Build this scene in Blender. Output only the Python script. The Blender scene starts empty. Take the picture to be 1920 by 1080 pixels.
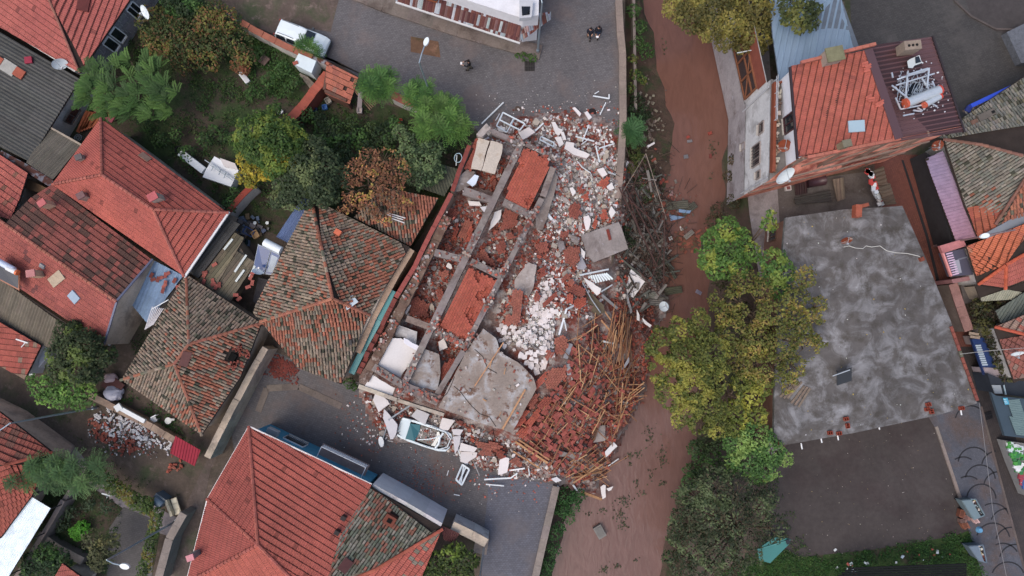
import bpy,bmesh,math,random
from mathutils import Vector,Matrix,noise,Euler
R = random.Random(7)
rad = math.radians
scene = bpy.context.scene
COL = scene.collection

# ---------------------------------------------------------------- camera
FPX,TILT,CH = 1280.0,math.atan(80/1280.0),54.0
cam_d = bpy.data.cameras.new("Camera"); cam = bpy.data.objects.new("Camera",cam_d); COL.objects.link(cam)
cam_d.sensor_width = 36; cam_d.lens = 24; cam_d.clip_end = 1500; cam_d.clip_start = 0.5
cam.location = (0,0,CH); cam.rotation_euler = (TILT,0,0)
scene.camera = cam
# ---------------------------------------------------------------- sky, sun, exposure
SUN_EL,SUN_AZ = 60,-140     # degrees; azimuth counter-clockwise from +X
world = bpy.data.worlds.new("World"); scene.world = world; world.use_nodes = True
wn = world.node_tree; wn.nodes.clear()
sky = wn.nodes.new("ShaderNodeTexSky"); sky.sky_type = 'NISHITA'; sky.sun_disc = False
sky.sun_elevation = rad(SUN_EL); sky.sun_rotation = rad(90-SUN_AZ); sky.air_density = 1.0; sky.dust_density = 4.0; sky.ozone_density = 0.6
bg = wn.nodes.new("ShaderNodeBackground"); bg.inputs[1].default_value = 0.15
wo = wn.nodes.new("ShaderNodeOutputWorld")
wn.links.new(sky.outputs[0],bg.inputs[0]); wn.links.new(bg.outputs[0],wo.inputs[0])
sd = bpy.data.lights.new("Sun",'SUN'); sun = bpy.data.objects.new("Sun",sd); COL.objects.link(sun)
sd.energy = 0.7; sd.angle = rad(60); sd.color = (1.0,0.93,0.84)
sv = Vector((math.cos(rad(SUN_AZ))*math.cos(rad(SUN_EL)),math.sin(rad(SUN_AZ))*math.cos(rad(SUN_EL)),math.sin(rad(SUN_EL))))
sun.rotation_euler = sv.to_track_quat('Z','Y').to_euler(); sun.location = (0,0,80)
scene.view_settings.view_transform = 'Standard'; scene.view_settings.look = 'None'
scene.view_settings.exposure = 0.43; scene.view_settings.gamma = 1.0
scene.cycles.use_denoising = True

# ---------------------------------------------------------------- helpers
_cT,_sT = math.cos(TILT),math.sin(TILT)
def W(px,py,z=0.0):
    """pixel of the 1920x1080 photo -> the point at height z it shows"""
    a,b = (px-960)/FPX,-(py-540)/FPX
    d = Vector((a,b*_cT+_sT,b*_sT-_cT))
    k = (z-CH)/d.z
    return Vector((d.x*k,d.y*k,z))
def s1(c):
    c /= 255.0
    return c/12.92 if c <= .04045 else ((c+.055)/1.055)**2.4
def S(r,g,b,k=1.0): return (s1(r)*k,s1(g)*k,s1(b)*k)
def jit(c,a,rng=R):
    k = 1+rng.uniform(-a,a)
    return tuple(max(0,x*k*(1+rng.uniform(-a,a)*.25)) for x in c)
def mix(a,b,t): return tuple(x+(y-x)*t for x,y in zip(a,b))
def nz(x,y,s,o=0): return noise.noise(Vector((x*s+o,y*s-o,o*.37)))

class MB:
    def __init__(s): s.v = []; s.f = []; s.c = []
    def face(s,pts,col=(1,1,1)):
        n = len(s.v); s.v.extend(pts); s.f.append(tuple(range(n,n+len(pts)))); s.c.append(col)
    def add(s,vs,fs,col=(1,1,1)):
        n = len(s.v); s.v.extend(vs)
        for f in fs: s.f.append(tuple(i+n for i in f)); s.c.append(col)
    def box(s,c,size,rz=0,col=(1,1,1),m=None):
        hx,hy,hz = size[0]/2,size[1]/2,size[2]/2
        M_ = m if m is not None else Matrix.Rotation(rz,3,'Z')
        c = Vector(c)
        vs = [c+M_@Vector((x*hx,y*hy,z*hz)) for z in (-1,1) for y in (-1,1) for x in (-1,1)]
        s.add(vs,[(0,2,3,1),(4,5,7,6),(0,1,5,4),(2,6,7,3),(0,4,6,2),(1,3,7,5)],col)
    def bar(s,a,b,w,h,col=(1,1,1),up=Vector((0,0,1))):
        a,b = Vector(a),Vector(b); x = (b-a)
        L = x.length
        if L < 1e-5: return
        x = x/L; y = up.cross(x)
        if y.length < 1e-3: y = Vector((0,1,0)).cross(x)
        y.normalize(); z = x.cross(y)
        m = Matrix((x,y,z)).transposed()
        s.box((a+b)/2,(L,w,h),col=col,m=m)
    def tube(s,pts,r,seg=8,col=(1,1,1),r2=None,cap=True):
        pts = [Vector(p) for p in pts]; n = len(pts); base = len(s.v)
        for i,p in enumerate(pts):
            t = (pts[min(i+1,n-1)]-pts[max(i-1,0)])
            t = t.normalized() if t.length > 1e-6 else Vector((0,0,1))
            u = t.cross(Vector((0,0,1)))
            if u.length < 1e-2: u = t.cross(Vector((0,1,0)))
            u.normalize(); w = t.cross(u)
            rr = r if r2 is None else r+(r2-r)*i/(n-1)
            for k in range(seg):
                a = 2*math.pi*k/seg
                s.v.append(p+(u*math.cos(a)+w*math.sin(a))*rr)
        for i in range(n-1):
            for k in range(seg):
                k2 = (k+1) % seg
                s.f.append((base+i*seg+k,base+i*seg+k2,base+(i+1)*seg+k2,base+(i+1)*seg+k)); s.c.append(col)
        if cap:
            s.f.append(tuple(base+k for k in range(seg))); s.c.append(col)
            s.f.append(tuple(base+(n-1)*seg+k for k in reversed(range(seg)))); s.c.append(col)
    def prism(s,top,th,col=(1,1,1),side=None,nrm=None):
        """polygon slab: the top outline, extruded down by th (or along nrm)"""
        d = Vector((0,0,-th)) if nrm is None else -nrm*th
        n = len(top); b = len(s.v)
        ar = sum(top[i].x*top[(i+1) % n].y-top[(i+1) % n].x*top[i].y for i in range(n))
        if ar < 0: top = list(reversed(top))
        s.v.extend([Vector(p) for p in top]); s.v.extend([Vector(p)+d for p in top])
        s.f.append(tuple(range(b,b+n))); s.c.append(col)
        s.f.append(tuple(range(b+2*n-1,b+n-1,-1))); s.c.append(side or col)
        for i in range(n):
            j = (i+1) % n
            s.f.append((b+j,b+i,b+n+i,b+n+j)); s.c.append(side or col)
    def build(s,name,mat,parent=None,smooth=False,base=None):
        if parent is not None: o0 = parent_loc(parent)
        elif base is not None: o0 = Vector(base)
        else:
            n = len(s.v)
            if n:
                xs = [p[0] for p in s.v]; ys = [p[1] for p in s.v]; zs = [p[2] for p in s.v]
                o0 = Vector(((min(xs)+max(xs))/2,(min(ys)+max(ys))/2,min(zs)))
            else: o0 = Vector((0,0,0))
        me = bpy.data.meshes.new(name)
        me.from_pydata([(p[0]-o0.x,p[1]-o0.y,p[2]-o0.z) for p in s.v],[],s.f)
        me.materials.append(mat)
        at = me.color_attributes.new("tint",'FLOAT_COLOR','CORNER')
        arr = []
        for f,c in zip(s.f,s.c): arr.extend((c[0],c[1],c[2],1.0)*len(f))
        if len(arr) == len(at.data)*4: at.data.foreach_set("color",arr)
        if smooth: me.polygons.foreach_set("use_smooth",[True]*len(me.polygons))
        me.update()
        ob = bpy.data.objects.new(name,me); COL.objects.link(ob)
        if parent is not None: ob.parent = parent
        else: ob.location = o0
        return ob
_ploc = {}
def parent_loc(p):
    v = Vector(p.location)
    if p.parent is not None: v = v+parent_loc(p.parent)
    return v
def tag(o,label=None,cat=None,group=None,kind=None):
    if label: o['label'] = label
    if cat: o['category'] = cat
    if group: o['group'] = group
    if kind: o['kind'] = kind
    elif cat and 'kind' not in o: o['kind'] = 'thing'
    return o
def thing(name,label,cat,loc=(0,0,0),group=None):
    o = bpy.data.objects.new(name,None); COL.objects.link(o); o.location = loc
    o.empty_display_size = .3
    return tag(o,label,cat,group)
def part(mb,name,mat,parent,label=None,smooth=False):
    o = mb.build(name,mat,parent,smooth=smooth)
    if label: o['label'] = label
    return o
def copy_tree(o,parent=None):
    c = o.copy(); COL.objects.link(c)
    if parent is not None: c.parent = parent
    for ch in list(o.children): copy_tree(ch,c)
    return c
def struct(mb,name,mat): return tag(mb.build(name,mat),kind='structure')

# ---------------------------------------------------------------- materials
MATS = {}
def mat(name,col=(1,1,1),rough=.85,var=.25,scale=1.5,bump=.2,bscale=18,metal=0.0,col2=None,s2=.6,lo=.45,hi=.6,
        col3=None,s3=3.0,lo3=.55,hi3=.65,spec=.3,brick=None,d2=.4,dist=0.02,fine=.15,wave=None):
    if name in MATS: return MATS[name]
    m = bpy.data.materials.new(name); m.use_nodes = True; nt = m.node_tree; N = nt.nodes; L = nt.links
    b = N["Principled BSDF"]; b.inputs["Roughness"].default_value = rough; b.inputs["Metallic"].default_value = metal
    b.inputs["Specular IOR Level"].default_value = spec
    tc = N.new("ShaderNodeNewGeometry"); P = tc.outputs["Position"]
    def noi(sc,det=5,rgh=.6,d=0.0):
        n = N.new("ShaderNodeTexNoise"); n.inputs["Scale"].default_value = sc; n.inputs["Detail"].default_value = det
        n.inputs["Roughness"].default_value = rgh; n.inputs["Distortion"].default_value = d
        L.new(P,n.inputs["Vector"]); return n.outputs["Fac"]
    def ramp(fac,lo_,hi_):
        r = N.new("ShaderNodeMapRange"); r.inputs[1].default_value = lo_; r.inputs[2].default_value = hi_; L.new(fac,r.inputs[0]); return r.outputs[0]
    def mx(fac,a,c,mode='MIX'):
        n = N.new("ShaderNodeMix"); n.data_type = 'RGBA'; n.blend_type = mode
        if isinstance(fac,(int,float)): n.inputs[0].default_value = fac
        else: L.new(fac,n.inputs[0])
        for i,x in ((6,a),(7,c)):
            if isinstance(x,tuple): n.inputs[i].default_value = (x[0],x[1],x[2],1)
            else: L.new(x,n.inputs[i])
        return n.outputs[2]
    c = tuple(col)
    if brick:
        ang,bw,bh,mort,mcol,amt = brick
        mp = N.new("ShaderNodeMapping"); mp.inputs["Rotation"].default_value = (0,0,ang); L.new(P,mp.inputs[0])
        bt = N.new("ShaderNodeTexBrick"); bt.inputs["Scale"].default_value = 1; bt.inputs["Brick Width"].default_value = bw
        bt.inputs["Row Height"].default_value = bh; bt.inputs["Mortar Size"].default_value = mort; bt.inputs["Mortar Smooth"].default_value = .2
        bt.inputs["Color1"].default_value = (*col,1); bt.inputs["Color2"].default_value = (*[x*(1-amt) for x in col],1)
        bt.inputs["Mortar"].default_value = (*mcol,1); L.new(mp.outputs[0],bt.inputs[0]); c = bt.outputs["Color"]
    if col2: c = mx(ramp(noi(s2,7,.65,d2),lo,hi),c,tuple(col2))
    if col3: c = mx(ramp(noi(s3,6,.7),lo3,hi3),c,tuple(col3))
    at = N.new("ShaderNodeAttribute"); at.attribute_name = "tint"
    c = mx(1.0,c,at.outputs["Color"],'MULTIPLY')
    # broad and fine variation of the surface's own colour
    r1 = N.new("ShaderNodeMapRange"); r1.inputs[1].default_value = .3; r1.inputs[2].default_value = .7; r1.inputs[3].default_value = 1-var; r1.inputs[4].default_value = 1+var
    L.new(noi(scale,6,.6),r1.inputs[0])
    r2 = N.new("ShaderNodeMapRange"); r2.inputs[1].default_value = .3; r2.inputs[2].default_value = .7; r2.inputs[3].default_value = 1-fine; r2.inputs[4].default_value = 1+fine
    L.new(noi(scale*9,4,.7),r2.inputs[0])
    mm = N.new("ShaderNodeMath"); mm.operation = 'MULTIPLY'; L.new(r1.outputs[0],mm.inputs[0]); L.new(r2.outputs[0],mm.inputs[1])
    vm = N.new("ShaderNodeVectorMath"); vm.operation = 'SCALE'; L.new(c,vm.inputs[0]); L.new(mm.outputs[0],vm.inputs[3])
    L.new(vm.outputs[0],b.inputs["Base Color"])
    if bump > 0:
        bn = N.new("ShaderNodeBump"); bn.inputs["Strength"].default_value = bump; bn.inputs["Distance"].default_value = dist
        L.new(noi(bscale,4,.6),bn.inputs["Height"]); L.new(bn.outputs[0],b.inputs["Normal"])
    MATS[name] = m
    return m
m_tile = mat("clay_tile",rough=.75,var=.14,scale=.8,bump=.25,bscale=14,fine=.12)
m_old = mat("old_tile",rough=.9,var=.2,scale=1.0,bump=.5,bscale=20,fine=.3)
m_deck = mat("roof_underlay",S(52,44,40),rough=.95,var=.2)
m_dirt = mat("soil",S(84,74,66),rough=.95,var=.3,scale=.5,bump=.6,bscale=6,dist=.05,col2=S(62,68,48),s2=.25,lo=.52,hi=.64,col3=S(100,88,80),s3=1.2)
m_garden = mat("garden_soil",S(66,58,50),rough=.95,var=.3,scale=.6,bump=.7,bscale=7,dist=.06,col2=S(52,66,38),s2=.3,lo=.46,hi=.56,col3=S(48,60,36),s3=2.5,lo3=.5,hi3=.6)
m_grass = mat("grass_ground",S(48,66,32),rough=.95,var=.35,scale=1.0,bump=.7,bscale=12,dist=.05,col2=S(60,56,44),s2=.5,lo=.55,hi=.62)
def paver(name,c,ang,c2,mort=.012,w=.22,h=.14): return mat(name,c,rough=.7,var=.12,scale=.35,bump=.25,bscale=25,brick=(ang,w,h,mort,tuple(x*.55 for x in c),.22),col2=c2,s2=.22,lo=.5,hi=.64,spec=.4)
m_road1 = paver("street_pavers",S(100,97,99),rad(8),S(100,90,88))
m_road2 = paver("lower_street_pavers",S(93,90,92),rad(-14),S(96,84,80))
m_road3 = paver("quay_pavers",S(93,94,104),rad(3),S(92,88,92))
m_square = paver("square_pavers",S(70,68,67),rad(12),S(78,75,73))
m_alley = paver("alley_pavers",S(110,66,56),rad(-68),S(98,58,50))
m_alley2 = paver("dark_alley_pavers",S(58,52,52),rad(-68),S(64,56,54))
m_lot = mat("lot_asphalt",S(72,67,66),rough=.85,var=.16,scale=.3,bump=.3,bscale=30,col2=S(62,54,54),s2=.15,lo=.5,hi=.65,col3=S(92,84,82),s3=9,lo3=.68,hi3=.72)
m_cobble = mat("cobble",S(76,78,86),rough=.7,var=.15,scale=.5,bump=.8,bscale=30,col2=S(84,74,72),s2=.3,col3=S(112,116,124),s3=16,lo3=.6,hi3=.66)
m_cobdark = mat("cobble_dark",S(38,38,42),rough=.7,var=.2,bump=.5)
m_conc = mat("concrete",S(142,134,130),rough=.85,var=.16,scale=.8,bump=.4,bscale=14,col2=S(112,102,98),s2=.5,lo=.5,hi=.64,col3=S(160,156,158),s3=2,lo3=.6,hi3=.7)
m_beam = mat("beam_concrete",S(126,117,114),rough=.85,var=.14,scale=1.2,bump=.4,bscale=16,col2=S(104,92,88),s2=.9,lo=.52,hi=.64)
m_slab = mat("slab_concrete",S(138,126,118),rough=.75,var=.22,scale=.7,bump=.35,bscale=16,col2=S(158,158,160),s2=.7,lo=.48,hi=.64,col3=S(104,82,70),s3=.75,lo3=.56,hi3=.62)
m_flat = mat("screed_roof",S(86,83,82),rough=.8,var=.24,scale=.14,bump=.3,bscale=12,col2=S(150,151,155),s2=.6,lo=.44,hi=.8,d2=1.0,fine=.2,col3=S(72,68,64),s3=.9,lo3=.48,hi3=.66)
m_kerb = mat("kerb_concrete",S(128,118,112),rough=.9,var=.2,scale=.8,bump=.5,bscale=12)
m_plast = mat("white_plaster",S(212,212,216),rough=.8,var=.08,scale=1.3,bump=.2,bscale=12,fine=.06)
m_plastd = mat("stained_plaster",S(190,188,186),rough=.85,var=.1,scale=.9,bump=.3,bscale=12,col2=S(142,138,136),s2=.6,lo=.52,hi=.66)
m_cream = mat("cream_plaster",S(178,166,152),rough=.85,var=.15,scale=.8,bump=.4,bscale=9,col2=S(138,130,122),s2=.5,lo=.5,hi=.65)
m_any = mat("tinted_solid",rough=.75,var=.15,scale=2.0,bump=.35,bscale=18)
m_paint = mat("tinted_paint",rough=.4,var=.05,scale=1,bump=.0,spec=.5,fine=.03)
m_matte = mat("tinted_cloth",rough=.9,var=.08,scale=3,bump=.1,fine=.06)
m_metal = mat("tinted_metal",rough=.38,var=.08,scale=2,bump=.05,metal=.55,fine=.06)
m_rust = mat("rusty_metal",S(130,132,140),rough=.6,var=.15,scale=1.5,bump=.2,metal=.25,col2=S(88,48,38),s2=1.6,lo=.44,hi=.52)
m_red = mat("hollow_brick",rough=.85,var=.13,scale=1.6,bump=.5,bscale=22,fine=.14)
m_wood = mat("timber",rough=.8,var=.22,scale=3.5,bump=.4,bscale=25,fine=.2)
m_leaf = mat("leaves",rough=.6,var=.1,scale=.8,bump=.0,spec=.3,fine=.12)
_n = m_leaf.node_tree; _t = _n.nodes.new("ShaderNodeBsdfTranslucent"); _x = _n.nodes.new("ShaderNodeMixShader"); _x.inputs[0].default_value = .32
_b = _n.nodes["Principled BSDF"]; _n.links.new(_b.inputs["Base Color"].links[0].from_socket,_t.inputs[0]); _n.links.new(_b.outputs[0],_x.inputs[1]); _n.links.new(_t.outputs[0],_x.inputs[2]); _n.links.new(_x.outputs[0],_n.nodes["Material Output"].inputs[0])
m_bark = mat("bark",S(96,82,70),rough=.95,var=.3,scale=3,bump=.8,bscale=14)
m_glass = mat("dark_glass",S(34,40,46),rough=.12,var=.05,bump=0,spec=.8)
m_black = mat("black_void",S(22,20,20),rough=.9,var=.2,bump=.1)
m_mound = mat("mound",S(124,106,100),rough=.95,var=.3,scale=2.5,bump=.9,bscale=8,dist=.08,col2=S(110,58,48),s2=.5,lo=.44,hi=.58,col3=S(150,142,138),s3=1.2,lo3=.48,hi3=.6)
m_mud = mat("mud_bank",S(74,60,52),rough=.85,var=.25,scale=.7,bump=.6,bscale=8,dist=.05,col2=S(56,62,42),s2=.6,lo=.48,hi=.6,spec=.3)
def water_mat():
    m = bpy.data.materials.new("muddy_water"); m.use_nodes = True; nt = m.node_tree; N = nt.nodes; L = nt.links
    b = N["Principled BSDF"]; b.inputs["Roughness"].default_value = .14; b.inputs["Specular IOR Level"].default_value = .3
    g = N.new("ShaderNodeNewGeometry"); mp = N.new("ShaderNodeMapping"); mp.inputs["Scale"].default_value = (1,.35,1); L.new(g.outputs["Position"],mp.inputs[0])
    n = N.new("ShaderNodeTexNoise"); n.inputs["Scale"].default_value = .22; n.inputs["Detail"].default_value = 7; n.inputs["Distortion"].default_value = .8; L.new(mp.outputs[0],n.inputs[0])
    sx = N.new("ShaderNodeSeparateXYZ"); L.new(g.outputs["Position"],sx.inputs[0])
    r0 = N.new("ShaderNodeMapRange"); r0.inputs[1].default_value = -8; r0.inputs[2].default_value = 4; r0.inputs[3].default_value = .22; r0.inputs[4].default_value = -.22; L.new(sx.outputs[1],r0.inputs[0])  # paler pink down the lower canal: silt tone plus painted-in sky reflection
    ad = N.new("ShaderNodeMath"); L.new(n.outputs[0],ad.inputs[0]); L.new(r0.outputs[0],ad.inputs[1])
    r = N.new("ShaderNodeValToRGB"); L.new(ad.outputs[0],r.inputs[0])
    e = r.color_ramp.elements; e[0].position = .3; e[0].color = (*S(106,76,67),1); e[1].position = .62; e[1].color = (*S(112,86,80),1)
    k = e.new(.48); k.color = (*S(108,76,66),1)
    n3 = N.new("ShaderNodeTexNoise"); n3.inputs["Scale"].default_value = 1.1; n3.inputs["Detail"].default_value = 8; n3.inputs["Distortion"].default_value = 2.0; L.new(mp.outputs[0],n3.inputs[0])
    r3 = N.new("ShaderNodeMapRange"); r3.inputs[1].default_value = .3; r3.inputs[2].default_value = .7; r3.inputs[3].default_value = .9; r3.inputs[4].default_value = 1.08; L.new(n3.outputs[0],r3.inputs[0])
    vm = N.new("ShaderNodeVectorMath"); vm.operation = 'SCALE'; L.new(r.outputs[0],vm.inputs[0]); L.new(r3.outputs[0],vm.inputs[3]); L.new(vm.outputs[0],b.inputs["Base Color"])
    n2 = N.new("ShaderNodeTexNoise"); n2.inputs["Scale"].default_value = 2.2; n2.inputs["Detail"].default_value = 4; n2.inputs["Distortion"].default_value = 1.2; L.new(mp.outputs[0],n2.inputs[0])
    bn = N.new("ShaderNodeBump"); bn.inputs["Strength"].default_value = .35; bn.inputs["Distance"].default_value = .06; L.new(n2.outputs[0],bn.inputs["Height"]); L.new(bn.outputs[0],b.inputs["Normal"])
    return m
m_water = water_mat()

# ---------------------------------------------------------------- polygon tools
def inside(p,poly,m=0.0):
    """point in any polygon (xy)"""
    x,y = p[0],p[1]; r = False; n = len(poly); j = n-1
    for i in range(n):
        a,b = poly[i],poly[j]
        if (a[1] > y) != (b[1] > y) and x < (b[0]-a[0])*(y-a[1])/(b[1]-a[1])+a[0]: r = not r
        j = i
    return r
def edges_of(P):
    n = len(P); ar = sum(P[i].x*P[(i+1) % n].y-P[(i+1) % n].x*P[i].y for i in range(n))
    Q = list(P) if ar > 0 else list(reversed(P)); out = []
    for i in range(n):
        a,b = Q[i],Q[(i+1) % n]; d = Vector((b.x-a.x,b.y-a.y))
        if d.length < 1e-6: continue
        d.normalize(); out.append((a.x,a.y,d.y,-d.x))   # outward normal
    return out
def clip_face(pts,E):
    for (ax,ay,nx,ny) in E:
        out = []; n = len(pts)
        ds = [(p[0]-ax)*nx+(p[1]-ay)*ny for p in pts]
        if max(ds) <= 0: continue
        if min(ds) >= 0: return None
        for i in range(n):
            j = (i+1) % n; a,b = pts[i],pts[j]; da,db = ds[i],ds[j]
            if da <= 0: out.append(a)
            if (da < 0 < db) or (db < 0 < da):
                t = da/(da-db); out.append(a+(b-a)*t)
        if len(out) < 3: return None
        pts = out
    return pts
def frame_of(P,down=None):
    n = Vector((0,0,0)); k = len(P)
    for i in range(k):
        a,b = P[i],P[(i+1) % k]
        n += Vector(((a.y-b.y)*(a.z+b.z),(a.z-b.z)*(a.x+b.x),(a.x-b.x)*(a.y+b.y)))
    n.normalize()
    if n.z < 0: n = -n
    if down is None:
        d = Vector((0,0,-1)); d = d-n*d.dot(n)
    else:
        d = Vector(down); d = d-n*d.dot(n)
    d.normalize(); c = d.cross(n); c.normalize()
    o = sum(P,Vector((0,0,0)))/k
    return o,c,d,n
def mvz(P,q,val):
    W_ = 0; S_ = 0; k = len(P); rs = [max(1e-4,math.hypot(p.x-q.x,p.y-q.y)) for p in P]; tn = []
    for i in range(k):
        a,b = P[i],P[(i+1) % k]
        cr = (a.x-q.x)*(b.y-q.y)-(a.y-q.y)*(b.x-q.x); dt = (a.x-q.x)*(b.x-q.x)+(a.y-q.y)*(b.y-q.y)
        tn.append(math.tan(max(-1.55,min(1.55,math.atan2(cr,dt)/2))))
    for i in range(k):
        w = (tn[i-1]+tn[i])/rs[i]; W_ += w; S_ += w*val[i]
    return max(min(val),min(max(val),S_/W_)) if abs(W_) > 1e-9 else 0.0
def deck(mb,P,col=(1,1,1),th=.12,drop=.03):
    k = len(P); c = sum(P,Vector((0,0,0)))/k; zs = [p.z for p in P]; rings = []
    R0 = []
    for i in range(k):
        a,b = P[i],P[(i+1) % k]; n = max(1,int((b-a).length/1.5)); R0 += [a+(b-a)*(j/n) for j in range(n)]
    m = 4
    for t in range(m+1):
        s_ = 1-t/m*.97; rr = []
        for p in R0:
            x,y = c.x+(p.x-c.x)*s_,c.y+(p.y-c.y)*s_; z = p.z if t == 0 else mvz(P,Vector((x,y,0)),zs)
            rr.append(Vector((x,y,z-drop-(.02 if t else 0))))
        rings.append(rr)
    nn = len(R0)
    for a,b in zip(rings,rings[1:]):
        for i in range(nn): mb.face([a[i],a[(i+1) % nn],b[(i+1) % nn],b[i]],col)
    mb.face(rings[-1],col)
    lo = [p-Vector((0,0,th)) for p in R0]
    for i in range(nn): mb.face([rings[0][i],lo[i],lo[(i+1) % nn],rings[0][(i+1) % nn]],col)
def lay(mb,P,style,tint,down=None,rng=R,pw=.24,pl=.34,damage=0.0,holes=(),lift=.03):
    """covers the convex roof face P with tiles or sheet profile laid down the slope"""
    o,c,d,n = frame_of(P,down); E = edges_of(P)
    dev = [p.z-(o.z-((p.x-o.x)*n.x+(p.y-o.y)*n.y)/n.z) for p in P]
    flat = max(abs(q) for q in dev) < .02
    def inner(q):
        q = Vector((q.x,q.y,0))
        for _ in (0,1):
            for (ax,ay,nx,ny) in E:
                s_ = (q.x-ax)*nx+(q.y-ay)*ny
                if s_ > -.03: q = q-Vector((nx,ny,0))*(s_+.05)
        return q
    def zc(q):
        return 0.0 if flat else mvz(P,q,dev)
    us = [(p-o).dot(c) for p in P]; vs = [(p-o).dot(d) for p in P]
    u0,u1,v0,v1 = min(us),max(us),min(vs),max(vs)
    big = max(pw,pl)*1.2
    def emit(faces,ctr):
        near = False
        for (ax,ay,nx,ny) in E:
            s_ = (ctr.x-ax)*nx+(ctr.y-ay)*ny
            if s_ > big: return
            if s_ > -big: near = True
        if not flat:
            k_ = {}
            faces = [([Vector((q.x,q.y,q.z+zc(q))) for q in pts] if (style in ('corr','rib')) else [Vector((q.x,q.y,q.z+dz0)) for q in pts],col) for dz0 in (zc(inner(ctr)),) for pts,col in faces]
        for pts,col in faces:
            if near:
                pts = clip_face(pts,E)
                if not pts: continue
            mb.face(pts,col)
    if style in ('corr','rib'):
        k = int((u1-u0)/pw)+2; m = max(1,int((v1-v0)/pl)+1); big = max(pw,pl)*1.5
        for i in range(k):
            for j in range(m):
                ua = u0+i*pw; va = v0+j*pl
                ctr = o+c*(ua+pw/2)+d*(va+pl/2); col = tint(ctr.x,ctr.y,rng,i,j)
                if style == 'corr': prof = [(0,0),(.18,.3),(.5,1),(.82,.3),(1,0)]
                else: prof = [(0,0),(.62,0),(.7,1),(.92,1),(1,0)]
                hgt = lift
                L_ = []
                for (t,h) in prof: L_.append((o+c*(ua+t*pw)+d*va+n*(h*hgt),o+c*(ua+t*pw)+d*(va+pl)+n*(h*hgt)))
                emit([([L_[q][0],L_[q+1][0],L_[q+1][1],L_[q][1]],col) for q in range(len(L_)-1)],ctr)
        return
    rows = int((v1-v0)/pl)+2; cols = int((u1-u0)/pw)+2
    for j in range(rows):
        vb = v1-j*pl; va = vb-pl*1.12
        off = 0 if style == 'old' else (j % 2)*pw*.5
        for i in range(-1,cols):
            ua = u0+i*pw+off; ctr = o+c*(ua+pw/2)+d*(vb-pl/2)
            hit = False
            for (hx,hy,hr) in holes:
                if (ctr.x-hx)**2+(ctr.y-hy)**2 < hr*hr: hit = True
            if hit or rng.random() < damage: continue
            col = tint(ctr.x,ctr.y,rng,i,j)
            if style == 'old':
                ja = rng.uniform(-.03,.03); jz = rng.uniform(-.01,.02); ww = pw*.47; sk = rng.uniform(-.035,.035)
                ring = []
                for (vv,wk,hz) in ((va,.8,.0),(vb+ja,1.0,.035)):
                    ring.append([o+c*(ua+pw/2+ww*wk*math.cos(t)+(sk if wk == 1 else 0))+d*vv+n*(lift+jz+hz+math.sin(t)*pw*.36) for t in (math.pi,math.pi*.75,math.pi*.5,math.pi*.25,0)])
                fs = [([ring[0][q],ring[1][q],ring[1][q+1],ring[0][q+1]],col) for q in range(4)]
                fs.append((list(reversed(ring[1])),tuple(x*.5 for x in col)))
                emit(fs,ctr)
            else:
                jz = rng.uniform(-.004,.006); wob = rng.uniform(-.006,.006)
                prof = [0,.25,.5,.75,1]; hh = [0,1,0,1,0]
                A = [o+c*(ua+t*pw)+d*va+n*(.01+jz+h*.022) for t,h in zip(prof,hh)]
                B = [o+c*(ua+t*pw)+d*(vb+wob)+n*(lift+.05+jz+h*.022) for t,h in zip(prof,hh)]
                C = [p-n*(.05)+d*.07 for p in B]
                dk = tuple(x*.36 for x in col)  # row riser faces painted darker, standing in for the overlap shadow line
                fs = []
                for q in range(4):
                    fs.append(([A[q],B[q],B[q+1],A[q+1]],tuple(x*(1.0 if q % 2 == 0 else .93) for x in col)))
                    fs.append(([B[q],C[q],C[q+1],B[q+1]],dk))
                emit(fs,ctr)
def caps(mb,a,b,col,r=.13,ln=.36,rng=R,lift=.05):
    a,b = Vector(a),Vector(b); d = b-a; L_ = d.length; n = max(1,int(L_/ln)); d.normalize()
    y = Vector((0,0,1)).cross(d).normalized(); z = d.cross(y)
    for i in range(n):
        p = a+d*(i*L_/n); q = a+d*((i+1.12)*L_/n); cc = jit(col(p.x,p.y,rng,i,0) if callable(col) else col,.15,rng)
        jz = rng.uniform(-.01,.015)
        A = [p+y*(r*.85*math.cos(t))+z*(lift+jz+r*.8*math.sin(t)) for t in (math.pi*1.1,math.pi*.8,math.pi*.5,math.pi*.2,-math.pi*.1)]
        B = [q+y*(r*1.05*math.cos(t))+z*(lift+.03+jz+r*.9*math.sin(t)) for t in (math.pi*1.1,math.pi*.8,math.pi*.5,math.pi*.2,-math.pi*.1)]
        for k in range(4): mb.face([A[k],A[k+1],B[k+1],B[k]],cc)
        mb.face(B,tuple(x*.5 for x in cc)); mb.face(list(reversed(A)),tuple(x*.5 for x in cc))

# tile palettes
def warm(c,k=.2):
    g_ = (c[0]+c[1]+c[2])/3; return ((c[0]*.97)*.93+g_*.07,(c[1]*1.03)*.93+g_*.07,c[2]*.9+g_*.06)
def t_new(c1=S(168,84,74),c2=S(150,76,70),dark=.04):
    c1,c2 = warm(c1),warm(c2)
    def f(x,y,r,i,j):
        t = .5+.9*nz(x,y,.35,3); c = mix(c1,c2,min(1,max(0,t)))
        if r.random() < dark: c = tuple(q*.6 for q in c)
        return jit(c,.06,r)
    return f
def t_patch(c1,c2,c3,s=1.3,th=.1):
    c1,c2,c3 = warm(c1,.22),warm(c2,.22),warm(c3,.22)
    def f(x,y,r,i,j):
        v = noise.cell(Vector((i*.6*s+j*.13,j*.8*s-i*.08,1)))*.5+nz(x,y,.5,9)
        c = c1 if v < th else (c2 if v < th+.28 else c3)
        return jit(c,.09,r)
    return f
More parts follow.
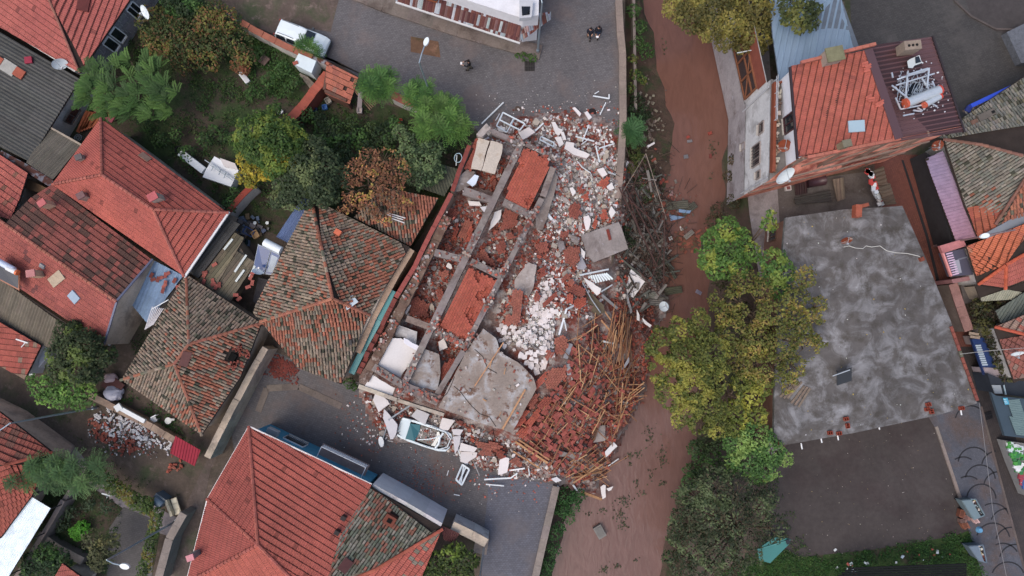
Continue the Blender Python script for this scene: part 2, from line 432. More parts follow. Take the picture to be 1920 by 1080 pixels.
def t_old(red=.3,base=(S(122,106,92),S(110,100,88),S(132,118,104)),reds=(S(142,92,74),S(130,84,68)),gs=.25,off=0):
    def f(x,y,r,i,j):
        v = r.random()+nz(x,y,gs,off+5)*.9
        c = r.choice(reds) if v < red else r.choice(base)
        if r.random() < .07: c = S(92,90,76)
        if r.random() < .05: c = S(60,60,50)
        return jit(tuple(q*1.1 for q in c),.12,r)
    return f

# ---------------------------------------------------------------- house builder
def PZ(l): return [W(*p) for p in l]
def wallbox(mb,P,z0,z1,col=(1,1,1),inset=.35,top=True):
    c = sum(P,Vector((0,0,0)))/len(P); Q = []
    for p in P:
        d = Vector((p.x-c.x,p.y-c.y,0)); L_ = d.length; Q.append(Vector((c.x,c.y,0))+d*((L_-inset*1.3)/L_))
    n = len(Q)
    for i in range(n):
        a,b = Q[i],Q[(i+1) % n]
        mb.face([Vector((a.x,a.y,z0)),Vector((b.x,b.y,z0)),Vector((b.x,b.y,z1)),Vector((a.x,a.y,z1))],col)
    if top: mb.face([Vector((a.x,a.y,z1-.02)) for a in Q],col)
    return Q
def house(name,label,faces,style,tint,ridges=(),wall=m_cream,eave=None,z0=0,capcol=None,pw=.24,pl=.34,holes=(),wallpoly=None,damage=0,inset=.35,wtint=(1,1,1),lift=.03,capr=.13,fascia=None,cat='house',down=None):
    """faces: list of [(px,py,z)...] or (points, style, tint); one thing > wall, roof (> ridge_caps)"""
    allp = []
    FF = []
    for f in faces:
        if isinstance(f,dict): FF.append((PZ(f['p']),f.get('s',style),f.get('t',tint),f.get('d',down)))
        else: FF.append((PZ(f),style,tint,down))
        allp += FF[-1][0]
    cx = sum(p.x for p in allp)/len(allp); cy = sum(p.y for p in allp)/len(allp)
    t = thing(name,label,cat,(cx,cy,z0))
    if wallpoly:
        mb = MB(); wallbox(mb,PZ(wallpoly),z0,PZ(wallpoly)[0].z,wtint,inset); part(mb,'wall',wall,t)
    dk = MB()
    for P,s_,ti,dn in FF: deck(dk,P,fascia or (1,1,1))
    roof = part(dk,'roof',m_deck if fascia is None else m_any,t)
    mb = MB()
    for P,s_,ti,dn in FF:
        w_,l_ = (pw,pl)
        if s_ == 'old': w_,l_ = .22,.33
        if s_ == 'new': w_,l_ = .30,.42
        if s_ == 'corr': w_,l_ = pw,max(pl,2.0)
        if s_ == 'rib': w_,l_ = pw,max(pl,3.0)
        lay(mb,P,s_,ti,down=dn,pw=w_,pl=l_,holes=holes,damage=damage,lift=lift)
    part(mb,'tiles' if style in ('old','new') else 'sheeting',{'old': m_old,'new': m_tile}.get(style,m_any),roof)
    if ridges:
        for a,b in ridges: mb = MB(); caps(mb,W(*a),W(*b),capcol or tint,r=capr); part(mb,'ridge_caps',m_tile,roof)
    return t
# ================================================================ GROUND, STREETS, CANAL
ST = [(-300,1110,1175,1350,1370),(0,1172,1210,1368,1376),(60,1172,1226,1368,1377),(110,1173,1230,1366,1380),(170,1175,1252,1366,1384),(215,1176,1262,1365,1388),
      (300,1174,1255,1360,1396),(400,1165,1232,1350,1408),(500,1148,1205,1335,1412),(600,1128,1190,1325,1415),(700,1104,1175,1312,1410),
      (800,1078,1150,1298,1380),(860,1062,1130,1295,1330),(900,1050,1112,1288,1318),(950,1040,1078,1276,1306),(1000,1028,1058,1262,1296),(1080,1010,1036,1244,1280),(1400,930,955,1170,1210)]
def lerp_st(y,k):
    for a,b in zip(ST,ST[1:]):
        if a[0] <= y <= b[0]:
            t = (y-a[0])/(b[0]-a[0]); return a[k]+(b[k]-a[k])*t
    return ST[-1][k]
WZ = -2.4
wl = [W(s[1],s[0],0) for s in ST]; el = [W(s[4],s[0],0) for s in ST]
g = MB()
far = 420
g.face([Vector((-far,far,0)),Vector((-far,-far,0)),Vector((wl[-1].x,-far,0))]+list(reversed(wl))+[Vector((wl[0].x,far,0))])
g.face([Vector((el[0].x,far,0))]+el+[Vector((el[-1].x,-far,0)),Vector((far,-far,0)),Vector((far,far,0))])
struct(g,'ground',m_dirt)
# canal bed and banks: lofted cross sections
g = MB(); rows = []
ys = sorted(set([s[0] for s in ST]+[y for y in range(0,1090,18)]))
for y in ys:
    w0 = W(lerp_st(y,1),y,0); w1 = W(lerp_st(y,2),y,WZ); e1 = W(lerp_st(y,3),y,WZ); e0 = W(lerp_st(y,4),y,0)
    yy = w0.y
    def at(x,z): return Vector((x,yy,z))
    r = [at(w0.x,0),at(w0.x+.12,-1.5)]
    for t in (.25,.5,.75): r.append(at(w0.x+.12+(w1.x-w0.x)*t,-1.5-(.9)*t+nz(yy,t*3,.6)*.22))
    r += [at(w1.x+nz(yy,2,.5)*.7,WZ+.01),at(w1.x+1.6,WZ-.5),at(e1.x-1.6,WZ-.5),at(e1.x+nz(yy,9,.5)*.6,WZ+.01)]
    dx = e0.x-e1.x
    for t in (.3,.6): r.append(at(e1.x+dx*t,WZ+2.0*t*t+nz(yy,5+t,.6)*.2))
    r += [at(e0.x-.25,-.5),at(e0.x,0)]
    rows.append(r)
rows = [[Vector((p.x,far,p.z)) for p in rows[0]]]+rows+[[Vector((p.x,-far,p.z)) for p in rows[-1]]]
for a,b in zip(rows,rows[1:]):
    for k in range(len(a)-1): g.face([a[k],a[k+1],b[k+1],b[k]])
o = struct(g,'canal_banks',m_mud)
g = MB()
L_ = [W(s_[1],s_[0],WZ) for s_ in ST]; R_ = [W(s_[4]-6,s_[0],WZ)+Vector((1.5,0,0)) for s_ in ST]
L_ = [Vector((L_[0].x,far,WZ))]+L_+[Vector((L_[-1].x,-far,WZ))]; R_ = [Vector((R_[0].x,far,WZ))]+R_+[Vector((R_[-1].x,-far,WZ))]
for k in range(len(L_)-1): g.face([L_[k],L_[k+1],R_[k+1],R_[k]])
struct(g,'water',m_water)

def sheet(name,pts,z,m,tint=(1,1,1)):
    g = MB(); g.face([W(x,y,z) for x,y in pts],tint); return struct(g,name,m)
sheet('street',[(380,-40),(1160,-200),(1160,0),(1160,100),(1163,230),(1160,330),(1120,420),(1000,400),(905,260),(880,225),(800,195),(720,178),(640,122),(540,92),(455,45),(385,5)],.012,m_road1)
sheet('dirt_track',[(385,5),(455,40),(540,88),(640,118),(700,150),(600,100),(560,50),(620,60),(640,-20),(380,-20)],.018,m_dirt,(1.2,1.18,1.25))
sheet('mud_patch',[(770,68),(822,78),(826,108),(770,97)],.03,m_dirt,(1.3,.95,.75))
sheet('lower_street',[(505,655),(640,712),(672,722),(745,750),(835,770),(970,818),(1060,850),(1060,905),(1045,915),(1012,1080),(960,1300),(880,1300),(905,1080),(915,1010),(835,985),(700,905),(560,830),(470,800),(440,850),(430,790)],.012,m_road2)
sheet('quay_road',[(918,890),(1040,908),(1004,1080),(950,1300),(880,1300),(903,1080),(905,1020)],.022,m_road3)
sheet('back_alley',[(505,655),(440,800),(395,880),(352,1080),(340,1300),(270,1300),(296,1080),(340,965),(375,890),(420,800),(480,690)],.016,m_dirt,(1.15,1.15,1.25))
sheet('concrete_walkway',[(-40,730),(140,838),(180,885),(320,965),(345,975),(330,1010),(300,1000),(160,905),(130,880),(-40,790)],.02,m_conc,(.85,.87,.98))
sheet('garden_soil',[(225,20),(290,-10),(390,0),(470,60),(610,130),(700,190),(880,235),(900,260),(840,370),(770,470),(590,380),(520,440),(430,410),(180,240),(150,160)],.014,m_garden)
sheet('yard_soil',[(40,980),(120,880),(180,890),(300,1000),(285,1080),(270,1200),(-60,1200),(-60,1050)],.014,m_garden)
sheet('yard_paving',[(232,950),(290,975),(285,1080),(200,1080),(205,990)],.022,m_square,(1.3,1.3,1.35))
sheet('square',[(1590,-100),(2300,-300),(2300,160),(1920,170),(1815,215),(1790,250),(1700,280),(1600,150)],.012,m_square)
sheet('asphalt_street',[(1790,-60),(2300,-300),(2300,60),(1915,68),(1870,60),(1822,32)],.02,m_lot,(.9,.92,.95))
sheet('parking_lot',[(1475,835),(1740,760),(1760,800),(1800,940),(1835,1005),(1780,1022),(1500,1060),(1440,1000),(1440,880)],.012,m_lot,(.82,.8,.8))
sheet('lawn',[(1440,1015),(1500,1045),(1640,1030),(1790,1005),(1815,995),(1850,1080),(1900,1250),(1280,1250),(1400,1060)],.016,m_grass)
sheet('alley',[(1640,290),(1720,290),(1770,430),(1800,570),(1850,700),(1880,760),(1780,765),(1640,420)],.012,m_alley)
sheet('alley_paving',[(1750,650),(1850,650),(1930,900),(2000,1080),(2060,1300),(1960,1300),(1895,1080),(1840,860),(1800,760)],.018,m_alley2)
sheet('pavement',[(1730,765),(1800,745),(1838,755),(1875,900),(1925,1080),(1980,1300),(1900,1300),(1842,1080),(1797,930),(1752,800)],.10,m_cobble)
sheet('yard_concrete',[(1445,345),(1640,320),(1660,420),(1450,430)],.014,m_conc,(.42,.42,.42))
sheet('canal_walkway',[(1376,60),(1440,60),(1460,390),(1470,560),(1462,840),(1440,860),(1430,560),(1405,400),(1396,300),(1388,215),(1380,110)],.03,m_conc,(1.0,1.03,1.1))
sheet('storm_gutter',[(1690,300),(1694,300),(1740,440),(1790,640),(1800,690),(1795,690),(1736,445)],.03,m_cobdark)
# kerbs: real 12 cm steps
def kerb(name,pts,w,h,label,cat='kerb',m=m_kerb,z=0,tint=(1,1,1)):
    g = MB(); P = [W(x,y,z+h) for x,y in pts]
    for a,b in zip(P,P[1:]):
        a2 = a-Vector((0,0,h/2)); b2 = b-Vector((0,0,h/2)); n = max(1,int((b-a).length/1.2))
        for i in range(n):
            g.bar(a2+(b2-a2)*(i/n)+(b2-a2).normalized()*.008,a2+(b2-a2)*((i+1)/n),w,h,jit(tint,.08))
    return tag(g.build(name,m),label,cat)
kerb('kerb',[(1756,800),(1798,925),(1812,960)],.22,.14,'pale kerb stones between the parking lot and the scalloped cobble pavement')
kerb('kerb',[(500,728),(560,725),(640,762)],.5,.05,'pale concrete strip laid across the lower street beside the broken bricks','kerb',tint=(.72,.7,.68))
kerb('kerb',[(484,772),(500,728)],.5,.05,'short end of the pale concrete strip at the alley corner',tint=(.72,.7,.68))
kerb('kerb',[(1840,762),(1876,900),(1926,1085)],.16,.13,'dark kerb between the cobble pavement and the alley paving',tint=(.5,.48,.5))
kerb('kerb',[(1790,0),(1822,30),(1868,54),(1912,55)],.14,.13,'curved dark kerb at the corner of the paved square',tint=(.45,.45,.47))
# scalloped dark arcs of setts in the pavement
for k,(x,y,rr,a0,a1) in enumerate([(1820,790,28,15,168),(1826,868,28,30,175),(1870,875,28,95,170),(1806,884,26,55,125),(1838,900,27,5,170),(1872,912,26,90,170),(1815,920,26,50,120),
      (1840,935,26,0,170),(1862,975,30,20,120),(1888,985,30,80,160),(1862,1012,30,10,165),(1896,1018,28,80,165),(1880,1050,30,30,115),(1905,1052,30,85,165),(1890,1085,30,20,160)]):
    g = MB(); n = 12; w = 2.6
    A = [W(x+(rr+w)*math.cos(rad(a0+(a1-a0)*i/n)),y-(rr+w)*math.sin(rad(a0+(a1-a0)*i/n)),.106) for i in range(n+1)]
    B = [W(x+rr*math.cos(rad(a0+(a1-a0)*i/n)),y-rr*math.sin(rad(a0+(a1-a0)*i/n)),.106) for i in range(n+1)]
    for i in range(n): g.face([B[i],A[i],A[i+1],B[i+1]])
    struct(g,'pavement_marking',m_cobdark)
# manhole covers, drain grate
def drain(px,py,w,label,col,ang=0,name='drain_grate'):
    g = MB(); c = W(px,py,.04); g.box(c,(w,w,.03),rad(ang),tuple(x*.3 for x in col)); t = thing(name,label,'drain',(c.x,c.y,.02))
    part(g,'pit',m_any,t); g = MB()
    for i in range(6):
        a = -w/2+w*(i+.5)/6; m_ = Matrix.Rotation(rad(ang),3,'Z')
        g.box(c+m_@Vector((a,0,.03)),(w/14,w,.02),rad(ang),col)
    g.box(c+Matrix.Rotation(rad(ang),3,'Z')@Vector((0,0,.03)),(w,w/12,.024),rad(ang),col)
    part(g,'bars',m_metal,t); return t
drain(993,124,.8,'square iron storm drain grate in the street by the pole',S(70,66,64))
drain(1853,779,.6,'small dark drain grate under the flat roof corner',S(60,60,64),15)
drain(1871,1025,.95,'large dark square hatch set in the cobble pavement',S(72,64,66),10,'manhole')
drain(1904,70,.5,'small drain at the kerb of the upper right street',S(70,70,74),15)
g = MB(); c = W(1110,211,.03); g.tube([c,c+Vector((0,0,.03))],.34,20,S(52,44,42)); tag(g.build('manhole_cover',m_metal),'round dark manhole cover beside the fallen white blocks','manhole')
g = MB(); g.tube([W(971,205,.02),W(971,205,.05)],.26,20,S(60,50,46)); tag(g.build('manhole_cover',m_metal),'brownish manhole cover at the edge of the northern rubble','manhole')

# quay walls of the canal: wall > cap
def wallrun(name,pts,w,h,z0,label,m,capm=None,capw=0,tint=(1,1,1),captint=(1,1,1),cat='wall',jag=0,seg=1.0,capth=.08):
    P = [W(x,y,z0+h) for x,y in pts]; base = P[0]
    t = thing(name,label,cat,(P[0].x,P[0].y,z0)); g = MB(); c = MB()
    for a,b in zip(P,P[1:]):
        n = max(1,int((b-a).length/seg)); dz = Vector((0,0,1))
        for i in range(n):
            p = a+(b-a)*(i/n); q = a+(b-a)*((i+1)/n); hh = h*(1-jag*R.random())
            g.bar(p-dz*(h-hh/2),q-dz*(h-hh/2),w,hh,jit(tint,.07))
            if capw: c.bar(p+dz*(capth/2+hh-h)+(q-p)*.01,q+dz*(capth/2+hh-h),capw,capth,jit(captint,.08))
    part(g,'wall_body',m,t)
    if capw: part(c,'coping',capm or m,t)
    return t
wallrun('quay_wall',[(1160,0),(1163,60),(1167,100),(1168,230),(1164,300),(1158,372)],.5,.45,0,'long grey concrete quay wall between the street and the canal',m_kerb,m_kerb,.56,(1,1,1),(1.08,1.02,.98))
wallrun('quay_wall',[(1043,912),(1020,1010),(1003,1085),(990,1140)],.5,.4,0,'concrete quay wall beside the lower street end, south of the rubble',m_kerb,m_kerb,.54)
wallrun('terrace_wall',[(1188,-20),(1190,90),(1192,205)],.22,.9,-1.7,'thin old concrete wall lower down the weedy canal bank',m_kerb)
# ================================================================ HOUSES
def dark_corr(c=S(66,66,64),a=.16,streak=.25):
    def f(x,y,r,i,j):
        k = 1+streak*nz(i*.7,j*.3,1.0,4)+.5*nz(x,y,.4,2)*streak
        return jit(tuple(q*k for q in c),a*.4,r)
    return f
def box_px(mb,px,py,z,size,ang,col,tilt=0):
    mb.box(W(px,py,z+size[2]/2),size,rad(ang),col)

def window_on(parent,a,b,t0,t1,z0,z1,frame=S(220,220,220),out=.03,mull=1,glass=True,bars=0):
    """window with frame, pane and mullions on the wall line a-b (ground xy), outward side to the right of a->b"""
    a = Vector((a.x,a.y,0)); b = Vector((b.x,b.y,0)); d = (b-a); n = Vector((d.y,-d.x,0)).normalized(); dn = d.normalized()
    p = a+d*t0; q = a+d*t1; z = Vector((0,0,1))
    g = MB(); w = .09
    P = p+n*out; Q = q+n*out
    g.bar(P+z*z0,Q+z*z0,.10,w,frame); g.bar(P+z*z1,Q+z*z1,.10,w,frame)
    g.bar(P+z*(z0+.05),P+z*(z1-.05),w,.10,frame,up=n); g.bar(Q+z*(z0+.05),Q+z*(z1-.05),w,.10,frame,up=n)
    for i in range(mull):
        m_ = P+(Q-P)*((i+1)/(mull+1)); g.bar(m_+z*(z0+.05),m_+z*(z1-.05),w*.7,.07,frame,up=n)
    for i in range(bars):
        m_ = P+(Q-P)*((i+.5)/bars)+n*.08; g.bar(m_+z*z0,m_+z*z1,.03,.03,S(60,62,66),up=n)
    f = part(g,'window',m_paint,parent)
    g = MB(); g.face([P+z*z0-n*.015,Q+z*z0-n*.015,Q+z*z1-n*.015,P+z*z1-n*.015]); part(g,'pane',m_glass,f)
    g = MB(); g.bar(p+n*.09+z*(z0-.07),q+n*.09+z*(z0-.07),.2,.06,S(170,166,160)); part(g,'sill',m_any,f)
    return f

# ---- A: red hip roof, top left
E = 3.3; T = 5.4
hA = house('house','plain red hip-roofed house at the top left with grey stone-patterned side wall',[
    {'p': [(-260,-98,E),(150,137,E),(93,0,T-.6),(20,-170,T)]},
    {'p': [(150,137,E),(330,-125,E),(20,-170,T),(93,0,T-.6)]}],'new',t_new(S(170,88,82),S(160,80,76),.01),
    ridges=[((150,137,E),(93,0,T-.6)),((93,0,T-.6),(20,-170,T))],capcol=S(138,92,80),capr=.09,lift=.015)
wa,wb = W(150,137,3.2)-Vector((.45,-.1,0)),W(322,-113,3.2)-Vector((.5,0,0))
g = MB(); g.prism([Vector((p.x,p.y,3.15)) for p in (wa,wb,W(-20,-170,3.15),W(-250,-105,3.15))],3.15,(1,1,1)); part(g,'wall',m_plastd,hA,'white wall')
# stone cladding joints on the side wall
g = MB(); dd = Vector((wb.x-wa.x,wb.y-wa.y,0)); LL = dd.length; dd.normalize(); nn = Vector((dd.y,-dd.x,0)); a0 = Vector((wa.x,wa.y,0))
for j in range(7):
    u = .25+(j % 2)*.35
    while u < LL-.9:
        w = R.uniform(.5,.85)
        g.box(a0+dd*(u+w/2)+nn*.02+Vector((0,0,.3+j*.4)),(w-.05,.05,.35),math.atan2(dd.y,dd.x),jit(S(132,130,134),.1)); u += w
part(g,'stone_cladding',m_any,hA,'grey stone cladding with white joints')
for t0,t1,mu in ((.24,.30,0),(.315,.375,0),(.50,.57,1)): window_on(hA,wa,wb,t0,t1,.9,2.5,S(225,228,230),.09,mu)
def on_roof(px,py,P,up=0):
    o,c,d,n = frame_of(PZ(P)); cp = cam.location; r = (W(px,py,0)-cp).normalized()
    k = (o-cp).dot(n)/r.dot(n); return cp+r*k+n*up,c,d,n
def roofbox(parent,name,px,py,P,size,col,m=m_any,up=0,yaw=0,label=None):
    p,c,d,n = on_roof(px,py,P); mtx = Matrix((c,-d,n)).transposed()@Matrix.Rotation(rad(yaw),3,'Z')
    g = MB(); g.box(p+n*(size[2]/2+up),size,col=col,m=mtx)
    return part(g,name,m,parent,label)
EA = [(150,137,E),(330,-125,E),(20,-170,T),(93,0,T-.6)]
roofbox(hA,'roof_hatch',158,8,EA,(1.1,.8,.22),S(92,44,42),m_any,yaw=-10,label='dark red roof hatch')

# ---- B: dark corrugated shed, left
hB = house('shed','long low shed under dark grey corrugated sheets beside the top left house',[
    {'p': [(-120,-10,3.3),(150,148,2.9),(55,303,2.7),(-120,215,3.0)]}],'corr',dark_corr(S(74,74,72)),pw=.26,pl=2.2,lift=.07,wall=m_plastd,
    wallpoly=[(-120,-10,2.5),(150,148,2.5),(55,303,2.5),(-120,215,2.5)],down=(.87,-.5,0),inset=.1)
SB = [(-120,-10,3.3),(150,148,2.9),(55,303,2.7),(-120,215,3.0)]
roofbox(hB,'patch_panel',17,127,SB,(1.25,.9,.05),S(156,154,148),yaw=60,up=.08,label='pale flat sheet patching the roof')
roofbox(hB,'patch_tiles',38,138,SB,(.8,.7,.1),S(152,80,62),yaw=60,up=.08,label='orange tiles patching the roof')
roofbox(hB,'patch_tiles',0,116,SB,(.5,.7,.1),S(152,80,62),yaw=60,up=.08)
roofbox(hB,'plastic_tub',56,114,SB,(.55,.5,.14),S(136,44,62),yaw=20,up=.08,label='crimson plastic lid')
w1,w2 = W(147,158,2.7)-Vector((.15,.1,0)),W(92,240,2.7)-Vector((.15,.1,0))
window_on(hB,w2,w1,.28,.62,1.0,1.9,S(70,72,74),.14,1)
g = MB(); w3 = w2+(w1-w2)*.75; dd = (w1-w2).normalized()
for i in range(14):
    p = Vector((w3.x,w3.y,1.1))+dd*R.uniform(-.25,.3)+Vector((.14,-.09,R.uniform(-.1,.7))); q = p+dd*R.uniform(-.2,.2)+Vector((0,0,R.uniform(-.3,.3)))
    g.bar(p,q,.025,.04,S(70,90,110))
part(g,'scribble',m_any,hB,'blue and black scribble painted on the white wall')
# ---- small lower corrugated roof
hC = house('lean_to','small weathered grey-brown corrugated lean-to between dark shed and red roof',[[(92,236,2.6),(153,272,2.5),(98,338,2.9),(50,305,2.9)]],'corr',dark_corr(S(92,88,80)),pw=.22,pl=2.0,lift=.06,
    wallpoly=[(92,238,2.2),(153,272,2.2),(98,336,2.2),(52,305,2.2)],down=(.62,.78,0),inset=.1)
g = MB(); g.bar(W(91,237,2.62),W(153,272,2.58),.14,.16,S(150,138,124)); part(g,'fascia_board',m_any,hC)
# ---- ridge flashing wall
wallrun('parapet_wall',[(0,288),(50,315),(98,345)],.4,2.9,0,'dark metal-capped parapet wall running below the dark shed',m_kerb,m_rust,.55,tint=(.6,.55,.5),captint=(.55,.55,.58))

# ---- D: big red hip roof
E,T = 3.5,5.6
D = dict(N=(190,222,E),Ee=(427,399,E),S_=(345,517,E),Wc=(99,346,E),r1=(192,328,T),r2=(288,393,T))
hD = house('house','bright red hip-roofed house with a white gutter and two small chimneys',[
    [D['Wc'],D['N'],D['r1']],[D['N'],D['Ee'],D['r2'],D['r1']],[D['Ee'],D['S_'],D['r2']],[D['S_'],D['Wc'],D['r1'],D['r2']]],'new',t_new(S(172,84,74),S(152,74,68),.03),
    ridges=[(D['N'],D['r1']),(D['Wc'],D['r1']),(D['r1'],D['r2']),(D['r2'],D['Ee']),(D['r2'],D['S_'])],capcol=S(150,88,78),wallpoly=[D['N'],D['Ee'],D['S_'],D['Wc']],capr=.12)
g = MB(); g.bar(W(430,397,3.5),W(346,520,3.5),.16,.14,S(205,206,208)); part(g,'gutter',m_paint,hD)
def chimney(parent,px,py,P,w=.5,h=.8,col=S(168,150,140),top=S(150,96,92),ang=0,name='chimney',label=None,up=0):
    p,c,d,n = on_roof(px,py,P); g = MB(); g.box(p+Vector((0,0,h/2-.1)),(w,w*.8,h+.2),rad(ang),col); k = part(g,name,m_any,parent,label)
    g = MB(); g.box(p+Vector((0,0,h+.05)),(w*1.15,w*.95,.1),rad(ang),top); part(g,'chimney_cap',m_any,k); return k
FN = [D['N'],D['Ee'],D['r2'],D['r1']]; FS = [D['S_'],D['Wc'],D['r1'],D['r2']]
chimney(hD,300,374,FN,.6,1.0,S(176,160,148),S(170,90,92),30)
chimney(hD,163,370,FS,.5,.7,S(150,130,120),S(112,84,84),30)
chimney(hD,156,298,[D['Wc'],D['N'],D['r1']],.45,.5,S(150,140,130),S(96,88,88),20)
roofbox(hD,'roof_vent',272,296,FN,(.85,.45,.1),S(128,104,92),yaw=0,up=.04)

# ---- E: dark patchy red roof with ridge, gable wall on the right
E,T = 3.3,4.9
hE = house('house','house with darkly mottled brick-red tile roof and long central ridge on the left',[
    {'p': [(99,346,E+.2),(286,487,E),(219,565,T),(10,420,T),(60,370,E+.6)],'t': t_patch(S(140,74,68),S(118,66,60),S(88,60,54),1.3,-.12)},
    {'p': [(10,420,T),(219,565,T),(196,646,E),(-90,455,E),(-120,330,T)],'t': t_patch(S(150,76,70),S(140,70,66),S(104,56,56),.9,.35)}],'new',t_new(),
    ridges=[((10,420,T),(219,565,T)),((-120,330,T),(10,420,T))],capcol=S(146,92,78),wall=m_cream,
    wallpoly=[(99,348,3.0),(286,489,3.0),(196,644,3.0),(-90,455,3.0)],inset=.12,capr=.12)
g = MB(); a,b,c_ = W(286,488,E-.05),W(196,646,E-.05),W(220,566,T-.08)
g.face([Vector((a.x,a.y,0)),a,c_,b,Vector((b.x,b.y,0))],(1.1,1.05,1)); part(g,'gable_wall',m_cream,hE,'cream plastered gable')
g = MB(); g.bar(W(290,489,2.5),W(204,648,2.4),.13,.12,S(210,212,214)); part(g,'gutter',m_paint,hE)
g = MB(); g.bar(W(286,486,E+.05),W(219,564,T+.08),.14,.1,S(96,100,120)); g.bar(W(219,566,T+.08),W(195,646,E+.05),.14,.1,S(96,100,120)); part(g,'verge_flashing',m_paint,hE)
EU = [(99,346,E+.2),(286,487,E),(219,565,T),(10,420,T)]; EL = [(10,420,T),(219,565,T),(196,646,E),(-90,455,E)]
chimney(hE,98,386,EU,.5,1.1,S(188,160,134),S(172,96,96),35)
chimney(hE,78,515,EL,.55,1.1,S(182,158,132),S(176,120,118),10)
roofbox(hE,'pale_panel',108,522,EL,(.75,1.4,.08),S(166,150,130),up=.06,yaw=25,label='pale weathered panel lying on the tiles')
roofbox(hE,'skylight',141,556,EL,(.8,.75,.12),S(140,158,176),up=.05,yaw=18,m=m_paint,label='pale blue metal skylight')
roofbox(hE,'roof_vent',82,498,EL,(.4,.3,.15),S(150,150,150),up=.05)
# ---- F: far-left red roof above, beige corrugated below, small red roof lower left
hF = house('house','small red-tiled roof at the left edge above the mottled roof',[
    [(-90,250,3.2),(2,291,3.2),(53,325,3.2),(38,372,3.6),(20,412,4.0),(-80,380,4.6)]],'new',t_patch(S(172,88,80),S(160,80,76),S(130,84,70),1.0,.3),wallpoly=[(-90,250,2.9),(2,291,2.9),(53,325,2.9),(20,412,2.9),(-80,380,2.9)])
g = MB(); g.prism(PZ([(52,335,2.2),(92,355,2.2),(74,362,2.2),(46,352,2.2)]),.15,S(112,88,66)); tag(g.build('wooden_board',m_wood),'brown board bridging the gap beside the parapet wall at left','board')
for k,(a_,b_) in enumerate([((34,372),(44,367)),((30,390),(38,383))]):
    g = MB(); g.bar(W(*a_,2.4),W(*b_,2.4),.12,.08,S(190,200,204)); tag(g.build('metal_strip',m_paint),'thin white strip, %s of two in the dark gap by the left red roof' % ('upper','lower')[k],'strip')
hG = house('lean_to','beige corrugated roof strip below the mottled red roof at left',[[(-60,478,2.9),(0,522,2.9),(125,606,2.9),(100,660,2.4),(0,598,2.4),(-60,562,2.4)]],'corr',dark_corr(S(104,96,84)),pw=.24,pl=2.5,lift=.07,
    wallpoly=[(-60,480,2.2),(125,608,2.2),(100,658,2.2),(-60,560,2.2)],down=(-.4,-.9,0),inset=.1)
hH = house('shed','small shed with lichen-spotted red tiles at the left edge',[[(-60,570,3.0),(78,648,2.7),(47,711,2.4),(-60,655,2.6)]],'new',t_patch(S(160,78,68),S(146,72,64),S(132,106,92),1.8,.35),wall=m_plast,
    wallpoly=[(-60,572,2.2),(78,648,2.2),(47,709,2.2),(-60,655,2.2)],inset=.25)
g = MB(); g.prism(PZ([(76,652,1.2),(90,640,1.2),(92,668,1.2),(72,690,1.2)]),1.1,(1,1.02,1.08)); part(g,'side_wall',m_plast,hH)
for k,(x,y,a_) in enumerate([(59,697,20),(60,702,5)]):
    g = MB(); g.tube([W(x-3,y,.5),W(x+4,y-1,.5)],.16,10,S(214,222,218)); tag(g.build('gas_bottle',m_paint,smooth=True),'white gas bottle lying by the small red shed, %s one' % ('upper','lower')[k],'gas bottle')
# ---- blue lean-to
lb = [(288,488,2.9),(344,517,2.9),(276,606,2.5),(247,571,2.5)]
hI = house('lean_to','blue-grey corrugated metal lean-to between two roofs with fallen tiles on it',[lb],'corr',dark_corr(S(116,138,164),.1,.15),pw=.3,pl=2.6,lift=.05,
    wallpoly=[(288,489,2.3),(344,517,2.3),(276,604,2.3),(248,571,2.3)],down=(-.4,-.9,0),inset=.15,wall=m_plastd)
# ---- old tiled houses
oldR = t_old(.1); oldM = t_old(.42,off=3)
E,T = 3.2,5.3
J = dict(N=(350,514,E),E_=(491,606,E),SE=(452,706,E),S_=(379,815,E),Wc=(229,712,E),a=(355,645,T),b=(328,682,T))
hJ = house('house','old hip-roofed house of weathered grey and orange barrel tiles with a hole by the chimney',[
    {'p': [J['Wc'],J['N'],J['a'],J['b']],'t': t_old(.04)},{'p': [J['N'],J['E_'],J['a']],'t': t_old(-.02)},
    {'p': [J['a'],J['E_'],J['SE'],J['S_'],J['b']],'t': t_old(.4)},{'p': [J['S_'],J['Wc'],J['b']],'t': t_old(.12)}],'old',oldR,
    ridges=[(J['N'],J['a']),(J['a'],J['E_']),(J['a'],J['b']),(J['b'],J['Wc']),(J['b'],J['S_'])],capcol=t_old(.75),wallpoly=[J['N'],J['E_'],J['SE'],J['S_'],J['Wc']],
    holes=[(W(434,668,4).x,W(434,668,4).y,.55)],capr=.12)
JS = [J['a'],J['E_'],J['S_'],J['b']]
g = MB(); p = on_roof(434,668,JS)[0]; g.box(p+Vector((0,0,.0)),(.75,.6,.25),rad(-30),S(34,28,26)); part(g,'hole',m_black,hJ)
g = MB()
for i in range(60):
    a_ = R.uniform(0,6.28); r_ = R.uniform(.45,1.1); q = p+Vector((math.cos(a_)*r_*1.2,math.sin(a_)*r_,.12)); g.box(q,(.22,.14,.05),R.uniform(0,3),jit(S(118,62,52),.2))
part(g,'broken_tiles',m_red,hJ)['kind'] = 'stuff'
roofbox(hJ,'roof_patch',347,672,JS,(1.1,.6,.1),S(104,70,66),up=.1,yaw=-10,label='dull maroon sheet on the ridge')
roofbox(hJ,'roof_patch',440,700,JS,(.8,.45,.1),S(84,60,62),up=.1,yaw=20)
wallrun('garden_wall',[(497,652),(470,700),(430,775),(388,858)],.5,2.2,0,'thick cream plastered wall with rough top right of the older tiled house',m_cream,m_cream,.5,(.9,.88,.85),(1.,.96,.92),capth=.06,jag=.05)
E,T = 3.4,5.8
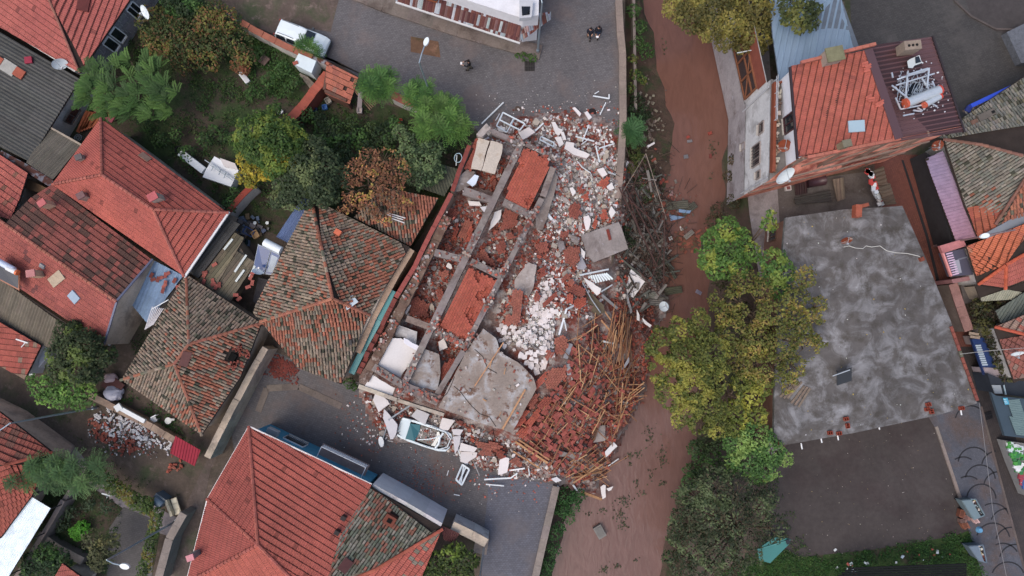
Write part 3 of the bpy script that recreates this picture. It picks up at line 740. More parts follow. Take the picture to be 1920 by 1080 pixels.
K = dict(N=(584,372,E),n2=(652,402,E),E_=(768,463,E),e2=(692,590,E),S_=(640,721,E),s2=(560,690,E),Wc=(490,603,E),w2=(473,585,E),a=(604.6,470,T-.2),b=(624,560,T))
hK = house('house','large old hip-roofed house with grey-green barrel tiles turning orange at its south face',[
    {'p': [K['w2'],K['N'],K['a'],K['b'],K['Wc']],'t': t_old(.16)},{'p': [K['N'],K['E_'],K['e2'],K['b'],K['a']],'t': t_old(.22)},
    {'p': [K['Wc'],K['b'],K['e2'],K['S_'],K['s2']],'t': t_old(.62)}],'old',oldM,
    ridges=[(K['N'],K['a']),(K['a'],K['b']),(K['b'],K['Wc']),(K['b'],K['e2'])],capcol=t_old(.7),wallpoly=[K['w2'],K['N'],K['E_'],K['S_'],K['Wc']],capr=.13)
KE = [K['N'],K['E_'],K['e2'],K['b']]; KS = [K['Wc'],K['b'],K['e2'],K['S_']]
chimney(hK,638,438,KE,.42,.7,S(186,110,84),S(196,104,76),-30)
roofbox(hK,'white_panel',654,566,KE,(.85,1.0,.08),S(206,216,220),up=.12,yaw=-12,m=m_paint,label='white square sheet lying on the ridge')
roofbox(hK,'old_shoe',658,640,KS,(.22,.4,.14),S(62,60,60),up=.12)
wallrun('eaves_wall',[(770,466),(742,512),(700,590),(668,660)],.55,3.0,0,'brown rendered strip wall along the east eave of the large old house',m_cream,m_cream,.7,(.62,.52,.46),(.8,.66,.58))
g = MB(); P = [W(738,545,2.6),W(712,600,2.6),(W(682,655,2.4)),W(660,700,2.4)]
for a,b in zip(P,P[1:]): g.bar(a,b,.45,.5,jit(S(62,128,130),.05))
tag(g.build('tarpaulin_strip',m_paint),'teal green sheeting strip along the gap beside the collapsed building','sheeting')
# ---- old roof under the orange tree
hL = house('shed','small reddish old barrel-tiled roof under the orange tree',[[(718,352,3.3),(822,372,3.0),(770,462,2.6),(664,408,2.9)]],'old',t_old(.62,off=8),wallpoly=[(720,354,2.2),(820,372,2.2),(768,460,2.2),(668,408,2.2)])
hL2 = house('lean_to','dark green corrugated lean-to between the garden trees and the ruin',[[(800,300,2.4),(862,318,2.6),(833,368,2.5),(765,345,2.4)]],'corr',dark_corr(S(72,74,62)),pw=.22,lift=.06,down=(.3,-.9,0),wallpoly=[(802,302,2.0),(860,318,2.0),(833,366,2.0),(768,345,2.0)])
# ---- plank shed with gutter next to the solar heater
hM = house('shed','shed with dark corrugated edge and bare weathered grey-brown planks, tiles scattered on it',[
    {'p': [(424,408,2.6),(450,420,2.6),(372,522,2.6),(350,508,2.6)],'t': dark_corr(S(62,62,62))},
    {'p': [(440,436,2.56),(458,446,2.56),(400,545,2.56),(372,526,2.56)],'t': dark_corr(S(104,96,80),.5,.7),'s': 'rib'},{'p': [(443,470,2.5),(479,492,2.5),(432,566,2.5),(398,546,2.5)],'t': dark_corr(S(98,90,76),.5,.7),'s': 'rib'}],'corr',dark_corr(S(98,90,76),.3,.5),pw=.28,lift=.04,down=(.6,.8,0),
    wallpoly=[(424,410,2.2),(478,490,2.2),(430,562,2.2),(352,508,2.2)],wtint=(.6,.56,.52))
for k,(a_,b_) in enumerate([((462,478),(440,510)),((458,506),(442,528)),((436,448),(420,468)),((478,498),(468,520))]):
    g = MB(); g.bar(W(*a_,2.65),W(*b_,2.65),.16,.04,S(188,196,194)); tag(g.build('white_batten',m_paint),['longest white strip lying on the plank shed roof','second white strip lower on the plank shed roof','thin white strip near the upper end of the plank shed roof','pale strip at the edge of the plank shed by the round dish'][k],'strip')
# blue-grey sheet roof beside the old house
hN = house('lean_to','narrow dark blue corrugated lean-to beside the large old tiled house',[[(566,372,2.8),(588,374,3.0),(541,456,3.0),(518,444,2.7)]],'corr',dark_corr(S(84,100,134),.1,.15),pw=.2,lift=.05,down=(-.5,-.87,0),wallpoly=[(566,373,2.3),(588,375,2.3),(541,455,2.3),(519,444,2.3)])
g = MB(); g.prism(PZ([(484,520,.6),(506,525,.6),(490,575,.6),(474,565,.6)]),.2,S(74,72,76)); tag(g.build('concrete_pad',m_any),'dark paved strip below the round dish next to the old house','paving')
wallrun('garden_wall',[(474,348),(455,366),(430,395),(424,405)],.4,1.5,0,'short wall with brick coping at the upper corner of the bright red roof',m_plastd,m_red,.45,captint=S(140,66,54))

# ---- O: red roof house at the bottom, blue wall
E,T = 4.2,6.4
O = dict(N=(467,799,E),E_=(697,908,E),E2=(612,1090,E+1.6),Wc=(389,935,E),W2=(352,1082,E),a=(484,1021,T))
hO = house('house','large clean red-tiled house with blue walls and a narrow white balcony, bottom centre',[
    {'p': [O['N'],O['E_'],(592,1130,T),O['a']],'t': t_new(S(168,82,72),S(152,74,66),.02)},
    {'p': [O['Wc'],O['N'],O['a']],'t': t_new(S(148,70,64),S(140,66,60),.01)},  # west slopes painted darker, south slope lighter: shading put into tile colour
    {'p': [(350,1090,E),O['Wc'],O['a'],(374,1080,E+.3)],'t': t_new(S(150,72,66),S(142,68,62),.01)},
    {'p': [(374,1080,E+.4),O['a'],(592,1130,T),(560,1200,T-.8),(330,1200,E)],'t': t_new(S(176,88,76),S(166,82,72),.01)}],'new',t_new(),
    ridges=[(O['N'],O['a']),(O['Wc'],O['a']),((374,1080,E+.4),O['a']),(O['a'],(592,1130,T))],capcol=S(152,86,76),capr=.13)
wp = [W(467,801,E),W(695,909,E),W(600,1160,E),W(345,1150,E),W(392,935,E)]
Cc = sum(wp,Vector((0,0,0)))/5; wq = [p+(Cc-p).normalized()*.35 for p in wp]
g = MB(); blue = S(76,144,174)
for i in range(5):
    a,b = wq[i],wq[(i+1) % 5]; g.face([Vector((a.x,a.y,0)),Vector((b.x,b.y,0)),Vector((b.x,b.y,E)),Vector((a.x,a.y,E))],blue)
part(g,'wall',m_any,hO,'blue painted wall')
a,b = wq[0],wq[1]
dd = (b-a).normalized(); dd.z = 0; nn = Vector((-dd.y,dd.x,0)); ang = math.atan2(dd.y,dd.x)
def onw(t,z,out=0): p = a+(b-a)*t; return Vector((p.x,p.y,z))+nn*out
f_ = window_on(hO,b,a,.62,.80,.9,2.1,S(206,210,214),.03,0,bars=12)
f_['label'] = 'white-framed window with grille'
g = MB(); g.box(onw(.12,2.6,.25),(.85,.45,.6),ang,S(168,172,176)); k_ = part(g,'air_conditioner',m_paint,hO)
g = MB(); g.box(onw(.12,2.92,.25),(.8,.4,.03),ang,S(120,126,130)); part(g,'top_grille',m_paint,k_)
g = MB(); g.prism([onw(.13,3.3,.02),onw(.30,3.3,.02),onw(.30,3.32,.06),onw(.13,3.32,.06)],.45,S(122,112,110)); part(g,'bare_patch',m_any,hO,'grey unpainted patch')
g = MB(); g.box(onw(.72,1.9,.45),(3.9,.9,.12),ang,S(132,116,112)); bal = part(g,'balcony',m_any,hO)
g = MB()
for z_ in (2.3,2.62,2.95): g.bar(onw(.53,z_,.88),onw(.92,z_,.88),.06,.06,S(206,210,216))
g.bar(onw(.53,2.95,0),onw(.53,2.95,.9),.05,.05,S(206,210,216)); g.bar(onw(.92,2.95,0),onw(.92,2.95,.9),.05,.05,S(206,210,216))
for i in range(24): p = onw(.53+.39*i/23,0,.88); g.bar(p+Vector((0,0,1.95)),p+Vector((0,0,2.95)),.03,.03,S(196,200,206),up=nn)
part(g,'railing',m_paint,bal)
g = MB(); g.bar(W(467,799,E+.02),W(697,908,E+.02),.1,.1,S(200,196,196)); g.bar(W(467,799,E+.02),W(389,935,E+.02),.08,.1,S(210,208,208)); g.bar(W(389,935,E+.02),W(352,1082,E+.02),.08,.1,S(210,208,208)); part(g,'gutter',m_paint,hO)
ON = [O['N'],O['E_'],(592,1130,T),O['a']]; OWW = [(350,1090,E),O['Wc'],O['a'],(374,1080,E+.3)]
chimney(hO,647,968,ON,.32,.5,S(60,52,50),S(44,38,38),-28); chimney(hO,635,995,ON,.32,.5,S(60,52,50),S(44,38,38),-28)
chimney(hO,372,1035,OWW,.45,1.2,S(128,124,124),S(196,134,140),20)
# ---- P: old tiled part and mottled red part, bottom centre
hP = house('house','old mossy barrel-tiled roof joined to a red roof spotted with grey tiles, bottom centre',[
    {'p': [(697,912,4.2),(718,928,4.2),(826,988,4.0),(700,1066,5.4),(612,1092,6.0),(640,1000,5.2)],'t': t_old(.1,(S(104,104,94),S(96,96,86),S(122,118,108),S(92,98,86)),(S(118,82,70),S(128,88,76)))}],'old',t_old(.25),
    ridges=[((830,992,4.1),(704,1068,5.5)),((704,1068,5.5),(600,1110,6.1))],capcol=S(168,92,74),wallpoly=[(697,914,3.9),(826,990,3.9),(760,1150,3.9),(600,1130,3.9)],inset=.3,holes=[(W(732,976,5).x,W(732,976,5).y,.4)])
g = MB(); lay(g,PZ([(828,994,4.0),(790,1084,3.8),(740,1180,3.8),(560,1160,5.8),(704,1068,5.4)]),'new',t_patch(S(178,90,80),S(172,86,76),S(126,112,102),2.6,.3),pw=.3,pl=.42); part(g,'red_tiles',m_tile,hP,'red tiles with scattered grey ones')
g = MB(); p = on_roof(732,974,[(697,912,4.2),(826,988,4.0),(704,1068,5.4)])[0]; g.box(p+Vector((0,0,.1)),(.8,.7,.5),rad(-30),S(106,58,46)); k_ = part(g,'chimney',m_red,hP,'broken brick chimney')
g = MB(); g.box(p+Vector((0,0,.37)),(.35,.3,.04),rad(-30),S(20,18,18)); part(g,'flue',m_black,k_)
roofbox(hP,'roof_patch',648,1060,[(697,912,4.2),(826,988,4.0),(704,1068,5.4)],(.7,.9,.08),S(82,50,50),up=.15)
wallrun('yard_wall',[(698,910),(762,945),(828,984)],.22,3.9,0,'pale grey plastered front wall along the lower street beside the mossy roof',m_plast,m_plastd,.26,(.92,.93,.95),(1,1,1.02),capth=.04)
g = MB(); lay(g,PZ([(826,984,2.6),(862,1000,2.6),(850,1018,2.5),(832,1012,2.5)]),'corr',dark_corr(S(88,54,54)),down=(.3,.8,0),pw=.16,pl=3,lift=.04); tag(g.build('porch_roof',m_any),'small maroon corrugated porch roof at the end of the grey wall','roof')
wallrun('yard_wall',[(848,985),(885,1003),(912,1018)],.6,2.2,0,'pale rendered wall with brick-topped yard behind it at the lower street corner',m_plastd,m_cream,.65,captint=(1.1,1.05,1))
g = MB(); g.box(W(903,1016,.9),(1.0,1.2,1.8),rad(-10),(1,.98,.95)); tag(g.build('gate_pillar',m_kerb),'square concrete pillar at the lower street corner carrying the lamp post','pillar')

# ---- Q: bottom left
hQ = house('house','red-tiled hip roof house cut by the left edge behind the long walkway',[
    {'p': [(-160,700,3.0),(0,772,3.2),(99,848,3.2),(10,872,4.6),(-160,860,5.2)],'t': t_patch(S(146,76,66),S(130,68,60),S(110,70,62),1.2,.2)},
    {'p': [(-160,860,5.2),(10,872,4.6),(99,848,3.2),(60,930,3.1),(0,1010,3.0),(-160,1010,3.0)],'t': t_new(S(160,78,66),S(146,72,62),.04)}],'new',t_new(),
    ridges=[((99,848,3.2),(10,872,4.6))],capcol=S(150,80,64),wallpoly=[(-160,700,2.9),(0,775,2.9),(98,848,2.9),(0,1008,2.9),(-160,1008,2.9)],wtint=(1.12,.98,.94),inset=.12)
hQ2 = house('canopy','white ribbed metal canopy roof in the lower left corner',[[(50,926,2.9),(95,953,2.9),(14,1085,2.8),(-60,1085,2.8),(-40,1030,2.8)]],'corr',lambda x,y,r,i,j: jit(S(222,234,240),.02,r),pw=.16,pl=4,lift=.035,down=(-.4,-.6,0))
for x,y in ((93,955),(60,1010),(18,1078),(50,930)):
    g = MB(); p = W(x,y,2.8); g.tube([Vector((p.x,p.y,0)),Vector((p.x,p.y,2.75))],.05,8,S(90,92,96))
    part(g,'post',m_metal,hQ2)
wallrun('yard_wall',[(119,938),(92,985),(45,1060),(20,1100)],.3,1.4,0,'grey wall beside the white canopy in the lower left corner',m_kerb,m_kerb,.34,(.8,.8,.85))
wallrun('yard_wall',[(72,1002),(110,1028),(156,1052)],.5,.8,0,'low mossy grey wall between the two lower left gardens',m_kerb,m_kerb,.6,(.7,.68,.66))
wallrun('yard_wall',[(118,940),(140,905),(158,890)],.3,1.2,0,'short grey wall from the walkway to the white canopy',m_kerb)
wallrun('yard_wall',[(345,962),(318,1010),(296,1090)],.5,1.6,0,'pale concrete wall beside the bottom left alley and dark fence',m_kerb,m_kerb,.6,(.95,.93,.9))
hQ3 = house('shed','tiny red-tiled shed roof cut by the bottom edge at left',[[(118,1056,2.6),(165,1090,2.4),(140,1140,2.2),(92,1100,2.4)]],'new',t_new(),wallpoly=[(118,1058,2.0),(163,1088,2.0),(140,1138,2.0),(94,1100,2.0)])

# ---- R: building at the top with rusty awning
hR = tag(thing('building','white building at the top edge with a rust-streaked corrugated awning','building',tuple(W(900,-20,0))))
g = MB(); g.prism(PZ([(800,-25,4.4),(890,5,4.4),(980,34,4.4),(1010,28,4.4),(1012,-120,4.4),(800,-140,4.4)]),4.4); part(g,'wall',m_plast,hR)
g = MB(); P = PZ([(735,-22,3.2),(800,-18,3.2),(976,36,3.2),(1002,20,3.2),(1030,0,2.8),(1031,34,2.6),(976,78,2.5),(740,-8,2.5)])
lay(g,PZ([(735,-30,3.3),(820,-18,3.3),(978,34,3.3),(974,79,2.5),(742,2,2.5)]),'corr',lambda x,y,r,i,j: jit(r.choice([S(88,52,50),S(98,60,54),S(150,156,162),S(104,78,74),S(80,46,46)]),.2,r),pw=.2,pl=.8,lift=.04)
lay(g,PZ([(978,34,3.3),(1006,24,3.3),(1033,2,2.7),(1033,36,2.5),(976,79,2.5)]),'corr',lambda x,y,r,i,j: jit(r.choice([S(92,56,52),S(140,120,116),S(104,62,56),S(130,136,144)]),.2,r),pw=.2,pl=.8,lift=.04,down=(.4,-.9,0))
part(g,'awning',m_any,hR,'rust-streaked corrugated awning')
g = MB(); g.bar(W(742,4,2.45),W(975,81,2.45),.14,.1,S(196,196,196)); part(g,'gutter',m_paint,hR)
g = MB(); g.prism(PZ([(974,0,4.9),(1000,0,4.9),(997,32,4.9),(974,34,4.9)]),.5,S(216,218,220)); k_ = part(g,'bay',m_plast,hR)
g = MB(); g.prism(PZ([(978,12,4.95),(994,12,4.95),(993,27,4.95),(979,29,4.95)]),.03,S(40,42,44)); part(g,'pane',m_glass,k_)
for (x,y,a_,w_) in ((905,-2,-17,2.2),(806,-4,-17,1.2)):
    g = MB(); g.box(W(x,y,3.6),(w_,.25,.5),rad(a_),S(150,84,52)); g.box(W(x,y,3.9),(w_*.9,.2,.1),rad(a_),S(60,60,60)); part(g,'window',m_any,hR)
wallrun('pavement_edge',[(640,-25),(720,8),(860,55),(990,92),(1014,98)],1.2,.18,0,'raised dirty concrete pavement strip below the rusty awning',m_conc,tint=(.62,.58,.55),cat='pavement')
# ================================================================ EAST BANK BUILDINGS
# ---- tall building: facade to the canal, tile roof and brown sheet roof
RT = 9.8; TZ = 7.1
hT = thing('building','tall three-storey building with red tiled roof over unplastered brick side and white canal front','building',tuple(W(1500,330,0)))
f0,f1 = W(1446,148,TZ),W(1443,352,TZ)       # canal facade line (top)
f0 = Vector((f0.x,f0.y,0)); f1 = W(1444,338,TZ); f1 = Vector((f1.x-.05,f1.y,0))
u0,u1 = W(1483,124,RT),W(1497,296,RT); u2,u3 = W(1690,262,RT),W(1640,84,RT); v2,v3 = W(1806,246,RT-.6),W(1746,70,RT-.2)
def xy(p,z): return Vector((p.x,p.y,z))
g = MB()
setb = Vector((.28,0,0)); hz = RT-.1
A0,A1,A2,A3 = u0+setb,u1+setb+Vector((0,.12,0)),v2+Vector((-.3,.25,0)),v3+Vector((-.3,-.3,0))
for a,b in ((A0,A1),): g.face([xy(a,TZ),xy(b,TZ),xy(b,hz),xy(a,hz)],(1.0,1.02,1.06))
part(g,'upper_wall',m_plast,hT,'white upper storey wall')
g = MB(); g.face([xy(f0,-.6),xy(f1,-.6),xy(f1,TZ),xy(f0,TZ)],(1.12,1.15,1.2)); part(g,'facade',m_plastd,hT,'white stained canal front')
g = MB(); o5 = Vector((-.06,0,0)); g.face([xy(f0+o5,-2.2),xy(f1+o5*1.0,-2.2),xy(f1+o5,2.0),xy(f0+o5,2.0)],(1.2,1.25,1.38)); part(g,'plinth',m_conc,hT,'smooth grey lower wall')
# brick side wall with concrete frame strips
g = MB(); dl = (A2-A1); Ld = math.hypot(dl.x,dl.y); dn_ = Vector((dl.x,dl.y,0))/Ld; nb = Vector((dn_.y,-dn_.x,0))
g.face([xy(f1,-.1),xy(A2,-.1),xy(A2,hz-.2),xy(A1,hz-.05),xy(A1,TZ),xy(f1,TZ)],(1,1,1)); 
m_brickwall = mat("brick_wall",S(222,150,128),rough=.85,var=.14,scale=.9,bump=.5,bscale=18,col2=S(160,86,72),s2=.8,col3=S(126,110,104),s3=1.1,lo3=.62,hi3=.7)
part(g,'side_wall',m_brickwall,hT,'bare orange brick side wall')
g = MB()
for z_ in (2.9,5.9,8.9): g.bar(xy(f1 if z_ < TZ else A1,z_)+nb*.02,xy(A2,z_)+nb*.02,.12,.28,S(128,112,102),up=Vector((0,0,1)))
for t_ in (.02,.3,.55,.8): p = xy(A1,0)+dn_*Ld*t_+nb*.03; g.bar(p,p+Vector((0,0,9.4)),.12,.3,S(128,112,102),up=nb)
for t_ in (.0,.28,.53): # sloping mortar smears of the frame
    p = xy(A1,3.0)+dn_*Ld*t_+nb*.025; g.bar(p,p+dn_*Ld*.26+Vector((0,0,5.6)),.06,.18,S(134,116,106),up=nb)
part(g,'concrete_frame',m_any,hT)
g = MB(); g.face([xy(A2,0),xy(A3,0),xy(A3,hz-.5),xy(A2,hz-.9)]); g.face([xy(A3,0),xy(A0,0),xy(A0,hz),xy(A3,hz-.2)]); g.face([xy(f0,0),xy(A0,0),xy(A0,TZ),xy(f0,TZ)]); part(g,'rear_wall',m_cream,hT)
# terrace
g = MB(); g.prism([xy(f0,TZ),xy(f1,TZ),xy(A1,TZ),xy(A0,TZ)],.15,S(112,108,106)); ter = part(g,'terrace_floor',m_any,hT)
g = MB(); q0,q1 = xy(f0,TZ+.28)+Vector((.12,-.4,0)),xy(f1,TZ+.28)+Vector((.12,.5,0)); g.bar(q0,q1,.22,.5,S(122,66,48)); g.bar(q0+Vector((0,-.1,.0)),q0+Vector((.7,.1,.0)),.15,.4,S(122,66,48)); part(g,'parapet',m_any,ter,'rusty brown terrace parapet')
g = MB()
for k in range(46):
    p = q0+(q1-q0)*R.random()+Vector((R.uniform(.15,.35),0,R.uniform(-.1,.25))); g.box(p,(R.uniform(.08,.25),R.uniform(.1,.3),.12),R.uniform(0,3),jit(R.choice([S(150,130,110),S(96,80,70),S(170,160,150)]),.2))
part(g,'clutter',m_any,ter)['kind'] = 'stuff'
g = MB()
for dz in (.75,1.0): g.tube([q0+Vector((-.05,.3,dz-.2)),q0+(q1-q0)*.45+Vector((-.05,0,dz-.2))],.025,6,S(176,182,190))
for t_ in (0,.15,.3,.45): p = q0+(q1-q0)*t_+Vector((-.05,.1,0)); g.tube([p,p+Vector((0,0,.85))],.025,6,S(176,182,190))
part(g,'railing',m_paint,ter)
for (t0,t1,z0_,z1_,mu,br) in ((.36,.47,4.9,5.9,0,0),(.55,.77,3.7,5.3,2,7),(.84,.92,4.6,5.4,0,0),(.42,.5,1.2,1.9,0,0)): window_on(hT,f0,f1,t0,t1,z0_,z1_,S(140,130,126),.04,mu,bars=br)
window_on(hT,A0,A1,.46,.65,TZ+.3,TZ+2.1,S(70,40,44),.03,1)
g = MB(); p = xy(f1,0)+(f0-f1)*.93; 
for t_ in (.03,.93): p = xy(f1+(f0-f1)*t_,0)+Vector((-.08,0,0)); g.tube([p+Vector((0,0,1.4)),p+Vector((0,0,6.9))],.05,8,S(176,178,184))
part(g,'downpipes',m_paint,hT)
TP = [(1483,124,RT),(1626,94,RT+.7),(1682,258,RT+.7),(1497,294,RT)]
g = MB(); g.prism(PZ(TP),.12,(1,1,1)); rf = part(g,'roof',m_deck,hT)
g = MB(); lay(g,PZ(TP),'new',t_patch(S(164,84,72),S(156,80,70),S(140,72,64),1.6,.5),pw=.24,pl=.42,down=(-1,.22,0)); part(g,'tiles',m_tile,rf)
g = MB(); g.bar(W(1481,126,RT+.05),W(1495,298,RT+.05),.14,.14,S(52,40,42)); part(g,'gutter',m_paint,rf)
for a,b in (((1500,119,RT+.2),(1640,84,RT+.8)),((1512,296,RT),(1686,261,RT+.5))):
    g = MB(); a,b = W(*a),W(*b); n = 11
    for i in range(n): g.bar(a+(b-a)*(i/n)+Vector((0,0,.12)),a+(b-a)*((i+.97)/n)+Vector((0,0,.12)),.2,.24,jit(S(160,98,84),.1))
    part(g,'parapet_bricks',m_red,rf,'orange brick parapet')
roofbox(hT,'skylight',1604,238,TP,(.75,1.0,.12),S(150,172,184),m_paint,up=.1,yaw=8,label='metal skylight on the red tiles')
k_ = chimney(hT,1553,112,TP,1.0,.9,S(150,138,128),S(116,114,88),12,label='wide moss-capped chimney'); chimney(hT,1575,276,TP,.5,.9,S(120,110,90),S(112,108,92),12)
NP = [(1628,92,RT-.1),(1640,84,RT-.1),(1746,69,RT-.2),(1806,247,RT-.5),(1686,264,RT-.4)]
g = MB(); g.prism(PZ(NP),.1,S(60,40,42)); lay(g,PZ(NP),'rib',lambda x,y,r,i,j: jit(S(94,68,70),.05,r),pw=.30,pl=12,lift=.05,down=(1,.19,0)); br = part(g,'sheet_roof',m_paint,hT,'brown ribbed sheet roof')
g = MB(); g.bar(W(1748,68,RT-.15),W(1808,248,RT-.5),.12,.16,S(44,36,38)); part(g,'edge_trim',m_paint,br)
g = MB(); g.bar(W(1628,92,RT+.78),W(1686,260,RT+.78),.55,.05,S(84,62,66)); part(g,'ridge_flashing',m_paint,br)
# chimney block with three holes, broken panel
c = W(1712,84,RT+.9); kb = thing('chimney','grey box chimney with three round holes at the top of the brown sheet roof','chimney',(c.x,c.y,RT-.1))
g = MB(); g.box(Vector((c.x,c.y,RT+.4)),(1.1,.6,1.0),rad(6),S(138,124,112)); part(g,'shaft',m_any,kb)
g = MB()
for k in (-.3,0,.3): q = Vector((c.x+k*.85,c.y+k*.1-.02,RT+.89)); g.tube([q,q+Vector((0,0,.025))],.09,12,S(22,20,20))
part(g,'flue_holes',m_any,kb)
def polyth(name,pts,z,th,m,label,cat,tint=(1,1,1),group=None,side=None,tilt=None):
    """a slab lying at height z whose outline is given; tilt = (axis degrees, slope)"""
    P = [W(x,y,z) for x,y in pts]
    if tilt:
        c = sum(P,Vector((0,0,0)))/len(P); d = Vector((math.cos(rad(tilt[0])),math.sin(rad(tilt[0])),0))
        P = [Vector((p.x,p.y,p.z+(p-c).dot(d)*tilt[1])) for p in P]
    Q = []
    for i,p in enumerate(P):     # ragged outline
        q = P[(i+1) % len(P)]; Q.append(p)
        if tilt != 0 and (q-p).length > .5:
            n = int((q-p).length/.35)
            for k in range(1,n):
                e = (q-p).normalized(); Q.append(p+(q-p)*(k/n)+Vector((-e.y,e.x,0))*R.uniform(-.035,.035))
    g = MB(); g.prism(Q,th,tint,side); return tag(g.build(name,m),label,cat,group)
polyth('smashed_window',[(1701,115),(1706,111),(1724,103),(1729,118),(1715,123),(1711,128),(1703,127)],RT+.15,.05,m_paint,'smashed white-edged dark window on the brown roof below the box chimney','window',S(190,198,200),side=S(30,34,36),tilt=0)
polyth('dark_glass_piece',[(1716,107),(1723,105),(1727,116),(1717,119)],RT+.19,.02,m_glass,'dark glass left in the broken white panel on the brown roof','glass',tilt=0)
# collapsed solar water heater
zz = RT+.15; sc_ = W(1725,175,zz); sh = thing('solar_heater','collapsed solar water heater with bent white frame and two silver tanks on the brown roof','solar heater',tuple(sc_))
for (a,b,r,L) in (((1700,193),(1761,169),.31,'larger tank with orange end caps'),((1735,196),(1762,181),.2,'smaller tank')):
    A,B = W(*a,zz+.45),W(*b,zz+.45); g = MB(); g.tube([A,B],r,20,S(206,212,216)); k_ = part(g,'tank',m_metal,sh,L)
    g = MB(); d = (B-A).normalized(); g.tube([A-d*.14,A+d*.02],r*1.03,20,S(184,84,56)); part(g,'end_cap',m_paint,k_)
    g = MB(); g.tube([B-d*.02,B+d*.1],r*1.03,20,S(184,70,56)); part(g,'end_cap',m_paint,k_)
for k,(a,b,z1,z2) in enumerate([((1672,160),(1704,185),.7,.5),((1702,134),(1696,200),.9,.3),((1742,127),(1738,165),.9,.4),((1682,149),(1742,130),.5,.9),((1680,160),(1752,138),.3,.5),((1688,205),(1745,194),.2,.3),((1679,183),(1688,204),.3,.2),((1702,140),(1740,128),1.1,1.1),((1690,145),(1735,134),.4,.6),((1748,152),(1756,172),.4,.4),((1728,146),(1744,172),.5,.3),((1720,202),(1730,208),.1,.1),((1712,207),(1728,209),.1,.1),((1693,217),(1714,213),.08,.08),((1746,194),(1757,200),.1,.1),((1672,136),(1674,146),.08,.08)]):
    g = MB(); g.bar(W(*a,zz+z1),W(*b,zz+z2),.09,.07,S(196,204,212)); part(g,'frame_bar',m_metal,sh)
g = MB(); g.prism(PZ([(1700,162,zz+.18),(1726,153,zz+.2),(1731,174,zz+.16),(1704,186,zz+.14)]),.05,S(66,68,74)); part(g,'collector',m_glass,sh)
g = MB()
for i in range(60):
    x,y = R.uniform(1682,1740),R.uniform(150,192); a = R.choice((70,78,-15,60))+R.uniform(-12,12); p = W(x,y,zz+.22+R.random()*.15); q = p+Vector((math.cos(rad(a)),math.sin(rad(a)),0))*R.uniform(.2,.9)
    g.tube([p,q],.022,5,S(170,180,190))
o = part(g,'glass_tubes',m_metal,sh); o['kind'] = 'stuff'
g = MB()
for i in range(260):
    x = R.gauss(1728,24); y = R.gauss(170,22)
    if not inside((x,y),[(1660,110),(1752,100),(1795,230),(1690,235)]): continue
    s_ = R.uniform(.03,.1); g.box(W(x,y,RT+.01+.03*R.random()),(s_,s_*R.uniform(.4,1.5),.03),R.uniform(0,3),jit(S(196,200,206),.1))
tag(g.build('glass_shards',m_paint),'scatter of small glass shards around the smashed solar heater','shards',kind='stuff')
for k,(x,y,a_) in enumerate([(1627,184,30),(1632,188,10),(1645,197,25),(1650,195,40),(1620,122,20),(1626,127,30),(1624,132,15)]):
    p,c_,d_,n_ = on_roof(x,y,TP); g = MB()
    for q in (-.08,.08): g.box(p+n_*.16+Vector((0,q,0)),(.42,.13,.06),rad(a_),jit(S(172,94,80),.1))
    tag(g.build('slipped_tile',m_tile),'red tile slipped out of line near the ridge of the tall roof','roof tile','slipped tiles on the tall roof')
# ---- building north of it with blue sheet roof and brown windows on the front
BZ = 6.6
hU = thing('building','building with blue-grey sheet roof and large brown-framed windows facing the canal','building',tuple(W(1520,80,0)))
b0,b1 = W(1440,-90,BZ-.3),W(1461,156,BZ-.3); f2 = xy(f0,0); f3 = Vector((f2.x-1.6,W(1440,-60,BZ).y,0))
rr_ = PZ([(1448,60,BZ),(1462,158,BZ),(1500,140,BZ+.2),(1610,86,BZ+.4),(1575,-10,BZ+.4),(1550,-110,BZ+.4),(1435,-110,BZ)])
g = MB(); g.face([xy(f2,-.6),Vector((rr_[3].x-.4,rr_[3].y,-.6)),Vector((rr_[3].x-.4,rr_[3].y,BZ-.1)),xy(f2,BZ-.1)]); g.face([xy(f3,-.6),xy(f2,-.6),xy(f2,BZ-.25),xy(f3,BZ-.25)],(1,1.02,1.06)); g.face([Vector((rr_[3].x-.4,rr_[3].y,-.1)),Vector((rr_[5].x-.4,rr_[5].y,-.1)),Vector((rr_[5].x-.4,rr_[5].y,BZ)),Vector((rr_[3].x-.4,rr_[3].y,BZ))])
part(g,'wall',m_plastd,hU)
g = MB(); dv = (f3-f2).normalized(); nu = Vector((-dv.y,dv.x,0)); nu = nu if nu.x < 0 else -nu
def onU(t,z,out=0): return Vector((f2.x,f2.y,z))+dv*t+nu*out
g.face([onU(.1,4.6,.03),onU(9,4.6,.03),onU(9,BZ-.35,.03),onU(.1,BZ-.35,.03)],S(128,72,60)); part(g,'brown_band',m_any,hU,'red-brown upper wall band')
g = MB(); g.face([onU(-.1,-2.2,.06),onU(12,-2.2,.06),onU(12,1.7,.06),onU(-.1,1.7,.06)],(1.2,1.25,1.38)); part(g,'plinth',m_conc,hU,'smooth grey lower wall')
g = MB(); wc = S(124,80,58)
for t_ in (.3,1.7,3.1,4.5): g.bar(onU(t_,2.0,.06),onU(t_,4.55,.06),.12,.14,wc,up=nu)
for z_ in (2.0,3.6,4.55): g.bar(onU(.3,z_,.06),onU(4.5,z_,.06),.12,.13,wc)
g.bar(onU(.3,2.2,.09),onU(2.6,4.5,.09),.05,.08,wc,up=nu); bw = part(g,'window',m_any,hU,'brown timber window wall')
g = MB(); g.face([onU(.3,2.0,.035),onU(4.5,2.0,.035),onU(4.5,4.55,.035),onU(.3,4.55,.035)]); part(g,'pane',m_glass,bw)
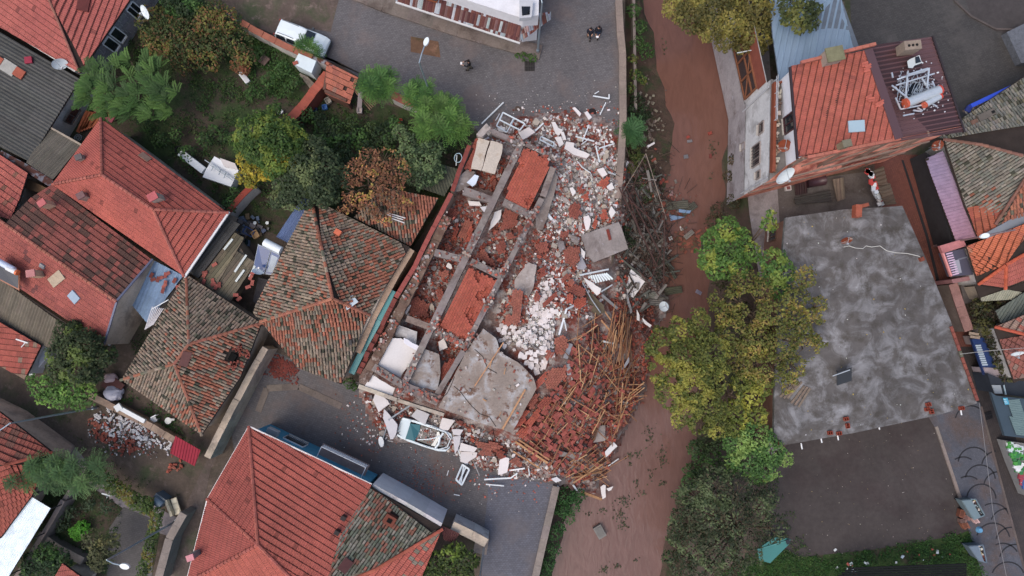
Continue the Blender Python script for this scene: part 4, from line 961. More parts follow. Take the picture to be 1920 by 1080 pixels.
g = MB(); g.bar(onU(3.0,5.0,0),onU(3.0,5.0,1.1),.06,.05,S(190,200,204)); part(g,'bracket',m_paint,hU)
g = MB(); g.prism([Vector((p.x,p.y,p.z)) for p in rr_],.12,S(90,100,112)); rf = part(g,'roof',m_any,hU)
g = MB(); lay(g,rr_[:],'rib',lambda x,y,r,i,j: jit(S(116,136,156),.05,r),pw=.42,pl=6,lift=.04,down=(-.22,-.97,0)); part(g,'sheeting',m_paint,rf,'blue-grey sheets')
# ---- flat concrete roof building
FZ = 4.3
FP = [(1473,408),(1580,393),(1692,386),(1733,478),(1782,600),(1832,756),(1760,778),(1600,812),(1451,838),(1452,740),(1458,620),(1465,500)]
hV = thing('building','large low building with bare swirled grey concrete flat roof','building',tuple(W(1640,600,0)))
P = [W(x,y,FZ) for x,y in FP]; g = MB(); g.prism(P,.32,(1,1,1),(1.2,1.35,1.35)); part(g,'roof',m_flat,hV)
g = MB(); Q = wallbox(g,P,0,FZ-.32,S(122,92,80),.12,top=False); part(g,'wall',m_red,hV,'red-brown brick wall')
for t0,t1 in ((.1,.35),): window_on(hV,Q[0],Q[-1],t0,t1,1.2,2.6,S(90,66,56),.04,2)
for (a,b,z) in (((1838,758),(1778,596),4.42),):
    g = MB(); A,B = W(1783,612,z),W(1833,752,z)
    for i in range(12):
        p = A+(B-A)*(i/12); q = A+(B-A)*((i+.93)/12); g.bar(p,q,.2,.1,jit(S(122,70,60) if i != 4 else S(90,88,74),.15))
    part(g,'brick_edging',m_red,hV,'orange brick edging')
def hollow_block(mb,c,sx,sy,h,rz,col):
    m_ = Matrix.Rotation(rz,3,'Z'); t = .035
    for x,y,w,d in ((-sx/2+t/2,0,t,sy),(sx/2-t/2,0,t,sy),(0,0,t,sy-2*t-.004),(0,-sy/2+t/2,sx-2*t,t),(0,sy/2-t/2,sx-2*t,t)):
        mb.box(c+m_@Vector((x,y,h/2)),(w,d,h),rz,col)
    mb.box(c+m_@Vector((0,0,.01)),(sx-.02,sy-.02,.02),rz,tuple(q*.3 for q in col))
for k,(x,y,a_,lb_) in enumerate([(1739,758,10,'upper red hollow block of the cluster near the lower roof edge'),(1737,767,10,'middle red hollow block of the cluster near the lower roof edge'),(1745,771,100,'lowest red hollow block of the cluster near the lower roof edge'),
      (1585,785,12,'single red hollow block above the double one at the roof edge'),(1588,798,98,'double red hollow block at the lower edge of the flat roof'),(1555,811,8,'dark red hollow block on the lower roof edge beside a white spout'),(1572,812,8,'small orange block right at the lower roof edge'),
      (1801,765,8,'orange block at the lower right roof corner'),(1454,831,10,'dark red hollow block at the lower left roof corner')]):
    g = MB(); hollow_block(g,W(x,y,FZ),.34,.26,.2,rad(a_),S(132,62,48)); tag(g.build('hollow_block',m_red),lb_,'brick')
g = MB(); c = W(1603,400,FZ); g.box(c+Vector((0,.1,.3)),(.45,.9,.6),rad(-4),S(150,84,66)); g.box(c+Vector((.45,.5,.25)),(.7,.25,.5),rad(14),S(134,76,60)); tag(g.build('chimney_stub',m_red),'L-shaped red brick stub at the upper edge of the flat roof','chimney')
g = MB(); g.box(W(1728,486,FZ+.12),(.3,.28,.24),.4,S(120,66,52)); tag(g.build('chimney_stub',m_red),'small red brick stub on the right edge of the flat roof at the white cable','chimney')
pts = [(1582,463),(1592,461),(1604,465),(1618,466),(1624,461),(1634,463),(1650,461),(1662,470),(1680,474),(1700,475),(1722,480),(1728,484)]
g = MB(); g.tube([W(x,y,FZ+.03) for x,y in pts],.025,5,S(196,196,190)); tag(g.build('cable',m_paint),'wavy white cable running from the rusty dish across the flat roof','cable')
c = W(1583,706,FZ+.5); t = thing('roof_hatch','dark tilted metal hatch lid standing on the lower part of the flat roof','hatch',(c.x,c.y,FZ))
g = MB(); m_ = Matrix.Rotation(rad(18),3,'Z')@Matrix.Rotation(rad(35),3,'X'); g.box(c,(1.1,1.25,.05),col=S(48,50,54),m=m_); part(g,'lid',m_paint,t)
g = MB(); g.bar(c+m_@Vector((-.9,.45,.03)),c+m_@Vector((.4,.5,.03)),.06,.05,S(190,196,200)); g.bar(c+m_@Vector((-.4,.45,0)),Vector((c.x-.3,c.y+.3,FZ)),.05,.05,S(120,124,130)); part(g,'frame',m_metal,t)
for k,(x,y,lb_) in enumerate([(1502,834,'leftmost'),(1539,822,'second'),(1570,817,'third'),(1647,797,'fourth'),(1801,770,'rightmost')]):
    p,q = W(x,y-3,FZ-.1),W(x+2,y+8,FZ-.15); g = MB(); g.tube([p,q],.05,8,S(214,216,218)); tag(g.build('rain_spout',m_paint),'%s white rain spout below the lower edge of the flat roof' % lb_,'spout')
for k in range(6):
    a_ = rad(42+k*3); p = W(1478+k*6,728+k*3+R.uniform(-3,3),FZ+.06); d = Vector((math.cos(a_),math.sin(a_),0))*.8; g = MB(); g.bar(p-d,p+d,.15,.05,jit(S(120,106,94),.1)); tag(g.build('plank',m_wood),'weathered plank of the small pile on the flat roof under the yellow tree','plank','planks piled on the flat roof')
# ---- yard between: sheets and drum
def sheetpx(name,poly,z,tint,label,cat,down,m=m_any,pw=.2,lift=.05,tilt=0,style='corr'):
    g = MB(); P = [W(x,y,z+(k*tilt if k < 2 else 0)) for k,(x,y) in enumerate(poly)]; g.prism([p-Vector((0,0,.02)) for p in P],.04,tint); lay(g,P,style,lambda x,y,r,i,j: jit(tint,.12,r),pw=pw,pl=6,lift=lift,down=down); return tag(g.build(name,m),label,cat)
sheetpx('corrugated_sheets',[(1489,371),(1556,356),(1560,378),(1492,383)],.5,S(66,64,62),'stack of dark corrugated sheets in the yard above the flat roof','metal sheets',(1,.2,0))
sheetpx('corrugated_sheets',[(1561,336),(1582,333),(1585,372),(1570,378)],.6,S(110,98,88),'beige corrugated sheets standing beside the dark yard','metal sheets',(.05,-1,0),pw=.28)
sheetpx('corrugated_sheets',[(1632,322),(1656,311),(1664,345),(1645,348)],1.6,S(92,80,68),'ribbed olive-brown sheet roof panel above the red alley','metal sheets',(1,.3,0),pw=.3,lift=.1)
sheetpx('corrugated_sheets',[(1645,350),(1668,343),(1680,382),(1660,385)],1.4,S(96,84,72),'lower ribbed olive-brown sheet panel beside the alley gutter','metal sheets',(1,.3,0),pw=.3,lift=.1)
g = MB(); g.tube([W(1512,343,.5),W(1546,337,.5)],.42,20,S(72,50,56)); tag(g.build('oil_drum',m_paint,smooth=True),'dark maroon drum lying in the yard against the brick wall','drum')
sheetpx('maroon_sheet',[(1490,345),(1512,338),(1514,362),(1492,366)],.3,S(58,42,44),'small dark maroon sheet left of the drum','metal sheet',(0,1,0))
g = MB(); c = W(1477,353,.15); g.box(c,(.45,.4,.3),.1,S(196,192,190)); g.box(c+Vector((0,0,.16)),(.28,.25,.02),.1,S(120,70,66)); tag(g.build('crate',m_paint),'small white open box in the dark yard corner','box')
g = MB(); P = [W(1628,322,2.2),W(1632,328,2.2),W(1638,350,1.6),(W(1646,368,1.0)),W(1653,384,.6)]
for i in range(26):
    t_ = i/25*3.99; k = int(t_); p = P[k]+(P[k+1]-P[k])*(t_-k); g.box(p+Vector((R.uniform(-.15,.15),R.uniform(-.15,.15),0)),(.35,.3,.12),R.uniform(0,3),jit(R.choice([S(206,208,212),S(190,200,208),S(176,70,66),S(214,214,214)]),.1))
tag(g.build('cloth_bundle',m_matte),'crumpled white and red plastic cloth hanging into the yard beside the alley','cloth')
# ---- right side houses
hX = house('house','long old house with grey-green barrel tiles at the right edge',[
    {'p': [(1734,268,3.4),(1818,212,3.4),(1925,140,3.6),(2060,60,3.8),(2060,330,5.0),(1915,292,5.0),(1840,272,4.6),(1768,262,3.6)],'t': t_old(-.3,(S(100,100,96),S(114,110,102),S(92,94,88)))},
    {'p': [(1768,262,3.6),(1840,272,4.6),(1915,292,5.0),(1960,310,5.0),(1878,418,3.8),(1834,448,3.2),(1808,385,3.2)],'t': t_old(-.2,(S(116,110,100),S(128,122,112),S(106,106,98)))}],'old',t_old(.1),
    ridges=[((1768,262,3.6),(1840,272,4.6)),((1840,272,4.6),(1915,292,5.0)),((1925,330,5.0),(1866,420,3.9))],capcol=S(120,86,74),wallpoly=[(1768,266,3),(1925,165,3),(2050,90,3),(2050,330,3),(1834,444,3)],wall=m_plastd)
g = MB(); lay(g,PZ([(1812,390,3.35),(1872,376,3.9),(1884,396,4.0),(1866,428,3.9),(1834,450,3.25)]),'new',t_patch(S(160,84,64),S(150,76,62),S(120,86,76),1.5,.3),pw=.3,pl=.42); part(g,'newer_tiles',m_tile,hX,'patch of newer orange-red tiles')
g = MB(); lay(g,PZ([(1925,330,5.1),(2060,300,4.6),(2060,420,3.9),(1874,424,3.9)]),'old',t_old(.9,off=4),pw=.24,pl=.34); part(g,'red_tiles',m_old,hX,'dark red southern tiles')
hX2 = house('canopy','long lilac-pink ribbed metal canopy over the dark alley frontage',[[(1735,298,3.0),(1768,283,3.0),(1832,444,3.0),(1792,454,2.9)]],'rib',lambda x,y,r,i,j: jit(mix(S(140,126,150),S(168,116,122),min(1,max(0,(11-y)/9))),.02,r),pw=.26,pl=12,lift=.04,down=(-1,-.25,0))
g = MB(); P = PZ([(1720,285,2.6),(1735,296,2.6),(1792,455,2.6),(1768,458,2.6)]); g.prism([Vector((p.x+.9,p.y+.1,2.2)) for p in P],2.15,S(52,52,56)); part(g,'shop_front',m_any,hX2,'dark shop front under the canopy')
g = MB(); lay(g,PZ([(1803,208,3.0),(1862,183,3.0),(1925,158,3.0),(1925,172,2.9),(1868,205,2.9),(1828,226,2.9)]),'corr',lambda x,y,r,i,j: jit(r.choice([S(96,92,90),S(80,66,62),S(112,112,112)]),.15,r),pw=.2,pl=3,lift=.05,down=(-.4,.9,0)); tag(g.build('rusty_sheets',m_any),'narrow rusty corrugated strip behind the blue fascia','metal sheets')
g = MB(); g.bar(W(1820,199,3.2),W(1920,152,3.2),.3,.22,S(46,76,190)); tag(g.build('blue_fascia',m_paint),'bright blue painted fascia strip at the edge of the square','fascia')
g = MB(); g.bar(W(1812,210,3.0),W(1818,200,3.0),.4,.2,S(40,52,116)); tag(g.build('fascia_end',m_paint),'dark blue end piece of the bright blue fascia','fascia')
g = MB(); c = W(1846,217,3.6); g.box(c,(1.4,.5,.6),rad(25),S(96,90,84)); g.box(c+Vector((-.9,-.6,0)),(.5,.5,.5),rad(20),S(110,84,72)); g.box(c+Vector((.45,.2,.31)),(.25,.2,.02),rad(25),S(20,20,20)); tag(g.build('chimney',m_any),'low mossy brick chimney on the grey-green tiles near the blue fascia','chimney')
# upper right wall strip and gravel roof
g = MB(); g.prism(PZ([(1888,60,.7),(1925,42,.7),(2060,20,.7),(2060,120,.7),(1915,118,.7)]),.7); tag(g.build('platform',mat("gravel_roof",S(96,100,108),var=.25,scale=4,fine=.4,bump=.8,bscale=30)),'low gravel-topped concrete platform cut by the right edge above the blue fascia','platform')
# orange roof house mid right
hY = house('house','bright orange-red tiled hip roof with blue shop sign beside the red alley',[
    {'p': [(1811,462,3.6),(1925,418,4.6),(2060,370,5),(2060,400,5.2),(1885,497,4.9),(1834,533,3.5)],'t': t_patch(S(184,96,68),S(168,88,68),S(160,104,84),1.4,.15)},
    {'p': [(1834,533,3.5),(1885,497,4.9),(1884,540,3.5)],'t': t_new(S(160,82,72),S(150,76,66))},
    {'p': [(1885,497,4.9),(2060,400,5.2),(2060,480,3.6),(1920,526,3.5),(1884,540,3.5)],'t': t_patch(S(160,84,76),S(150,80,72),S(124,104,96),1.5,.3)}],'new',t_new(),
    ridges=[((1834,533,3.5),(1885,497,4.9)),((1885,497,4.9),(2000,432,5.1)),((1885,497,4.9),(1884,540,3.5))],capcol=S(170,84,60),wallpoly=[(1811,464,3.3),(1925,425,3.3),(2060,400,3.3),(2060,480,3.3),(1884,538,3.3),(1834,531,3.3)],wall=m_plastd,inset=.2)
g = MB(); g.prism(PZ([(1767,474,3.0),(1807,466,3.0),(1825,515,3.0),(1784,518,3.0)]),.5,S(76,74,88)); sg = part(g,'canopy',m_paint,hY,'dark canopy over the shop entrance')
g = MB()
for i in range(10): t_ = i/10; a = W(1771+t_*13.5,474+t_*43,3.06); g.box(a+Vector((.35,-.05,0)),(.5,.09,.03),rad(14),S(206,178,200))
part(g,'white_stripes',m_paint,sg)
g = MB(); g.bar(W(1767,474,3.1),W(1783,518,3.1),.14,.2,S(210,140,136)); part(g,'pink_rail',m_paint,sg)
g = MB(); g.box(W(1795,500,3.03),(.45,1.0,.04),rad(10),S(150,150,160)); g.box(W(1806,484,3.03),(.9,.1,.03),rad(15),S(110,112,124)); part(g,'roof_items',m_paint,sg)
g = MB(); g.prism(PZ([(1762,461,3.2),(1806,448,3.2),(1812,461,3.2),(1768,475,3.2)]),.3,S(172,112,112)); part(g,'pink_ledge',m_any,hY)
g = MB(); g.prism(PZ([(1784,524,2.2),(1826,516,2.2),(1828,524,2.2),(1787,531,2.2)]),2.2,S(150,110,112)); part(g,'side_wall',m_any,hY)
g = MB(); a,b = W(1850,446,4.0),W(1925,405,4.2); g.bar(a,b,.7,.06,S(120,124,130)); tag(g.build('valley_gutter',m_paint),'grey sheet-metal valley between two right-hand roofs','gutter')
hY2 = house('lean_to','pale green-grey corrugated lean-to below the orange-red roof',[[(1828,534,3.0),(1884,542,3.0),(1925,528,3.0),(2000,500,3.0),(2000,530,2.5),(1895,562,2.5),(1840,565,2.5)]],'corr',dark_corr(S(138,138,122)),pw=.18,pl=3,lift=.05,down=(-.2,-1,0),wallpoly=[(1830,536,2.2),(2000,502,2.2),(2000,528,2.2),(1842,563,2.2)])
hY3 = house('lean_to','dark mossy corrugated roof at the right edge',[[(1866,583,2.7),(1925,545,2.9),(2000,500,3),(2000,570,2.6),(1925,594,2.5),(1876,606,2.5)]],'corr',dark_corr(S(86,92,86)),pw=.24,pl=2,lift=.07,down=(-.45,-.85,0),wallpoly=[(1868,584,2.2),(2000,505,2.2),(2000,568,2.2),(1876,604,2.2)])
wallrun('yard_wall',[(1786,532),(1800,575),(1816,620)],.5,1.6,0,'low reddish wall between the alley and the dark concrete yard',m_kerb,m_conc,.7,captint=(1.05,.66,.6))
g = MB(); g.prism(PZ([(1800,530,.1),(1830,530,.1),(1842,560,.1),(1808,570,.1)]),.06,(.55,.56,.6)); tag(g.build('yard_slab',m_conc),'dark concrete yard slab below the shop canopy','paving')
hZ = house('house','house with lichen-grey and red tiles at the right edge behind the white dish',[
    {'p': [(1864,613,3.3),(1925,588,3.8),(2060,540,4.4),(2060,600,4.6),(1925,628,4.0)],'t': t_patch(S(138,110,102),S(150,86,76),S(128,110,104),1.8,.25)},
    {'p': [(1864,613,3.3),(1925,628,4.0),(2060,600,4.6),(2060,690,3.8),(1925,708,3.4),(1902,718,3.2)],'t': t_patch(S(140,84,76),S(132,104,98),S(150,80,70),1.5,.2)}],'new',t_new(),
    ridges=[((1864,613,3.3),(1925,628,4.0))],capcol=S(170,84,62),wallpoly=[(1866,615,3),(1925,592,3),(2060,560,3),(2060,690,3),(1902,714,3)],wall=m_plastd,inset=.2)
g = MB(); g.prism(PZ([(1822,636,1.4),(1845,632,1.4),(1874,705,1.4),(1848,708,1.4)]),.25,S(40,60,108)); st = tag(g.build('awning',m_paint),'dark blue awning with pale slats beside the alley','awning')
g = MB()
for i in range(10): t_ = i/10; a = W(1834+t_*14,648+t_*40,1.46); g.box(a,(.42,.12,.03),rad(2),S(170,186,200))
tag(part(g,'slats',m_paint,st))
g = MB(); g.prism(PZ([(1824,630,1.3),(1838,630,1.3),(1840,645,1.3),(1830,646,1.3)]),1.2,S(150,140,140)); tag(g.build('gate_post',m_any),'pale block at the upper end of the blue awning','pillar')
g = MB(); g.prism(PZ([(1844,689,1.5),(1868,690,1.5),(1888,709,1.5),(1852,708,1.5)]),1.4,S(150,140,146)); tag(g.build('gate_post',m_any),'pale lilac wall block at the lower end of the blue awning','wall')
for k,(x,y) in enumerate([(1825,625),(1827,630)]): g = MB(); g.bar(W(x-8,y,1.7),W(x+10,y+3,1.7),.25,.06,S(150,134,118)); tag(g.build('board',m_wood),'%s pale board above the blue awning by the hedge' % ('upper','lower')[k],'board')
# grey-green striped canopy with sign, bottom right
hS = thing('canopy','dark green-framed canopy with pale striped sheets at the right edge','canopy',tuple(W(1890,780,0)))
g = MB(); g.prism(PZ([(1858,735,2.8),(1868,742,2.8),(1925,748,2.8),(1980,750,2.8),(1990,830,2.8),(1925,822,2.8),(1884,817,2.8)]),.25,S(56,70,80)); part(g,'frame',m_paint,hS)
for P in ([(1888,750),(1911,748),(1925,790),(1900,785)],[(1892,780),(1925,788),(1928,818),(1905,815)]):
    g = MB(); lay(g,[W(x,y,2.86) for x,y in P],'corr',lambda x,y,r,i,j: S(104,124,124),pw=.13,pl=4,lift=.04,down=(1,.1,0)); part(g,'striped_panel',m_paint,hS)
g = MB(); g.prism([W(x,y,2.95) for x,y in ((1881,746),(1889,746),(1893,758),(1885,759))],.05,S(76,150,176)); sn = part(g,'sign',m_paint,hS,'small turquoise sign')
g = MB()
for i in range(3): a = W(1884+i*1.2,749.5+i*3,2.965); g.box(a,(.22,.035,.01),rad(-5),S(190,220,230))
part(g,'lettering',m_paint,sn)
g = MB(); g.prism(PZ([(1852,700,1.8),(1880,712,1.8),(1925,715,1.8),(1925,745,1.8),(1862,735,1.8)]),1.8,S(46,52,62)); tag(g.build('kiosk',m_any),'low dark kiosk between the blue awning and the striped canopy','kiosk')
g = MB(); g.prism(PZ([(1860,722,1.9),(1876,722,1.9),(1880,738,1.9),(1866,738,1.9)]),.08,S(150,158,164)); g.bar(W(1882,722,1.95),W(1886,740,1.95),.1,.05,S(150,170,180)); tag(g.build('pale_panel',m_paint),'pale grey panel on top of the dark kiosk','panel')
# stall of goods
hK2 = thing('market_stall','narrow stall of white, green and red packets along the right edge','stall',tuple(W(1912,860,0)))
g = MB(); g.prism(PZ([(1884,826,1.0),(1925,832,1.0),(1960,840,1.0),(1960,940,1.0),(1925,930,1.0),(1900,870,1.0)]),.9,S(122,122,122)); part(g,'counter',m_any,hK2)
g = MB(); cols = [S(200,206,208),S(190,202,206),S(70,140,60),S(52,112,60),S(206,210,210),S(150,60,70),S(60,90,140),S(214,214,210)]
for i in range(120):
    y = R.uniform(830,922); x = 1888+(y-830)*.33+R.uniform(0,26); c_ = cols[min(7,int((y-826)/97*6+R.random()*2))]; g.box(W(x,y,1.05),(R.uniform(.2,.4),R.uniform(.15,.35),R.uniform(.08,.2)),R.choice((1.2,1.35,.1)),jit(c_,.1))
part(g,'goods',m_paint,hK2)
# ================================================================ THE COLLAPSED BUILDING
GRP = 'pieces of the collapsed building'
CTRL = [(850,420,.9),(820,540,1.0),(790,520,1.0),(770,640,1.0),(850,700,.9),(925,430,1.3),(950,470,1.4),(890,320,1.2),(920,345,1.2),(960,250,.6),(1000,240,.35),(1050,240,.3),(1100,250,.25),(1140,260,.2),(1060,290,.9),(1120,300,.5),
        (1050,340,1.1),(1100,350,.9),(1145,350,.5),(1020,420,1.7),(1080,420,1.2),(1150,400,.4),(1000,500,1.9),(1060,500,1.5),(1120,520,.8),(1160,540,-.3),(975,570,2.2),(1040,580,2.0),(1000,650,2.4),(1080,620,1.8),(1140,620,.4),(1180,600,-1.2),
        (1060,690,2.0),(1020,730,1.9),(990,790,1.5),(1060,770,1.5),(1110,740,.9),(1160,740,-.7),(1200,700,-1.9),(1020,850,.9),(1080,850,.3),(1130,840,-.9),(1110,905,-1.7),(1000,880,.3),(1190,540,-1.6),(1200,480,-1.9),(1190,400,-1.7),(1180,330,-1.5),(1230,400,-2.25),(1240,480,-2.3),(1230,570,-2.2),
        (720,760,.45),(760,790,.4),(800,800,.5),(850,820,.55),(900,850,.6),(950,860,.5),(700,740,.3)]
MP = [(905,245),(930,215),(1000,212),(1060,205),(1120,212),(1155,235),(1168,290),(1190,300),(1235,330),(1245,420),(1262,455),(1240,520),(1262,575),(1222,640),(1222,690),(1212,740),(1180,800),(1160,850),(1125,895),(1128,925),(1085,930),(1040,905),(980,893),(900,878),(850,852),(790,835),(730,832),(690,790),(672,745),(662,722),(775,497),(840,362),(872,270)]
def dedge(x,y,P):
    d = 1e9; n = len(P)
    for i in range(n):
        ax,ay = P[i]; bx,by = P[(i+1) % n]; t = max(0,min(1,((x-ax)*(bx-ax)+(y-ay)*(by-ay))/((bx-ax)**2+(by-ay)**2+1e-9)))
        d = min(d,math.hypot(x-ax-(bx-ax)*t,y-ay-(by-ay)*t))
    return d
def gz(x,y):
    xw = lerp_st(y,1)
    if x < xw: return 0.0
    t = min(1,(x-xw)/max(4,lerp_st(y,2)-xw)); return max(WZ,-1.3-1.1*t)
def hz_(x,y):
    sw = 0; s = 0
    for (a,b,h) in CTRL:
        w = 1/((x-a)**2+(y-b)**2+60)**1.5; sw += w; s += w*h
    h = s/sw; g0 = gz(x,y)
    if not inside((x,y),MP): return g0
    t = min(1,dedge(x,y,MP)/16); t = t*t*(3-2*t)
    return g0+(max(h,g0)-g0)*t
g = MB(); st_ = 6; idx = {}
for x in range(655,1275,st_):
    for y in range(200,940,st_):
        if inside((x,y),MP):
            idx[(x,y)] = len(g.v); g.v.append(W(x,y,hz_(x,y)+.02+(nz(x*.06,y*.06,1)*.1+nz(x*.2,y*.2,1,4)*.06)*min(1,dedge(x,y,MP)/12)))
for (x,y),i in idx.items():
    q = [(x,y),(x+st_,y),(x+st_,y+st_),(x,y+st_)]
    if all(k in idx for k in q): g.f.append(tuple(idx[k] for k in reversed(q))); g.c.append((1,1,1))
mo = g.build('rubble_mound',m_mound); tag(mo,'heap of crushed brick, mortar and dust under the collapsed building','rubble',kind='stuff')

BT = 3.0
def bpx(name,a,b,w,z,h,label,cat='beam',m=m_beam,tint=(1,1,1),zb=None,rough=True):
    A,B = W(*a,z),W(*b,z if zb is None else zb); A.z -= h/2; B.z -= h/2; g = MB(); n = max(1,int((B-A).length/.8)) if rough else 1
    for i in range(n):
        p,q = A+(B-A)*(i/n),A+(B-A)*((i+1)/n); j = Vector((0,0,R.uniform(-.012,.012))) if rough else Vector((0,0,0)); g.bar(p+j,q+j,w*(1+R.uniform(-.09,.07)),h,jit(tint,.08))
    return tag(g.build(name,m),label,cat)
# pieces of the frame
bpx('concrete_beam',(979,266),(746,743),.52,BT,.55,'long grey concrete beam running the whole length of the ruin through its middle')
bpx('concrete_beam',(1037,314),(1018,368),.46,BT-.2,.5,'short pale beam beside the upper red hollow-block floor',tint=(1.15,1.12,1.1))
bpx('concrete_beam',(1016,372),(870,655),.42,BT-.1,.5,'rough cracked long beam along the right side of the red floor bays')
bpx('concrete_beam',(869,658),(818,742),.4,BT-.15,.5,'cracked beam end between the open bay and the big sloping slab')
bpx('concrete_beam',(916,243),(976,268),.34,BT,.5,'upper left cross beam at the north corner of the ruin')
bpx('concrete_beam',(986,270),(1050,301),.34,BT-.1,.5,'upper right cross beam leading into the northern rubble')
bpx('concrete_beam',(869,357),(929,377),.55,BT-.03,.5,'cross beam below the two cream floor panels')
bpx('concrete_beam',(944,378),(1000,406),.5,BT-.03,.5,'cross beam below the upper red hollow-block floor')
bpx('concrete_beam',(815,473),(867,486),.55,BT-.03,.5,'cross beam between the two left rubble-filled bays')
bpx('concrete_beam',(883,490),(940,518),.5,BT-.03,.5,'cross beam between broken bay and large red floor')
bpx('concrete_beam',(762,597),(808,614),.5,BT-.03,.5,'brown stained cross beam above the white tilted slabs',tint=(1.05,.95,.85))
bpx('concrete_beam',(818,620),(870,648),.5,BT-.03,.5,'cross beam below the large red floor sprinkled with brick bits')
bpx('concrete_beam',(700,688),(752,720),.6,BT-.05,.5,'lower left cross beam with crumbled end')
bpx('concrete_beam',(756,724),(822,752),.7,BT-.05,.5,'lower right cross beam at the south edge of the ruin')
bpx('edge_beam',(672,724),(744,750),.3,BT-.15,.6,'pale edge beam along the south-west corner',m=m_cream)
bpx('edge_beam',(744,750),(832,778),.25,BT-.35,.6,'pale thin edge beam along the south side',m=m_cream)
for P,z,lb,tn in (([(893,252),(912,231),(920,240),(905,256),(898,256)],BT,'pale broken wall block at the north corner of the ruin',(1.25,1.25,1.25)),):
    polyth('wall_block',P,z,1.0,m_conc,lb,'wall',tn)
# party wall on the west with brick parapet and brown strip
wallrun('party_wall',[(880,272),(862,318),(848,358)],.3,3.0,0,'thin broken wall by the green lean-to, north-west edge of the ruin',m_cream,m_red,.32,(.75,.68,.66),captint=S(122,62,56),jag=.06,seg=.5)
wallrun('party_wall',[(846,362),(797,458),(779,497),(742,558)],.3,3.2,0,'brick-topped west wall of the ruin beside the dark gap',m_cream,m_red,.34,(.7,.6,.56),captint=S(140,74,68),jag=.04,seg=.45)
wallrun('party_wall',[(741,560),(712,618),(690,660),(672,700)],.3,2.9,0,'crumbling lower stretch of the west wall topped with brick scraps',m_cream,m_red,.34,(.7,.6,.56),captint=S(116,62,56),jag=.16,seg=.35)
g = MB(); P = [(838,405),(812,462),(797,490),(786,512),(750,582),(722,640),(700,680),(682,712)]
for a,b in zip(P,P[1:]):
    A,B = W(*a,BT-.05),W(*b,BT-.05); n = max(1,int((B-A).length/.5))
    for i in range(n): g.bar(A+(B-A)*(i/n)-Vector((0,0,.25)),A+(B-A)*((i+1)/n)-Vector((0,0,.25+R.uniform(-.02,.02))),.72+R.uniform(-.08,.08),.5,jit((1,1,1),.1))
tag(g.build('concrete_ledge',mat("brown_concrete",S(112,92,80),var=.2,scale=1.4,bump=.5,col2=S(86,66,56),s2=1.2,col3=S(150,138,128),s3=1.5,lo3=.58,hi3=.66)),'brown stained floor edge running inside the west wall of the ruin','ledge')

# hollow-block panels: rows of clay blocks, each with its own tint
def blocks(mb,poly,z,ang,col,bw=.2,bl=.27,h=.16,tilt=(0,0),missing=.0,groove=True,rng=R,drop=None):
    P = [W(x,y,z) for x,y in poly]; c = sum(P,Vector((0,0,0)))/len(P); a = rad(ang); e = Vector((math.cos(a),math.sin(a),0)); f = Vector((-e.y,e.x,0))
    us = [(p-c).dot(e) for p in P]; vs = [(p-c).dot(f) for p in P]; PP = [(p.x,p.y) for p in P]
    tv = Vector((math.cos(rad(tilt[0])),math.sin(rad(tilt[0])),0))*tilt[1]
    n = Vector((-tv.x,-tv.y,1)).normalized(); ex = (e+Vector((0,0,e.dot(tv)))).normalized(); ey = n.cross(ex); m_ = Matrix((ex,ey,n)).transposed()
    j = 0; v = min(vs)
    while v < max(vs):
        u = min(us)+(j % 2)*bl*.4+rng.uniform(-.02,.02)
        while u < max(us):
            q = c+e*(u+bl/2)+f*(v+bw/2)
            if inside((q.x,q.y),PP) and rng.random() >= missing:
                dz = (q-c).dot(tv); cc = jit(col,.12,rng)
                dzz = 0
                if drop and nz(q.x,q.y,.8,7) > drop: dzz = -rng.uniform(.1,.35)
                q = Vector((q.x,q.y,z+dz-h/2+dzz+rng.uniform(-.008,.012)))
                mb.box(q,(bl-.014,bw-.022,h),col=cc,m=m_)
                if groove: mb.box(q+n*(h/2),(bl-.02,.018,.012),col=tuple(k*.5 for k in cc),m=m_)
            u += bl
        v += bw; j += 1
BR = S(166,88,72); BRD = S(138,74,62)
def panel(poly,z,ang,label,col=BR,name='block_floor',cat='floor slab',under=True,**kw):
    t_ = [W(x,y,z) for x,y in poly]; c = sum(t_,Vector((0,0,0)))/len(t_); t = thing(name,label,cat,(c.x,c.y,z-.4),GRP if name == 'brick_chunk' else None)
    g = MB(); blocks(g,poly,z,ang,col,**kw); part(g,'hollow_blocks',m_red,t)
    return t
panel([(983,276),(1031,299),(1028,318),(990,396),(946,372),(962,330)],BT-.12,64,'upper red hollow-block floor bay, cracked across its right side',drop=.35)
panel([(879,503),(936,526),(905,596),(872,642),(823,611)],BT-.12,64,'largest red hollow-block floor bay in the middle of the ruin',drop=.3)
panel([(893,260),(898,262),(884,320),(870,316)],BT-.35,64,'narrow dark red block strip left of the two cream panels',BRD)
panel([(932,362),(940,330),(945,333),(936,368)],BT-.3,64,'thin orange block strip beside the middle of the long beam',BR)
for P,lb in (([(896,258),(918,264),(902,320),(883,317)],'left one of the two cream concrete floor panels'),([(920,263),(942,270),(941,287),(928,327),(903,320)],'right one of the two cream concrete floor panels')):
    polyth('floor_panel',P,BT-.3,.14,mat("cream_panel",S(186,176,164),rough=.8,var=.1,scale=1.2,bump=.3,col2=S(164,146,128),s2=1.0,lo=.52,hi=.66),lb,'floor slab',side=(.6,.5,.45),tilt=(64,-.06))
polyth('floor_panel',[(846,346),(876,318),(890,322),(884,345),(862,358),(848,360)],BT-.5,.2,m_conc,'broken grey panel with red edge at the north-west wall','floor slab',tilt=(150,.1))
polyth('white_sheet',[(875,342),(890,327),(898,330),(892,345),(886,350)],BT-.35,.05,m_plast,'pale blue-white broken sheet between panel and rubble, north-west bay','board',(.9,1.0,1.1))
